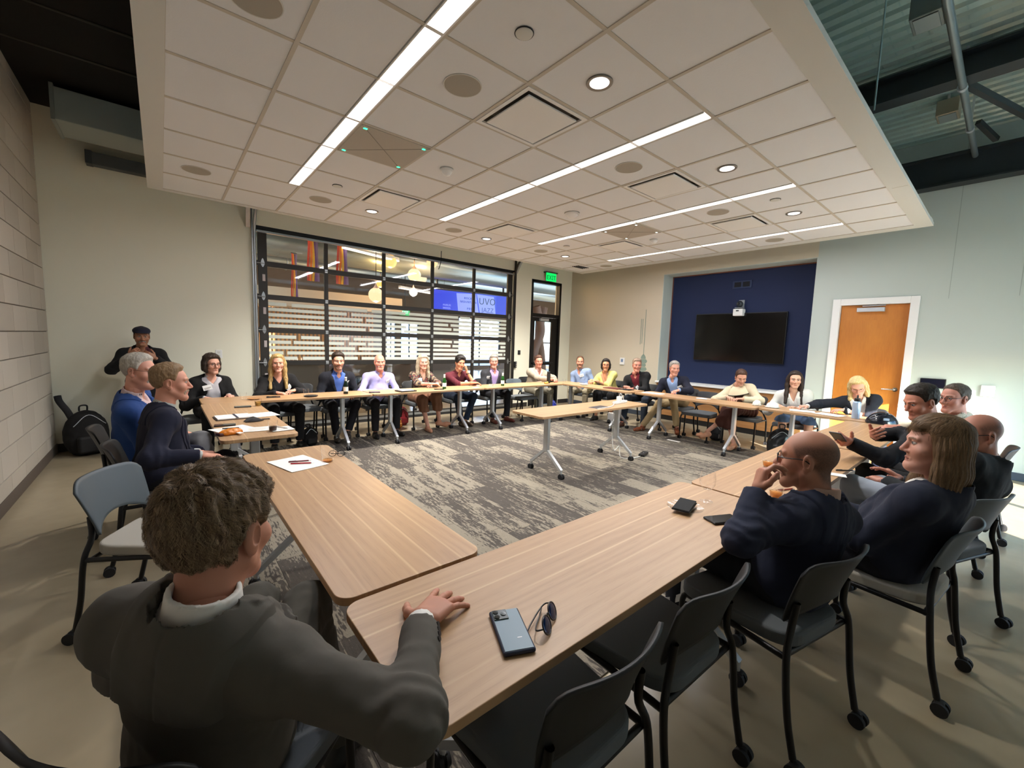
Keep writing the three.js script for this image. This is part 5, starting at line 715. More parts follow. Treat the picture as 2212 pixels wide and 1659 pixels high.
  if (isJ) {
    const jl = union([...torso(0.012), ...sleeves(0.010, out.sl ?? -0.004)], 0.045); const op = out.open ?? 0.30, ow = out.ow ?? 0.062, lap = out.lapel ?? 0.007; const jc = out.type === 'jacket' && !out.layer ? neckRing(0.094 * (fem ? 0.92 : 1) * s, -0.035 + cu * 0.5, 0.042 + cu, 0.010, 0.05, 0.12) : null;
    const hem = out.hem ?? null;
    const jacket = (x, y, z) => { const [u, v, f] = v3(x, y, z); let d = jl(x, y, z) + fn(x, y, z) + fn2(x, y, z) * 0.6 + armFold(x, y, z); if (f < -0.02) d += 0.0022 * Math.exp(-u * u / 0.000012); if (jc && f < 0.05) d = smin(d, jc(x, y, z), 0.006); if (Math.abs(u) < 0.115 && f < 0.14) { d = Math.max(d, v - 0.085 - cu + 0.9 * Math.max(0, f + 0.05)); if (Math.hypot(u, f + 0.006) < 0.07) d = Math.max(d, v + 0.012 - cu); }
      if (f > 0) { const w = out.type === 'cardigan' ? ow * (0.75 + 0.9 * sstep(0, -0.4, v)) : ow * sstep(-op, -0.02, v) + 0.002; const e = Math.abs(u) - w; if (e > 0 && out.type === 'jacket' && v > -op) { const lw = 0.052 * sstep(-op, -op * 0.35, v) * (v > -0.05 ? 0.7 : 1); d -= lap * (1 - sstep(lw - 0.006, lw, e)) * sstep(0.01, 0.03, f); } d = Math.max(d, -Math.max(e, -f + 0.005)); if (out.type === 'jacket' && v < -op - 0.1) { const sp = Math.abs(u) - 0.1 * (-op - 0.1 - v); d = Math.max(d, -Math.max(sp, -f + 0.03)); } }
      if (hem) d = Math.max(d, hem(u, v, f)); return d; };
    mesh(out.jacketName ?? (out.type === 'cardigan' ? 'cardigan' : 'jacket'), local(nets(jacket, tb[0], tb[1], bc)), cloth(out.color, out.rough ?? 0.95), root); outer = jacket;
    if (out.layer) { const lay = (x, y, z) => { const [u, v, f] = v3(x, y, z); if (v < -op - 0.02 || v > 0.14) return 0.05; const q = Math.hypot(u, f + 0.006 - 0.15 * v); const colR = Math.max(q - 0.138 + 0.25 * Math.max(0, v), f - 0.055, -(v + 0.10)); const w = ow * sstep(-op, -0.02, v) + 0.002, e = Math.abs(u) - w, lw = 0.075 * sstep(-op, -op * 0.4, v); const lapR = Math.max(e - lw, -e - 0.004, -f + 0.02, -v - op, v + 0.052 - 0.5 * (e - 0.03)); return Math.max(jacket(x, y, z) - out.layer, Math.min(colR, lapR) * 0.8, -jacket(x, y, z) - 0.012); }; const lb0 = [N.x - 0.24, N.y - op - 0.06, N.z - 0.24], lb1 = [N.x + 0.24, N.y + 0.15, N.z + 0.24]; mesh('lapels', local(nets(lay, lb0, lb1, Math.min(bc * 0.5, 0.004))), cloth(out.color, out.rough ?? 0.95), root); }
    if (out.buttons) for (const m of arms) { if (out.buttons !== m.k) continue; const side = m.n.clone().cross(m.D).multiplyScalar(-m.k); for (let i = 0; i < 4; i++) { const b = cyl(0.0065, 0.0065, 0.004, 0, 0, 0, 14); const P0 = m.W.clone().addScaledVector(m.fd, -0.03 - i * 0.017); const dd = out.btnDir ? V(...out.btnDir).normalize() : side; let t = 0.1; for (let q = 0; q < 40; q++) { const X = P0.clone().addScaledVector(dd, t); const d = jacket(X.x, X.y, X.z); if (d < 0.001) break; t -= d * 0.8; } const X = P0.clone().addScaledVector(dd, t - 0.001); b.applyQuaternion(new THREE.Quaternion().setFromUnitVectors(V(0, 1, 0), dd)); b.translate(X.x, X.y, X.z); mesh('sleeve_button', local(b), M.black, root); } }
  }
  // trousers or skirt
  const lb = boxOf([Pc, ...lg.flatMap(l => [l.hp, l.K, l.An])], 0.17); lb[1][1] = Math.min(lb[1][1], Pc.y + 0.17);
  if (!o.noLegs) {
    if (skirt) { const K2 = o.legs.len ?? 0.55; const L2 = [ell(at(0, -0.01, 0, Pc), [0.178 * wd, 0.13, 0.135], Lt, U, F)]; for (const l of lg) L2.push(cap(l.hp, l.K, 0.092, 0.07), cap(l.K, l.K.clone().lerp(l.An, K2), 0.068, 0.085)); const u2 = union(L2, 0.09); const An0 = lg[0].An, cutY = Math.min(...lg.map(l => l.K.clone().lerp(l.An, K2).y)); const f = (x, y, z) => Math.max(u2(x, y, z) + fn(x, y, z) * 1.6 + 0.004 * Math.sin(x * 70 + z * 60), cutY - y, y - Pc.y - 0.15); mesh('skirt', local(nets(f, lb[0], lb[1], bc)), cloth(o.legs.color), root); }
    else { const L2 = [ell(at(0, -0.01, 0, Pc), [0.178 * wd, 0.125, 0.138], Lt, U, F)]; for (const l of lg) { const e = l.K.clone().lerp(l.An, 0.96); const dn = l.An.clone().sub(l.K).normalize(); L2.push(cap(l.hp, l.K, 0.086 * s, 0.066 * s), cutEnd(cap(l.K, e, 0.064 * s, 0.052 * s), e, dn)); } const u2 = union(L2, 0.028); const f = (x, y, z) => { let w = fn(x, y, z) + fn2(x, y, z); for (const l of lg) { const r = Math.hypot(x - l.K.x, y - l.K.y, z - l.K.z); if (r < 0.18) w += 0.004 * (1 - r / 0.18) * Math.sin(y * 110 + 2 * fastNoise(x * 15, y * 15, z * 15)); } return u2(x, y, z) + w; }; mesh('trousers', local(nets(f, lb[0], lb[1], bc)), cloth(o.legs.color), root); }
    for (const l of lg) { const G = l.An, fdn = l.fd.clone(); const toeY = Math.max(0.032, G.y - 0.05); const f = union([cap(V(G.x, G.y - 0.02, G.z), V(G.x - fdn.x * 0.03, Math.max(0.035, G.y - 0.05), G.z - fdn.z * 0.03), 0.038, 0.034), cap(V(G.x - fdn.x * 0.02, Math.max(0.035, G.y - 0.05), G.z - fdn.z * 0.02), V(G.x + fdn.x * 0.12, toeY - (fdn.y < -0.2 ? 0.03 : 0), G.z + fdn.z * 0.12), 0.036, 0.034), cap(V(G.x + fdn.x * 0.12, toeY, G.z + fdn.z * 0.12), V(G.x + fdn.x * 0.18, toeY - 0.004, G.z + fdn.z * 0.18), 0.034, 0.026)], 0.02); const fl = Math.min(0.004, toeY - 0.03); const b = boxOf([G, V(G.x + fdn.x * 0.2, 0.03, G.z + fdn.z * 0.2)], 0.07); b[0][1] = Math.max(b[0][1], -0.005); mesh('shoe', local(nets((x, y, z) => Math.max(f(x, y, z), G.y < 0.12 ? 0.009 - y : -1), b[0], b[1], 0.009)), o.legs.bareFoot ? MS.foot ??= std(0xc08a6c, 0.5) : cloth(o.legs.shoe ?? 0x15120f, 0.45), root); }
  }
  // hair, hat, beard, glasses in the head frame
  const headMesh = (n, g, m) => { g.applyMatrix4(scl).applyMatrix4(HM); return mesh(n, local(g), m, root); };
  if (o.hair && o.hair.kind !== 'none') { const f = hairSDF(o.hair); const long = ['long', 'verylong', 'bun'].includes(o.hair.kind); const hg = paint(nets(f, [-0.15, long ? -0.4 : -0.16, -0.17], [0.15, 0.17, 0.13], o.hair.cell ?? hc), hairPaint(o.hair)); const tf = tufts(hg, f, hf, o.hair); const hm = headMesh('hair', hg, MS.hair); tf.applyMatrix4(scl).applyMatrix4(HM); mesh('hair_strands', local(tf), MS.tuft, hm).userData.kind = 'stuff'; }
  if (o.beard) { const bd = o.beard; const col = { hairCol: bd.col, hairCol2: bd.col2 ?? bd.col }; const L2 = [ell(V(0, -0.094, 0.066), [0.028, 0.022, 0.026]), cap(V(-0.028, -0.055, 0.078), V(0, -0.051, 0.09), 0.007), cap(V(0.028, -0.055, 0.078), V(0, -0.051, 0.09), 0.007), cap(V(-0.03, -0.06, 0.072), V(-0.018, -0.095, 0.07), 0.009), cap(V(0.03, -0.06, 0.072), V(0.018, -0.095, 0.07), 0.009)]; if (bd.full) L2.push(cap(V(-0.056, -0.03, 0.012), V(-0.02, -0.104, 0.058), 0.012), cap(V(0.056, -0.03, 0.012), V(0.02, -0.104, 0.058), 0.012)); const u2 = union(L2, 0.008); headMesh('beard', paint(nets((x, y, z) => u2(x, y, z) + 0.0015 * Math.sin(x * 500 + y * 300), [-0.09, -0.14, -0.02], [0.09, -0.02, 0.12], hc), hairPaint(col)), MS.hair); }
  if (o.hat) { const f = union([ell(V(0, 0.075, -0.008), [0.092, 0.058, 0.112]), ell(V(0, 0.06, 0.085), [0.062, 0.012, 0.04])], 0.02); headMesh('flat_cap', nets((x, y, z) => Math.max(f(x, y, z), 0.045 + 0.1 * z - y), [-0.12, 0.02, -0.14], [0.12, 0.15, 0.15], hc), cloth(o.hat, 0.9)); }
  if (o.glasses) { const G = o.glasses, gc = []; for (const k of [1, -1]) { const rim = new THREE.TorusGeometry(0.0225, G.th ?? 0.0016, 6, 28); rim.scale(1, G.sq ?? 0.78, 1); rim.rotateY(k * 0.16); rim.translate(k * 0.032, 0.006, 0.1005); gc.push(rim, tube([[k * 0.053, 0.012, 0.096], [k * 0.069, 0.013, 0.07], [k * 0.079, 0.014, 0.0], [k * 0.078, 0.0, -0.02]], G.th ?? 0.0016, 14, 6)); } gc.push(tube([[-0.011, 0.009, 0.103], [0, 0.013, 0.107], [0.011, 0.009, 0.103]], G.th ?? 0.0016, 8, 6)); headMesh('glasses', merge(gc), std(G.col ?? 0x17171a, 0.35)); }
  if (o.earring) for (const k of [1, -1]) headMesh('earring', new THREE.SphereGeometry(0.006, 10, 8).translate(k * 0.078, -0.045, 0.0), std(0xe8d9c0, 0.3));
  // badge
  if (o.badge) { const [u, v0, tilt] = o.badge, v = v0 * 0.6; let P = at(u, v, 0.35); for (let i = 0; i < 60; i++) { const d = outer(P.x, P.y, P.z); if (d < 0.002) break; P.addScaledVector(F, -Math.max(0.001, d * 0.7)); } const e = 0.006; const g = V(outer(P.x + e, P.y, P.z) - outer(P.x - e, P.y, P.z), outer(P.x, P.y + e, P.z) - outer(P.x, P.y - e, P.z), outer(P.x, P.y, P.z + e) - outer(P.x, P.y, P.z - e)).normalize(); const q = new THREE.Matrix4().lookAt(g, V(0, 0, 0), U.clone().applyAxisAngle(g, tilt ?? 0)); q.setPosition(P.clone().addScaledVector(g, 0.006)); const b = mesh('name_badge', local(new RoundedBoxGeometry(0.092, 0.062, 0.003, 1, 0.001).applyMatrix4(q)), M.white, root); b.userData.label = 'white name badge'; const st = new THREE.BoxGeometry(0.07, 0.007, 0.001).translate(0, -0.004, 0.0018); mesh('badge_line', local(merge([st, new THREE.BoxGeometry(0.05, 0.006, 0.001).translate(-0.008, -0.018, 0.0018)]).applyMatrix4(q)), std(0x8a8078, 0.8), b); }
  if (o.extra) o.extra({ root, local, at, N, Lt, U, F, HM, scl, headMesh, outer, arms, Pc });
  return root;
}
const TB = TOP + 0.045;
// ---------------------------------------------------------------- who sits where
const onTable = (x, z, y = TOP + 0.03) => [x, y, z];
const FZ = 0, FX = PI / 2, MX = -PI / 2, MZ = PI;
const trousersDark = { type: 'trousers', color: 0x121318, shoe: 0x0f0d0c };
// left side of the ring
person({ label: 'man in a navy flat cap standing in the corner, hands raised to his chest', stand: true, hip: [-1.42, -5.45], face: 0.05, head: [-1.41, 1.425, -5.36], hy: 0.1, hp: 0.12, s: 0.93, skin: 0x9a6a4e, hat: 0x1a1b2e, hair: { kind: 'short', t: 0.006, hairCol: 0x2a2420 }, beard: { col: 0x8a7f76, full: true }, outfit: { type: 'jacket', color: 0x0c0c0e, shirt: 0x4a1f26, open: 0.18, noCuff: true }, legs: trousersDark, L: { w: [-1.29, 1.17, -5.12], e: [-1.15, 1.03, -5.28], dir: [-0.7, 0.5, 0.2], n: [-0.4, 0, -0.6], curl: 0.9 }, R: { w: [-1.52, 1.19, -5.13], e: [-1.69, 1.03, -5.28], dir: [0.5, 0.6, 0.1], n: [0.5, 0, -0.7], curl: 0.9 } });
person({ label: 'white haired man with glasses and a beard in a bright blue blazer', hip: [-1.42, -2.78], face: FX - 0.1, head: [-1.36, 1.19, -2.63], hy: 1.05, hp: 0.05, ht: -0.05, skin: 0xcf937c, belly: 0.8, w: 1.05, h: 0.003, hair: { kind: 'short', t: 0.012, top: 0.012, hairCol: 0xb7aea0, hairCol2: 0xd8d2c6, recede: 0.012, n: 4000, len: 0.026, tw: 0.001 }, beard: { col: 0xb4a79a, full: true }, face_: { full: 1, browCol: 0xa59a8e }, glasses: { col: 0x5a4638, th: 0.0014 }, outfit: { type: 'jacket', color: 0x22427c, layer: 0.006, shirt: 0xcdb5b4, open: 0.32 }, legs: { type: 'trousers', color: 0x6f6f70, shoe: 0x1b1512 }, RL: { turn: 0.05 }, LL: { knee: [-1.02, 0.66, -2.5], ankle: [-0.98, 0.45, -2.2], fd: [0.3, -0.2, 0.9] } });
person({ label: 'sandy haired man in profile in a dark navy jacket over a pale grey shirt', hip: [-1.29, -2.12], face: FX + 0.1, head: [-1.19, 1.146, -2.155], hy: FX - 0.02, hp: 0.02, skin: 0xd0927a, h: 0.003, bc: 0.009, hair: { kind: 'short', t: 0.010, top: 0.012, hairCol: 0x8a6c4c, hairCol2: 0xa78a68, recede: 0.008, temple: 0.018, n: 4000, len: 0.022, tw: 0.0009, lift: 0.0005 }, beard: { col: 0xb09a84 }, face_: { nose: 1.02, browCol: 0x9a7c5c }, outfit: { type: 'jacket', color: 0x14162a, layer: 0.006, shirt: 0xb4b8b4, open: 0.4, ow: 0.075 }, legs: { type: 'trousers', color: 0x15161e, shoe: 0x18120e }, R: { w: [-1.06, 0.70, -1.80], dir: [0.8, -0.1, 0.35], n: [0, -1, 0], curl: 0.6, hint: [-0.8, -0.6, 0.6] }, L: { w: [-1.06, 0.64, -2.15], dir: [1, -0.15, 0.2], n: [0, -1, 0], curl: 0.3 } });
person({ label: 'woman with short dark hair and glasses in a black cardigan', female: true, hip: [-0.80, -4.95], face: 0.25, head: [-0.76, 1.11, -4.82], hy: 0.42, hp: 0.05, skin: 0xcf9a84, hair: { kind: 'bob', t: 0.016, top: 0.014, hairCol: 0x2e241e, hairCol2: 0x4a3c32, wav: 0.003 }, glasses: { col: 0x3a1418, th: 0.0022 }, outfit: { type: 'cardigan', color: 0x0d0c0d, shirt: 0xb9b6bb, ow: 0.07 }, legs: trousersDark, L: { w: [-0.62, 0.74, -4.6], dir: [0.2, 0, 1], curl: 0.5 }, R: { w: [-0.85, 0.72, -4.62], dir: [0.4, 0, 1] }, badge: [-0.07, -0.13, 0.3] });
// row in front of the roll-up door
person({ label: 'woman with long blonde hair in black with a tilted name badge', female: true, hip: [-0.02, -4.95], face: 0.05, head: [-0.045, 1.117, -4.78], hy: -0.12, hp: 0, skin: 0xd79c84, hair: { kind: 'verylong', t: 0.012, top: 0.008, hairCol: 0xa8854e, hairCol2: 0xd2b478 }, outfit: { type: 'jacket', color: 0x0f0e10, shirt: 0x17151a, collar: 'none', open: 0.36, lapel: 0.003 }, legs: { type: 'trousers', color: 0x101014 }, L: { w: [0.10, 0.78, -4.52], dir: [-0.9, -0.1, 0.5], hint: [1, -0.8, 0] }, R: { w: [-0.12, 0.76, -4.5], dir: [0.9, -0.1, 0.4], hint: [-1, -0.8, 0] }, badge: [0.10, -0.20, 0.6] });
person({ label: 'young man with dark hair and a short beard in a navy suit and blue shirt', hip: [0.75, -4.97], face: 0, head: [0.745, 1.14, -4.8], hy: -0.15, hp: 0.03, skin: 0xd29d84, hair: { kind: 'short', t: 0.011, top: 0.016, hairCol: 0x2a1e16, hairCol2: 0x3c2c20 }, face_: { stubble: 0x4a3428 }, outfit: { type: 'jacket', color: 0x12141f, shirt: 0x4a68b4, open: 0.38, ow: 0.075 }, legs: { type: 'trousers', color: 0x12131c, shoe: 0x2b2218 }, L: { w: [0.90, 0.66, -4.62] }, R: { w: [0.62, 0.66, -4.62] }, RL: { ankle: [0.66, 0.09, -4.62] }, LL: { ankle: [0.78, 0.16, -4.5], fd: [-0.3, -0.1, 1] }, badge: [0.115, -0.17, -0.05] });
person({ label: 'bald man with a white goatee in a lavender dress shirt', hip: [1.37, -4.97], face: 0, head: [1.371, 1.125, -4.8], hy: -0.22, hp: 0.03, ht: 0.04, skin: 0xd68f78, belly: 0.9, w: 1.08, beard: { col: 0xd9d4cc }, face_: { scalp: 0xb0a8a0, full: 0.6, browCol: 0xa89a90 }, outfit: { type: 'shirt', shirt: 0xa9a4d4 }, legs: { type: 'trousers', color: 0x1a1b20, shoe: 0x100e0d }, L: { w: [1.42, 0.70, -4.6], dir: [-0.8, -0.2, 0.4], hint: [1, -0.7, -0.1] }, R: { w: [1.25, 0.70, -4.58], dir: [0.8, -0.2, 0.4], hint: [-1, -0.7, -0.1] }, badge: [0.115, -0.15, 0.2] });
const floral = (x, y, z) => { const n = fastNoise(x * 34, y * 34, z * 34), m = fastNoise(x * 80 + 3, y * 80, z * 80); return n > 0.12 ? (m > 0.1 ? [0.30, 0.22, 0.13] : [0.17, 0.11, 0.07]) : n < -0.5 ? [0.2, 0.05, 0.04] : [0.02, 0.018, 0.022]; };
person({ label: 'woman with ash blonde hair in a dark floral blouse, one leg crossed', female: true, hip: [2.12, -4.97], face: 0, head: [2.12, 1.12, -4.8], hy: -0.2, hp: 0.06, skin: 0xd6a08a, hair: { kind: 'long', t: 0.014, top: 0.01, hairCol: 0xa99a80, hairCol2: 0xcfc2a8, wav: 0.003 }, outfit: { type: 'shirt', pattern: floral, collar: 'none', v: 0.13, vw: 0.05, sleeve: 'rolled' }, legs: { type: 'skirt', color: 0x7a543e, len: 0.45, bareFoot: true }, L: { w: [2.15, 0.79, -4.42], dir: [-1, 0, 0.12], hint: [1, -0.6, 0] }, R: { w: [2.06, 0.80, -4.40], dir: [1, 0, 0.2], hint: [-1, -0.6, 0] }, RL: { ankle: [2.07, 0.09, -4.52] }, LL: { knee: [2.2, 0.58, -4.48], ankle: [2.3, 0.16, -4.55], fd: [0.7, -0.3, 0.5] }, badge: [-0.085, -0.15, 0.15], extra: c => c.headMesh('necklace', new THREE.TorusGeometry(0.062, 0.0022, 6, 30).rotateX(PI / 2 - 0.5).translate(0, -0.185, 0.01), std(0xd8b06a, 0.3, { metalness: 0.8 })) });
person({ label: 'dark haired man in a maroon polo resting his cheek on his hand', hip: [2.82, -4.97], face: 0, head: [2.80, 1.11, -4.72], hy: -0.18, hp: 0.12, ht: -0.12, skin: 0xc98c6a, w: 1.06, hair: { kind: 'short', t: 0.016, top: 0.014, hairCol: 0x120e0c, hairCol2: 0x241b16, fringe: true }, outfit: { type: 'shirt', shirt: 0x5a1a26, sleeve: 'short', collarGap: 0.02 }, legs: { type: 'trousers', color: 0x1d2a3e, shoe: 0x4a3a2c }, L: { w: [2.87, 0.97, -4.60], e: [2.95, 0.765, -4.50], dir: [-0.12, 1, -0.25], n: [-0.75, 0, -0.55], curl: 0.8 }, R: { w: [2.86, 0.785, -4.40], dir: [1, 0, 0.15], hint: [-1, -0.6, 0], curl: 0.3 }, RL: { ankle: [2.78, 0.09, -4.62] }, LL: { ankle: [2.85, 0.1, -4.58], fd: [0.1, 0, 1] }, badge: [-0.02, -0.24, 0], extra: c => mesh('watch', c.local(new THREE.TorusGeometry(0.03, 0.007, 8, 22).applyMatrix4(new THREE.Matrix4().lookAt(V(0, 0, 0), V(0.12, -1, 0.2), V(1, 0, 0))).translate(2.885, 0.93, -4.585)), M.black, c.root) });
person({ label: 'grey haired man with glasses in a grey jacket over a lavender shirt', hip: [3.62, -4.97], face: -0.05, head: [3.61, 1.125, -4.8], hy: -0.55, hp: 0.02, skin: 0xd09480, hair: { kind: 'short', t: 0.010, top: 0.012, hairCol: 0x8a847c, hairCol2: 0xaaa49c, temple: 0.01 }, glasses: { col: 0x55504a, th: 0.0014 }, outfit: { type: 'jacket', color: 0x35363a, shirt: 0xb49cce, open: 0.4, ow: 0.08 }, legs: { type: 'trousers', color: 0x14151c, shoe: 0x5a241a }, L: { w: [3.66, 0.66, -4.6] }, R: { w: [3.52, 0.66, -4.62] }, badge: [-0.135, -0.16, 0.1] });
person({ label: 'man with brown hair in a beige linen jacket and pink shirt', hip: [4.78, -4.97], face: -0.1, head: [4.787, 1.12, -4.8], hy: -0.5, hp: 0.02, ht: 0.06, skin: 0xcb8670, w: 1.06, belly: 0.6, hair: { kind: 'short', t: 0.012, top: 0.01, hairCol: 0x4a3024, hairCol2: 0x6a4836, temple: 0.015 }, outfit: { type: 'jacket', color: 0xa89c8a, shirt: 0xe0b8b0, open: 0.42, ow: 0.085, v: 0.10 }, legs: { type: 'trousers', color: 0x8d8878, shoe: 0x3a2c20 }, L: { w: [4.86, 0.79, -4.38], dir: [-0.6, 0, 0.8], hint: [1, -0.3, 0], curl: 0.6 }, R: { w: [4.74, 0.79, -4.4], dir: [0.9, 0, 0.4], hint: [-1, -0.4, 0], curl: 0.6 }, badge: [-0.10, -0.13, 0.15] });
// row along the screen wall
person({ label: 'young balding man in a pale blue open shirt in the far corner', hip: [5.86, -4.42], face: MX + 0.35, head: [5.7, 1.127, -4.46], hy: -0.85, hp: 0.03, skin: 0xc98e72, hair: { kind: 'short', t: 0.007, top: 0.004, hairCol: 0x5a4030, hairCol2: 0x7a5840, recede: 0.03 }, face_: { stubble: 0x6a4a36 }, outfit: { type: 'shirt', shirt: 0x8fa2c4, v: 0.12 }, legs: { type: 'trousers', color: 0x9a9078, shoe: 0x2a2622 }, badge: [0.06, -0.16, 0] });
person({ label: 'woman with dark bobbed hair and glasses in a pale yellow blazer', female: true, hip: [5.86, -3.72], face: MX + 0.3, head: [5.66, 1.107, -3.74], hy: -0.9, hp: 0.06, skin: 0xc68a66, hair: { kind: 'bob', t: 0.014, top: 0.008, hairCol: 0x17110f, hairCol2: 0x2c211c }, glasses: { col: 0x7a4a3a, th: 0.0013 }, outfit: { type: 'jacket', color: 0xdcd07a, shirt: 0xb88e6e, collar: 'none', v: 0.14, open: 0.3, ow: 0.07 }, legs: { type: 'skirt', color: 0x0c0c0e, len: 0.6 }, L: { w: [5.36, 0.79, -3.72], dir: [-1, 0, -0.2], curl: 0.5 }, R: { w: [5.38, 0.79, -3.86], dir: [-1, 0, 0.3], curl: 0.5 }, badge: [0.05, -0.17, 0.2] });
person({ label: 'man with greying red hair in a black blazer and dark red shirt', hip: [5.88, -2.98], face: MX + 0.25, head: [5.66, 1.142, -3.02], hy: -0.8, hp: 0.03, skin: 0xc98670, w: 1.08, belly: 0.5, hair: { kind: 'short', t: 0.009, top: 0.012, hairCol: 0x8a6e5a, hairCol2: 0xa8927e, temple: 0.012 }, outfit: { type: 'jacket', color: 0x111113, shirt: 0x64121e, open: 0.4, ow: 0.075 }, legs: { type: 'trousers', color: 0x1b2430, shoe: 0x4a2c1c }, L: { w: [5.40, 0.72, -2.9] }, R: { w: [5.42, 0.72, -3.1] }, badge: [0.11, -0.2, 0], LL: { foot: 0.1 }, RL: { foot: 0.15 } });
person({ label: 'grey haired man in a navy blazer and light blue shirt with khaki trousers', hip: [5.86, -2.25], face: MX + 0.3, head: [5.62, 1.135, -2.24], hy: -0.75, hp: 0.06, skin: 0xcf947e, w: 1.02, belly: 0.5, hair: { kind: 'short', t: 0.010, top: 0.010, hairCol: 0x8f8880, hairCol2: 0xb4aea6, temple: 0.014 }, outfit: { type: 'jacket', color: 0x15182a, shirt: 0x8ea6d0, open: 0.42, ow: 0.085 }, legs: { type: 'trousers', color: 0xa8926c, shoe: 0x7a3f22 }, L: { w: [5.34, 0.80, -1.98], dir: [-0.8, -0.2, -0.3], hint: [0.3, -0.6, 1], curl: 0.7 }, R: { w: [5.36, 0.66, -2.36] }, RL: { knee: [5.42, 0.53, -2.36], ankle: [5.30, 0.09, -2.6], fd: [-1, 0, -0.2] }, LL: { knee: [5.36, 0.64, -2.08], ankle: [5.36, 0.17, -1.98], fd: [-0.8, -0.2, 0.5] }, badge: [0.115, -0.2, 0.05] });
person({ label: 'woman looking down in a cream jacket with a wide cape collar and brown dress', female: true, hip: [5.84, -1.12], face: MX + 0.2, head: [5.62, 1.075, -1.14], hy: -0.95, hp: 0.42, skin: 0xcf9a82, earring: true, hair: { kind: 'bun', t: 0.009, top: 0.008, hairCol: 0x3a2418, hairCol2: 0x5a3a28 }, outfit: { type: 'jacket', color: 0xcfc0a4, noCuff: true, shirt: 0x4a2a20, collar: 'none', v: 0.10, open: 0.5, ow: 0.07, lapel: 0 }, legs: { type: 'skirt', color: 0x4a261e, len: 0.55, bareFoot: true }, L: { w: [5.40, 0.77, -1.0], dir: [-0.7, 0, -0.7], hint: [0.3, -0.4, 1], curl: 0.5 }, R: { w: [5.40, 0.77, -1.22], dir: [-0.7, 0.1, 0.6], hint: [0.2, -0.4, -1], curl: 0.5 }, RL: { knee: [5.42, 0.55, -1.22], ankle: [5.28, 0.1, -1.03] }, LL: { knee: [5.38, 0.62, -1.06], ankle: [5.26, 0.22, -1.42], fd: [-0.75, -0.3, -0.4] }, badge: [0.02, -0.15, 0],
  extra: c => { const col = lathe([[0.066, 0.02], [0.10, 0.012], [0.155, -0.03], [0.2, -0.085], [0.196, -0.09], [0.15, -0.04], [0.10, 0.0], [0.066, 0.012]], 48); const rim = new THREE.TorusGeometry(0.2, 0.006, 6, 48).rotateX(PI / 2).translate(0, -0.087, 0); const B = new THREE.Matrix4().makeBasis(c.Lt, c.U, c.F).setPosition(c.N); const sq = new THREE.Matrix4().makeScale(1, 1, 0.78); for (const [n, g, m] of [['cape_collar', col, cloth(0xdccdb0)], ['collar_trim', rim, M.black]]) { g.applyMatrix4(sq).translate(0, 0.005, 0).applyMatrix4(B); mesh(n, c.local(g), m, c.root); } } });
person({ label: 'young woman with long dark brown hair in a white blouse and blue shorts', female: true, hip: [5.84, -0.42], face: MX + 0.25, head: [5.62, 1.10, -0.42], hy: -1.15, hp: 0.06, skin: 0xd6a58c, hair: { kind: 'verylong', t: 0.011, top: 0.008, hairCol: 0x20150f, hairCol2: 0x35241a }, outfit: { type: 'cardigan', color: 0xcfd0cc, shirt: 0xe2dcd6, collar: 'none', v: 0.12, ow: 0.05, noCuff: true }, legs: { type: 'skirt', color: 0x4a6080, len: 0.02, bareFoot: true }, L: { w: [5.42, 0.72, -0.3] }, R: { w: [5.42, 0.74, -0.55], dir: [-0.6, 0, 0.5] } });
person({ label: 'blonde woman in glasses and a dark navy blazer leaning over and writing', female: true, hip: [5.84, 0.36], face: MX + 0.15, head: [5.52, 1.08, 0.30], hy: -1.3, hp: 0.5, ht: 0.2, skin: 0xd29c86, hair: { kind: 'long', t: 0.012, top: 0.012, hairCol: 0xc0a468, hairCol2: 0xe4d4a0 }, glasses: { col: 0x6a3a2c, th: 0.0015 }, outfit: { type: 'jacket', color: 0x10131f, shirt: 0xd9d6d2, collar: 'none', v: 0.09, open: 0.4, ow: 0.075 }, legs: { type: 'trousers', color: 0x141a30 }, R: { w: [5.30, 0.785, -0.16], dir: [-0.6, -0.05, -0.6], hint: [0.4, -0.2, -1], curl: 0.9 }, L: { w: [5.34, 0.785, 0.22], dir: [-0.7, 0, -0.6], hint: [0.4, -0.3, 1], curl: 0.4 } });
// near right side
person({ label: 'dark haired man in a black jacket looking down at a phone in his hands', hip: [3.2, 1.28], face: MZ - 0.35, head: [3.084, 1.15, 1.113], hy: -2.35, hp: 0.32, skin: 0xc08068, h: 0.003, hair: { kind: 'short', t: 0.012, top: 0.012, hairCol: 0x1c1712, hairCol2: 0x33291f }, outfit: { type: 'jacket', color: 0x12151c, shirt: 0x1d222c, open: 0.3 }, legs: trousersDark, L: { w: [2.66, 0.84, 0.80], dir: [-0.8, 0.12, -0.1], n: [0, 0.6, -0.8], curl: 0.8, hint: [-0.2, -1, 0.3] }, R: { w: [2.68, 0.84, 0.72], dir: [-0.8, 0.12, 0.1], n: [0, 0.6, 0.8], curl: 0.8, hint: [0.4, -1, 0.2] } });
person({ label: 'short haired man with glasses in a pale shirt before the sunlit wall', hip: [4.14, 1.38], face: MZ - 0.15, head: [4.002, 1.135, 1.231], hy: -2.2, hp: 0.05, skin: 0xbe8270, h: 0.0035, hair: { kind: 'short', t: 0.007, top: 0.006, hairCol: 0x4a4038, hairCol2: 0x6a5e54, recede: 0.008 }, glasses: { col: 0x2a2a30, th: 0.0018 }, outfit: { type: 'shirt', shirt: 0xc2b8a4 }, legs: trousersDark, L: { w: [4.10, 0.79, 0.88], dir: [0.1, 0, -1], hint: [-1, -0.5, 0], curl: 0.2 }, R: { w: [4.30, 0.79, 0.86], dir: [-0.3, 0, -1], hint: [1, -0.5, 0], curl: 0.4 } });
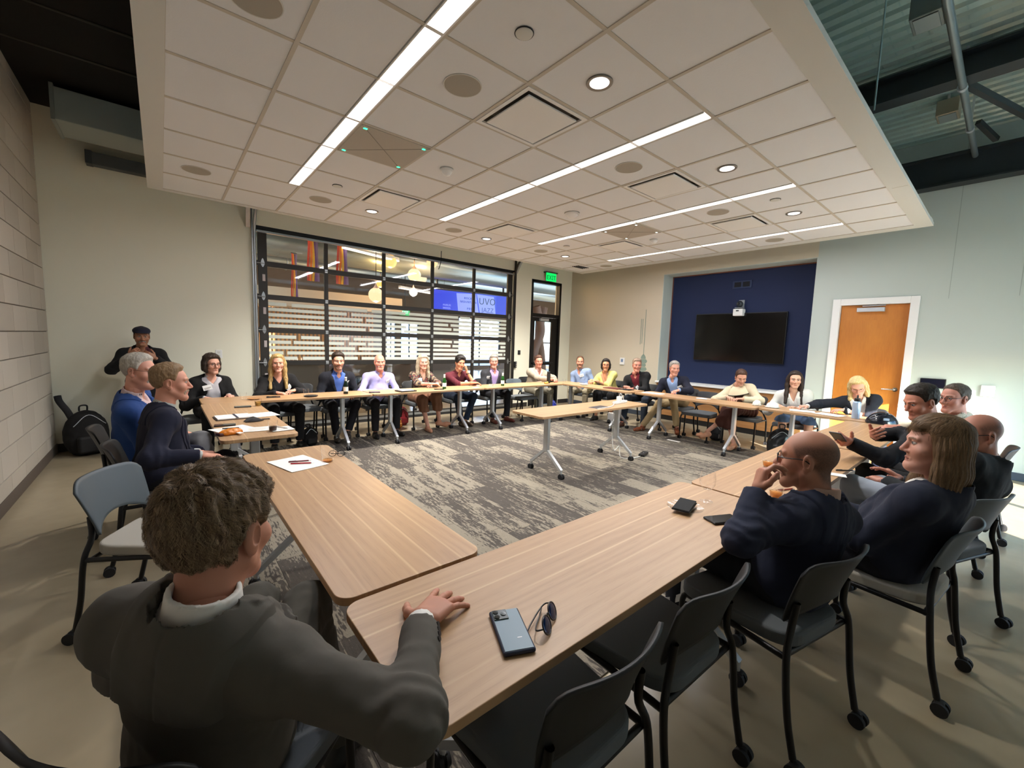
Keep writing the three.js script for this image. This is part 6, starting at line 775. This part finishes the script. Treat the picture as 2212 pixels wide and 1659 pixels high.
person({ label: 'bald man with glasses in a dark jacket at the right picture edge', hip: [2.36, 1.36], face: MZ - 0.4, head: [2.45, 1.04, 1.43], hy: -2.5, hp: 0.1, skin: 0xb07864, h: 0.0035, w: 1.05, face_: { scalp: 0x241e1a, browCol: 0x3a302a }, glasses: { col: 0x141418, th: 0.0022 }, outfit: { type: 'jacket', color: 0x11151a, shirt: 0x22262c, open: 0.3 }, legs: { type: 'trousers', color: 0x8d95a2, shoe: 0x5a3a22 }, LL: { ky: 0.6 }, RL: { ky: 0.57 } });
person({ label: 'blonde woman with shoulder length hair in a navy blazer, seen in profile', female: true, hip: [1.42, 1.24], face: MZ - 0.25, head: [1.40, 1.095, 1.33], hy: -2.75, hp: -0.02, skin: 0xc08d7a, s: 1.0, hs: 1.0, w: 1.0, belly: 0.7, h: 0.0027, bc: 0.009, hair: { kind: 'long', t: 0.016, top: 0.012, hairCol: 0x5a4630, hairCol2: 0x86694a, fringe: true, wav: 0.0012, cell: 0.003, n: 7000, len: 0.05, tw: 0.0012, lift: 0.0006, curl: 0.15 }, face_: { full: 1.5, jaw: 1.06, nose: 0.92, lip: 0x8a3a38 }, outfit: { type: 'jacket', color: 0x171d30, shirt: 0xd8d8d4, collar: 'none', v: 0.1, open: 0.4, noCuff: true }, legs: { type: 'trousers', color: 0x171a24, shoe: 0x1a1512 } });
person({ label: 'bald man with glasses in a navy jacket resting his chin on his hand', hip: [0.78, 1.0], face: MZ - 0.28, head: [0.80, 1.05, 1.01], hy: -3.0, hp: 0.05, skin: 0xb07c66, h: 0.0022, bc: 0.008, hcell: 0.003, w: 1.05, cu: 0.022, face_: { scalp: 0x2a211b, scalpAmt: 0.7,  stubble: 0x6a4a38, nose: 1.08, browCol: 0x5a4430 }, glasses: { col: 0x111114, th: 0.002 }, outfit: { type: 'jacket', color: 0x1d2338, shirt: 0xb89a8c, layer: 0.006, open: 0.4, ow: 0.07, noCuff: true }, legs: { type: 'trousers', color: 0x161a24, shoe: 0x15120f }, L: { w: [0.60, 0.925, 0.90], e: [0.42, 0.785, 0.92], dir: [0.35, 0.9, 0.05], n: [0.6, -0.1, 0.75], curl: 1.0, spread: 0.02 }, R: { w: [0.95, 0.66, 0.75] } });
// the man in the foreground
person({ label: 'man with wavy grey brown hair in a grey suit, seen from behind in the foreground', hip: [-1.17, 0.37], face: 2.32, head: [-1.150, 1.065, 0.45], hy: 2.42, hp: 0.04, skin: 0xb98069, s: 1.0, hs: 1.08, neckShift: [0, 0.015, 0], cu: 0.042, w: 1.0, belly: 0.5, h: 0.0022, bc: 0.0065, hcell: 0.0024, cc: 0.012, hair: { kind: 'short', t: 0.016, top: 0.010, nape: 0.045, edge: 0.02, hairCol: 0x4a3624, hairCol2: 0x9c8466, wav: 0.0045, freq: 0.75, cell: 0.0024, n: 9000, len: 0.028, curl: 0.9, lift: 0.0012, tw: 0.0009 }, outfit: { type: 'jacket', color: 0x56524c, shirt: 0xe9e6e2, open: 0.4, ow: 0.07, layer: 0.014, sl: -0.022, buttons: -1, btnDir: [0.6, 0.4, 0.6] }, legs: { type: 'trousers', color: 0x4c4942, shoe: 0x15120f }, R: { w: [-0.745, 0.772, 0.60], e: [-0.885, 0.765, 0.835], dir: [0.88, -0.06, -0.47], n: [0, -1, 0], curl: 0.12, spread: 0.32, thumb: 1.2, hs: 1.06 }, L: { w: [-1.12, 0.66, 0.10], e: [-1.31, 0.71, 0.24], dir: [0.6, -0.1, -0.3] }, LL: { knee: [-1.02, 0.60, -0.02], ankle: [-0.97, 0.1, -0.05] }, RL: { knee: [-0.90, 0.635, 0.13], ankle: [-0.80, 0.1, 0.14] },
  extra: c => { const m = c.arms[1]; const q = m.W.clone().addScaledVector(m.D, 0.10); mesh('ring', c.local(new THREE.TorusGeometry(0.0098, 0.0022, 8, 20).applyMatrix4(new THREE.Matrix4().lookAt(V(0, 0, 0), m.D, V(0, 1, 0))).translate(q.x + 0.008, q.y - 0.008, q.z + 0.008)), M.chrome, c.root); } });
// ---------------------------------------------------------------- things on the tables
const Y0 = TOP + 0.001;
function sheet(label, x, z, turn, w = 0.21, l = 0.27, col = M.paper, print = null, dy = 0) { const t = thing('paper_sheet', label, 'paper', x, Y0 + dy, z, turn, 'loose paper sheets'); const g = new THREE.BoxGeometry(w, 0.0015, l, 4, 1, 4); const p = g.attributes.position; for (let i = 0; i < p.count; i++) p.setY(i, p.getY(i) + 0.001 + 0.0015 * Math.pow(Math.abs(p.getX(i)) / w * 2, 4)); g.computeVertexNormals(); mesh('sheet', g, col, t); if (print !== false) { const L = []; for (let i = 0; i < 9; i++) L.push(bx(-w * 0.38, 0.0018, -l * 0.36 + i * l * 0.085, w * (0.38 - 0.2 * hash(i, Math.round(x * 50))), 0.0022, -l * 0.36 + i * l * 0.085 + 0.003)); mesh('printed_lines', merge(L), std(0x9c948c, 0.9), t); } return t; }
function phone(label, x, z, turn, col = 0x15161a, L = 0.15, W = 0.075) { const t = thing('mobile_phone', label, 'phone', x, Y0, z, turn); mesh('body', rbx(-W / 2, 0, -L / 2, W / 2, 0.009, L / 2, 0.004, 3), std(col, 0.4), t); mesh('screen', rbx(-W / 2 + 0.003, 0.009, -L / 2 + 0.003, W / 2 - 0.003, 0.0098, L / 2 - 0.003, 0.0004, 1), std(0x08090c, 0.12), t); return t; }
function pen(label, x, z, turn, col) { const t = thing('pen', label, 'pen', x, Y0 + 0.004, z, turn); mesh('barrel', cyl(0.004, 0.004, 0.11, 0, -0.055, 0, 10).rotateX(PI / 2), std(col, 0.35), t); mesh('tip', cyl(0.004, 0.0008, 0.016, 0, 0, 0, 10).rotateX(PI / 2).translate(0, 0, 0.055), M.chrome, t); mesh('clip', bx(-0.0012, 0.004, -0.052, 0.0012, 0.0065, -0.015), M.chrome, t); return t; }
function tumbler(label, x, z, col, fill = 0.4, h = 0.085, r = 0.036) { const t = thing('plastic_tumbler', label, 'cup', x, Y0, z, 0, 'clear tumblers'); mesh('cup', lathe([[0, 0.001], [r * 0.78, 0.001], [r, h], [r - 0.0015, h], [r * 0.78 - 0.0015, 0.004], [0, 0.004]], 28), M.glassCup, t); if (fill) { const q = r * (0.78 + 0.22 * fill) - 0.0022; mesh('drink', lathe([[0, 0.0045], [r * 0.78 - 0.0025, 0.0045], [q, h * fill], [0, h * fill]], 24), col, t); } return t; }
const amber = liquid(0xf4b868), wine = liquid(0x4a1218), juice = liquid(0xd9b45a), tea = liquid(0x2c120a);
function bottle(label, x, z, glass) { const t = thing('beer_bottle', label, 'bottle', x, Y0, z); mesh('bottle', lathe([[0, 0], [0.029, 0], [0.0305, 0.004], [0.0305, 0.12], [0.026, 0.145], [0.0145, 0.175], [0.0128, 0.215], [0.0145, 0.218], [0.0145, 0.226], [0, 0.226]], 24), glass, t); mesh('label_band', lathe([[0.0309, 0.035], [0.0311, 0.036], [0.0311, 0.095], [0.0309, 0.096]], 24), M.paper, t); mesh('neck_foil', lathe([[0.0152, 0.176], [0.0136, 0.213], [0.0152, 0.219], [0.0152, 0.228], [0, 0.229]], 18), std(0xd8d8d2, 0.4), t); return t; }
const greenGlass = new THREE.MeshPhysicalMaterial({ color: 0x2d7a2a, roughness: 0.08, transmission: 0.6, thickness: 0.02, ior: 1.5, attenuationColor: new THREE.Color(0x1c6a20), attenuationDistance: 0.03 }), darkGlass = std(0x0f1f14, 0.1);
function plate(label, x, z, r = 0.09, col = M.white) { const t = thing('plate', label, 'plate', x, Y0, z); mesh('dish', lathe([[0, 0.002], [r * 0.62, 0.002], [r, 0.012], [r, 0.014], [r * 0.6, 0.005], [0, 0.005]], 32), col, t); return t; }
function eyewear(name, label, x, z, turn, frame, lens) {
  const t = thing(name, label, 'glasses', x, Y0, z, turn); const fr = [], W = 0.028;
  for (const s of [-1, 1]) { const rim = new THREE.TorusGeometry(0.026, 0.0024, 8, 30); rim.scale(1, 0.82, 1); rim.rotateX(-0.5).translate(s * 0.031, 0.022, 0.0); fr.push(rim); const l = new THREE.SphereGeometry(0.0255, 20, 10); l.scale(1, 0.82, 0.1); l.rotateX(-0.5).translate(s * 0.031, 0.022, 0); mesh('lens', l, lens, t); }
  fr.push(tube([[-0.006, 0.03, -0.004], [0, 0.033, -0.006], [0.006, 0.03, -0.004]], 0.0025, 8, 8)); mesh('frame', merge(fr), frame, t);
  mesh('temple', tube([[-0.058, 0.026, -0.004], [-0.06, 0.02, -0.02], [0.02, 0.008, -0.032], [0.055, 0.006, -0.036]], 0.0022, 20, 8), frame, t); mesh('temple', tube([[0.058, 0.026, -0.004], [0.06, 0.02, -0.026], [-0.02, 0.01, -0.044], [-0.055, 0.006, -0.046]], 0.0022, 20, 8), frame, t); return t;
}
// front table
{
  const t = thing('mobile_phone', 'blue grey phone in a navy bumper case lying face down on the front table', 'phone', -0.553, Y0, 0.735, -0.42);
  mesh('case_bumper', rbx(-0.042, 0, -0.083, 0.042, 0.0125, 0.083, 0.006, 3), std(0x1c2740, 0.55), t); mesh('back_panel', rbx(-0.037, 0.012, -0.078, 0.037, 0.0134, 0.078, 0.0006, 1), std(0x6f8796, 0.3), t);
  mesh('camera_bump', rbx(-0.036, 0.013, -0.077, 0.004, 0.016, -0.037, 0.0012, 2), std(0x1a2a22, 0.25), t); for (const [x, z] of [[-0.027, -0.067], [-0.027, -0.047], [-0.007, -0.057]]) mesh('camera_lens', cyl(0.0075, 0.0075, 0.002, x, 0.0155, z, 18), std(0x0b140c, 0.06, { metalness: 0.3 }), t); mesh('case_mark', bx(0.006, 0.0134, 0.036, 0.018, 0.0138, 0.0385), M.silver, t);
  eyewear('sunglasses', 'folded tortoiseshell sunglasses with blue lenses beside the blue phone', -0.452, 0.775, 0.55, std(0x1a1512, 0.35), std(0x16315e, 0.06, { metalness: 0.5 }));
}
{ plate('small clear plate holding a folded black napkin on the front table', 0.647, 0.585, 0.082, M.glassCup); const n = thing('napkin', 'folded black napkin lying on the small clear plate', 'napkin', 0.64, Y0 + 0.014, 0.585, 0.25); mesh('lower_fold', rbx(-0.075, 0, -0.04, 0.075, 0.006, 0.04, 0.002), std(0x1c1d1f, 0.95), n); const u = mesh('upper_fold', rbx(-0.073, 0.006, -0.038, 0.074, 0.012, 0.037, 0.002), std(0x232426, 0.95), n); u.rotation.z = 0.04; }
{ const t = thing('wine_glass', 'empty clear stemless wine glass by the black napkin', 'glass', 0.83, Y0, 0.60); mesh('bowl', lathe([[0, 0.06], [0.02, 0.065], [0.036, 0.09], [0.038, 0.12], [0.033, 0.15], [0.0322, 0.15], [0.037, 0.12], [0.035, 0.091], [0.019, 0.067], [0, 0.062]], 28), M.glassCup, t); mesh('stem', lathe([[0, 0.004], [0.03, 0.0], [0.031, 0.003], [0.008, 0.008], [0.0045, 0.02], [0.0045, 0.05], [0.01, 0.062], [0, 0.062]], 24), M.glassCup, t); }
phone('black phone face up by the elbow of the bald man', 0.665, 0.752, 1.15);
tumbler('tumbler of amber drink at the inner table edge by the bald man\'s nose', 1.80, 0.55, amber, 0.6, 0.06); tumbler('clear tumbler with amber drink in front of the bald man\'s chin', 1.2, 0.79, amber, 0.55, 0.06); tumbler('empty clear tumbler near the phone held by the dark haired man', 3.12, 0.55, amber, 0);
pen('red pen lying behind the bald man\'s collar', 1.37, 0.78, 1.2, 0x9a2420); pen('black pen on a small white card, right of the bald man\'s head', 2.14, 0.885, 0.9, 0x121214); sheet('small white card under a black pen right of the bald man\'s head', 1.98, 0.872, 0.3, 0.07, 0.11, M.paper, false);
{ const t = thing('mobile_phone', 'phone held up in the hands of the dark haired man', 'phone', 2.50, 0.895, 0.76, PI / 2 - 0.1); t.rotation.order = 'YXZ'; t.rotation.x = 0.5; mesh('body', rbx(-0.037, -0.005, -0.075, 0.037, 0.004, 0.075, 0.004, 2), M.black, t); mesh('screen', rbx(-0.034, 0.004, -0.071, 0.034, 0.005, 0.071, 0.0004, 1), emis(0x9fb4c8, 0.5), t); }
{ const t = thing('bike_helmet', 'glossy dark rounded helmet lying on the far right table', 'helmet', 4.85, Y0, 0.66, 0.5); const f = (x, y, z) => Math.max(ell(V(0, 0.0, 0), [0.115, 0.13, 0.145])(x, y, z), -ell(V(0, -0.03, 0.02), [0.095, 0.11, 0.12])(x, y, z), -y - 0.0, -(Math.max(Math.abs(x - 0.045) - 0.012, Math.abs(z) - 0.07, 0.075 - y)), -(Math.max(Math.abs(x + 0.045) - 0.012, Math.abs(z) - 0.07, 0.075 - y))); mesh('shell', nets(f, [-0.14, -0.02, -0.17], [0.14, 0.15, 0.17], 0.006), std(0x14161f, 0.15), t); mesh('sticker', rbx(-0.12, 0.05, -0.03, -0.105, 0.075, 0.02, 0.003), std(0x8fa0b4, 0.3), t); mesh('strap', tube([[0.09, 0.01, 0.09], [0.14, 0.005, 0.16], [0.22, 0.004, 0.2], [0.3, 0.004, 0.17]], 0.007, 20, 6), std(0x2a3144, 0.8), t); }
{ const t = thing('water_bottle', 'pale blue steel water bottle with a black cap on the table by the wood door', 'bottle', 5.02, Y0, 0.40); mesh('flask', lathe([[0, 0], [0.038, 0], [0.04, 0.004], [0.04, 0.185], [0.034, 0.2], [0.026, 0.205], [0, 0.205]], 28), std(0xa9bcd6, 0.3, { metalness: 0.35 }), t); mesh('lid', lathe([[0, 0.205], [0.029, 0.205], [0.03, 0.235], [0.026, 0.242], [0, 0.242]], 24), M.black, t); mesh('carry_loop', new THREE.TorusGeometry(0.02, 0.006, 8, 20).translate(0, 0.255, 0), M.black, t); }
sheet('white notepad the blonde woman is writing on', 5.10, -0.16, 0.3, 0.20, 0.27); sheet('loose pages beside the pale blue water bottle', 5.05, 0.14, -0.2, 0.21, 0.28, M.paper, null, 0.002); pen('white pen in the hand of the writing woman', 5.22, -0.22, 0.8, 0xd8d8d8).rotation.x = -0.9;
for (const [x, z, r, lab] of [[5.1, -0.70, 0.06, 'small crumpled white wrapper on the table, left of the white blouse'], [5.08, -0.50, 0.085, 'large crumpled white wrapper in front of the white blouse']]) { const t = thing('paper_wrapper', lab, 'wrapper', x, Y0, z); const f = (X, Y, Z) => ell(V(0, 0.02, 0), [r, 0.05, r * 0.8])(X, Y, Z) + 0.008 * fastNoise(X * 70, Y * 70, Z * 70); mesh('crumple', nets((X, Y, Z) => Math.max(f(X, Y, Z), -Y), [-0.12, -0.01, -0.12], [0.12, 0.1, 0.12], 0.006), M.paper, t); mesh('tray', lathe([[0, 0.0], [r * 0.9, 0.001], [r * 1.1, 0.012], [r * 0.88, 0.004], [0, 0.003]], 20), M.drywall, t); }
{ const t = thing('face_mask', 'pale folded face mask on the table left of the cream cape collar', 'mask', 5.05, Y0, -1.45, 0.3); mesh('mask', nets(ell(V(0, 0.006, 0), [0.05, 0.012, 0.085]), [-0.07, -0.01, -0.1], [0.07, 0.03, 0.1], 0.006), std(0xcfd9dc, 0.9), t); mesh('ear_loop', tube([[0.03, 0.004, 0.07], [0.06, 0.004, 0.1], [0.04, 0.004, 0.12], [0, 0.004, 0.08]], 0.0015, 16, 5), M.white, t); }
sheet('white sheets under the hand of the navy blazer', 5.0, -2.25, 0.1, 0.2, 0.34); tumbler('clear tumbler between the red shirt and the navy blazer', 5.05, -2.62, amber, 0); tumbler('second clear tumbler beside the dark red folio', 5.1, -3.2, amber, 0, 0.07);
{ const t = thing('folio', 'dark red folio on the table before the red shirt', 'folder', 4.97, Y0, -3.02, 0.1); mesh('cover', rbx(-0.11, 0, -0.15, 0.11, 0.012, 0.15, 0.003), std(0x5a2018, 0.7), t); mesh('elastic', bx(0.07, 0.0118, -0.15, 0.078, 0.0135, 0.15), M.black, t); const u = thing('tablet', 'black tablet lying flat beside the dark red folio', 'tablet', 5.02, Y0, -2.78, 0.05); mesh('body', rbx(-0.09, 0, -0.1, 0.09, 0.008, 0.1, 0.003), M.black, u); mesh('screen', rbx(-0.083, 0.008, -0.093, 0.083, 0.009, 0.093, 0.0004, 1), std(0x1c222c, 0.1), u); }
plate('small white plate in front of the yellow blazer', 4.98, -3.72, 0.08); tumbler('small clear tumbler at the corner near the pale blue shirt', 4.95, -4.2, juice, 0, 0.07);
// back row
{ const t = thing('thermos', 'tall black thermos at the corner of the back tables', 'bottle', 4.55, Y0, -4.25); mesh('flask', lathe([[0, 0], [0.034, 0], [0.036, 0.006], [0.036, 0.19], [0, 0.19]], 24), std(0x1b1614, 0.4), t); mesh('lid', lathe([[0, 0.19], [0.033, 0.19], [0.031, 0.225], [0, 0.227]], 24), M.black, t); }
{ const t = thing('banana', 'yellow banana lying by the black thermos', 'fruit', 4.42, Y0, -4.18, 0.4); mesh('fruit', tube([[-0.08, 0.016, 0], [-0.04, 0.017, 0.018], [0.02, 0.017, 0.02], [0.07, 0.018, 0.0], [0.09, 0.022, -0.012]], 0.015, 24, 8), std(0xd8b04a, 0.6), t); mesh('stem', tube([[0.088, 0.022, -0.011], [0.105, 0.026, -0.022]], 0.005, 4, 6), std(0x5a4a22, 0.7), t); }
bottle('green beer bottle in front of the grey jacket', 3.36, -4.2, greenGlass); bottle('green beer bottle in front of the floral blouse', 2.18, -4.2, greenGlass); bottle('dark green beer bottle in front of the young bearded man', 0.66, -4.22, darkGlass);
sheet('folded white card under the maroon sleeve', 2.76, -4.16, 0.3, 0.12, 0.08, M.paper, false); phone('black phone beside the bottle before the floral blouse', 2.06, -4.16, 1.2); eyewear('eyeglasses', 'folded clear eyeglasses on the table before the grey jacket', 3.12, -4.2, 0.2, M.silver, M.glassCup);
{ const t = thing('notebook', 'black notebook with white pages on top before the lavender shirt', 'notebook', 1.5, Y0, -4.15, 0.1); mesh('cover', rbx(-0.13, 0, -0.09, 0.13, 0.016, 0.09, 0.003), M.black, t); mesh('pages', rbx(-0.10, 0.016, -0.075, 0.09, 0.022, 0.075, 0.002), M.paper, t); }
phone('black phone on the table left of the lavender shirt', 1.05, -4.2, 1.3); tumbler('empty clear tumbler before the blonde woman in black', 0.16, -4.2, amber, 0, 0.1); plate('dark plate under the tumbler before the blonde woman in black', 0.2, -4.14, 0.085, M.black);
phone('dark phone at the back left corner table end', -0.2, -4.25, 1.4); tumbler('clear tumbler at the left end of the back table', -0.52, -4.2, juice, 0, 0.08); { const p = plate('small tan plate at the left end of the back table', -0.42, -4.15, 0.07, M.cabWood); }
// far left table
{ const t = thing('notebook', 'open cream notebook with a dark strap across it on the far left table', 'notebook', -0.745, Y0, -2.98, 0.05); mesh('cover', rbx(-0.15, 0, -0.11, 0.13, 0.006, 0.11, 0.002), std(0x4a3c34, 0.8), t); mesh('page_block', rbx(-0.14, 0.005, -0.105, -0.006, 0.016, 0.105, 0.003), M.paper, t); mesh('page_block', rbx(-0.004, 0.005, -0.105, 0.125, 0.016, 0.105, 0.003), M.paper, t); mesh('strap', rbx(0.0, 0.015, -0.112, 0.018, 0.018, 0.112, 0.001), std(0x20243c, 0.7), t); }
sheet('white printed sheets at the inner edge of the far left table', -0.52, -3.02, 0.15, 0.24, 0.24); sheet('white sheet under a black pen on the far left table', -0.82, -2.44, 0.35, 0.26, 0.2); sheet('long white sheet near the orange pouch on the far left table', -0.66, -2.33, -0.1, 0.22, 0.17, M.paper, null, 0.001); sheet('white sheet at the near right corner of the far left table', -0.51, -2.24, 0.1, 0.16, 0.16, M.paper, null, 0.003);
pen('black pen across the sheet on the far left table', -0.83, -2.44, 1.45, 0x0f0f10).position.y += 0.004; pen('white and red pen beside the dark drink', -0.5, -2.28, 0.5, 0xd8d0c8).position.y += 0.005; phone('black phone flat on the far left table', -0.85, -2.62, 1.45);
{ const t = thing('face_mask', 'dark grey folded cloth mask on the far left table', 'mask', -0.63, Y0, -2.72, 0.2); const f = (x, y, z) => Math.max(ell(V(0, 0, 0), [0.085, 0.042, 0.055])(x, y, z), Math.abs(x) * 0.5 + y - 0.042, -y); mesh('mask', nets(f, [-0.1, -0.01, -0.07], [0.1, 0.06, 0.07], 0.005), std(0x3a3838, 0.95), t); mesh('ear_loop', tube([[0.07, 0.006, 0.01], [0.12, 0.005, 0.02], [0.13, 0.005, -0.02], [0.07, 0.006, -0.02]], 0.003, 16, 6), std(0x2c2a2a, 0.9), t); }
{ const t = thing('snack_pouch', 'orange and dark snack pouch on the far left table', 'pouch', -0.85, Y0, -2.24, 0.4); mesh('pouch', nets((x, y, z) => Math.max(ell(V(0, 0.015, 0), [0.085, 0.028, 0.05])(x, y, z) + 0.004 * fastNoise(x * 80, y * 80, z * 80), -y), [-0.1, -0.01, -0.07], [0.1, 0.06, 0.07], 0.005), std(0xd07818, 0.4), t); mesh('dark_end', rbx(-0.095, 0.002, -0.03, -0.05, 0.022, 0.03, 0.006), std(0x4a1c14, 0.5), t); mesh('wrapper_edge', rbx(0.01, 0.012, 0.035, 0.045, 0.016, 0.09, 0.002), M.paper, t); }
tumbler('clear tumbler with a dark drink on the far left table', -0.575, -2.2, tea, 0.45, 0.085); tumbler('clear tumbler with pale juice on the far left table', -0.46, -3.62, juice, 0.55, 0.085); phone('black phone beside the pale juice', -0.6, -3.6, 1.5);
// left table
sheet('white sheet with pens on the left table beside the grey suited man', -0.63, -1.17, 0.25, 0.22, 0.30, M.paper, false); pen('dark red pen on the white sheet', -0.62, -1.19, 1.25, 0x6a1a22).position.y += 0.003; pen('bright red pen on the white sheet', -0.62, -1.14, 1.15, 0xb01824).position.y += 0.003;
{ const t = tumbler('nearly empty clear tumbler with a last sip of amber on the left table', -0.475, -1.12, amber, 0.12, 0.10, 0.04); eyewear('eyeglasses', 'folded dark framed eyeglasses by the tumbler on the left table', -0.395, -1.2, -0.6, M.black, M.glassCup).scale.setScalar(0.85); }
// centre table
{ const t = thing('booklet', 'dark covered booklet on the lone middle table', 'book', 2.86, Y0, -1.68, 0.1); mesh('pages', rbx(-0.13, 0, -0.06, 0.13, 0.009, 0.065, 0.001), M.paper, t); mesh('cover', rbx(-0.132, 0.009, -0.062, 0.132, 0.011, 0.06, 0.001), std(0x3a3434, 0.7), t); }
{ const t = thing('power_strip', 'cream power strip with a trailing cord on the lone middle table', 'power strip', 3.46, Y0, -1.80, 0.15); mesh('case', rbx(-0.16, 0, -0.03, 0.16, 0.03, 0.03, 0.006), M.white, t); for (let i = 0; i < 5; i++) mesh('socket', rbx(-0.12 + i * 0.06 - 0.014, 0.03, -0.012, -0.12 + i * 0.06 + 0.014, 0.0315, 0.012, 0.0006, 1), M.drywall, t); mesh('cord', tube([[-0.16, 0.012, 0], [-0.3, 0.006, 0.06], [-0.45, 0.005, 0.1], [-0.55, 0.005, 0.1]], 0.0045, 30, 6), M.white, t); const c = thing('charger', 'white charger block with a looped cable on the power strip', 'charger', 3.44, Y0 + 0.032, -1.80); mesh('block', rbx(-0.028, 0, -0.028, 0.028, 0.06, 0.028, 0.008), M.white, c); mesh('cable', tube([[0, 0.06, 0], [0.005, 0.1, 0.01], [0.03, 0.1, 0.0], [0.035, 0.05, 0.03], [0.06, -0.02, 0.05]], 0.003, 24, 6), M.white, c); }
{ const t = thing('floor_cable', 'looped white cable hanging under the lone middle table to the floor', 'cable', 0, 0, 0); mesh('cable', tube([[3.35, 0.7, -1.8], [3.3, 0.35, -1.78], [3.32, 0.12, -1.75], [3.45, 0.16, -1.76], [3.4, 0.03, -1.7], [3.5, 0.014, -1.62], [3.75, 0.014, -1.6]], 0.005, 60, 6), M.white, t); const b = thing('power_adapter', 'black power adapter on the carpet under the lone middle table', 'adapter', 3.82, 0.009, -1.62, 0.3); mesh('brick', rbx(-0.11, 0, -0.04, 0.11, 0.035, 0.04, 0.008), M.black, b); mesh('indicator', bx(-0.01, 0.035, -0.004, 0.01, 0.0356, 0.004), M.silver, b); }
tag(mesh('paper_scrap', rbx(5.0, 0.0095, -1.95, 5.06, 0.011, -1.74, 0.0006, 1), M.paper), 'white slip of paper on the carpet near the brown shoes', 'paper');
// ---------------------------------------------------------------- bags on the floor
function backpack(label, x, z, turn, col, s = 1, sheen = 0.8) { const t = thing('backpack', label, 'bag', x, 0, z, turn); const f = (X, Y, Z) => { X /= s; Y /= s; Z /= s; return s * (smin(ell(V(0, 0.2, 0), [0.17, 0.24, 0.12])(X, Y, Z), ell(V(0, 0.12, 0.05), [0.14, 0.13, 0.1])(X, Y, Z), 0.05) + 0.004 * fastNoise(X * 30, Y * 30, Z * 30)); }; mesh('pack', nets((X, Y, Z) => Math.max(f(X, Y, Z), 0.004 - Y), [-0.22 * s, -0.01, -0.18 * s], [0.22 * s, 0.5 * s, 0.2 * s], 0.011), std(col, sheen), t); mesh('front_pocket', rbx(-0.11 * s, 0.04, 0.10 * s, 0.11 * s, 0.2 * s, 0.165 * s, 0.03, 3), std(col, sheen * 0.8), t); mesh('zip', tube([[-0.12 * s, 0.3 * s, 0.09 * s], [0, 0.4 * s, 0.075 * s], [0.12 * s, 0.3 * s, 0.09 * s]], 0.004, 16, 6), M.silver, t); mesh('handle', tube([[-0.03 * s, 0.43 * s, -0.05 * s], [-0.03, 0.48 * s, -0.05], [0.03, 0.48 * s, -0.05], [0.03 * s, 0.43 * s, -0.05 * s]], 0.009, 16, 6), M.black, t); return t; }
{ const t = backpack('black backpack slumped in the corner by the block wall', -1.96, -5.55, 0.4, 0x100f10, 1.2, 0.95); mesh('upright_strap', tube([[-0.1, 0.42, -0.05], [-0.12, 0.52, -0.12], [-0.16, 0.64, -0.2], [-0.17, 0.7, -0.2]], 0.035, 14, 8), std(0x2a2a2c, 0.9), t); }
backpack('shiny black backpack on the floor under the table before the white blouse', 5.3, -0.42, -1.2, 0x0e1214, 1.0, 0.35);
backpack('dark shoulder bag on the floor by the legs of the cape collared woman', 5.75, -1.5, -1.4, 0x12141c, 0.62, 0.6);
backpack('large black bag on the floor before the blonde woman in black', 0.28, -4.55, 0.2, 0x0c0b0c, 0.6, 0.95);
backpack('red handbag on the floor behind the floral blouse', 1.95, -5.25, 0, 0x7a0f18, 0.75, 0.6); backpack('orange bag on the floor beside the lavender shirt', 1.72, -4.95, 0.2, 0xb06a1a, 0.55, 0.7); backpack('blue bag on the floor in the corner by the pale blue shirt', 5.35, -4.9, -0.5, 0x1c2c90, 0.6, 0.6); backpack('black bag on the rack of the chair at the right picture edge', 2.33, 1.05, 0.4, 0x0d0d10, 0.6, 0.6).position.y = 0.09;
{ const t = thing('paper_pad', 'big white paper pad leaning by the wood door behind the phone user', 'paper pad', 6.3, 0.0, 0.95, -PI / 2 - 0.5); const b = mesh('pad', rbx(-0.33, 0.0, 0, 0.33, 0.88, 0.02, 0.004), M.paper, t); b.rotation.x = -0.12; const k = mesh('scribble', merge([bx(-0.2, 0.55, 0.021, 0.05, 0.56, 0.022), bx(-0.2, 0.5, 0.021, 0.15, 0.508, 0.022), bx(-0.1, 0.44, 0.021, 0.1, 0.448, 0.022)]), std(0x8a94b0, 0.9), t); k.rotation.x = -0.12; }
for (const [x, z, w, lab] of [[5.55, -3.35, 0.16, 'small white box on the floor behind the middle table']]) { const t = thing('box', lab, 'box', x, 0.0, z, 0.2); mesh('carton', rbx(-w, 0, -0.1, w, 0.2, 0.1, 0.004), M.white, t); mesh('lid_flap', rbx(-w, 0.2, -0.1, w, 0.204, 0.0, 0.001), M.paper, t); }
renderer.render(scene, camera);
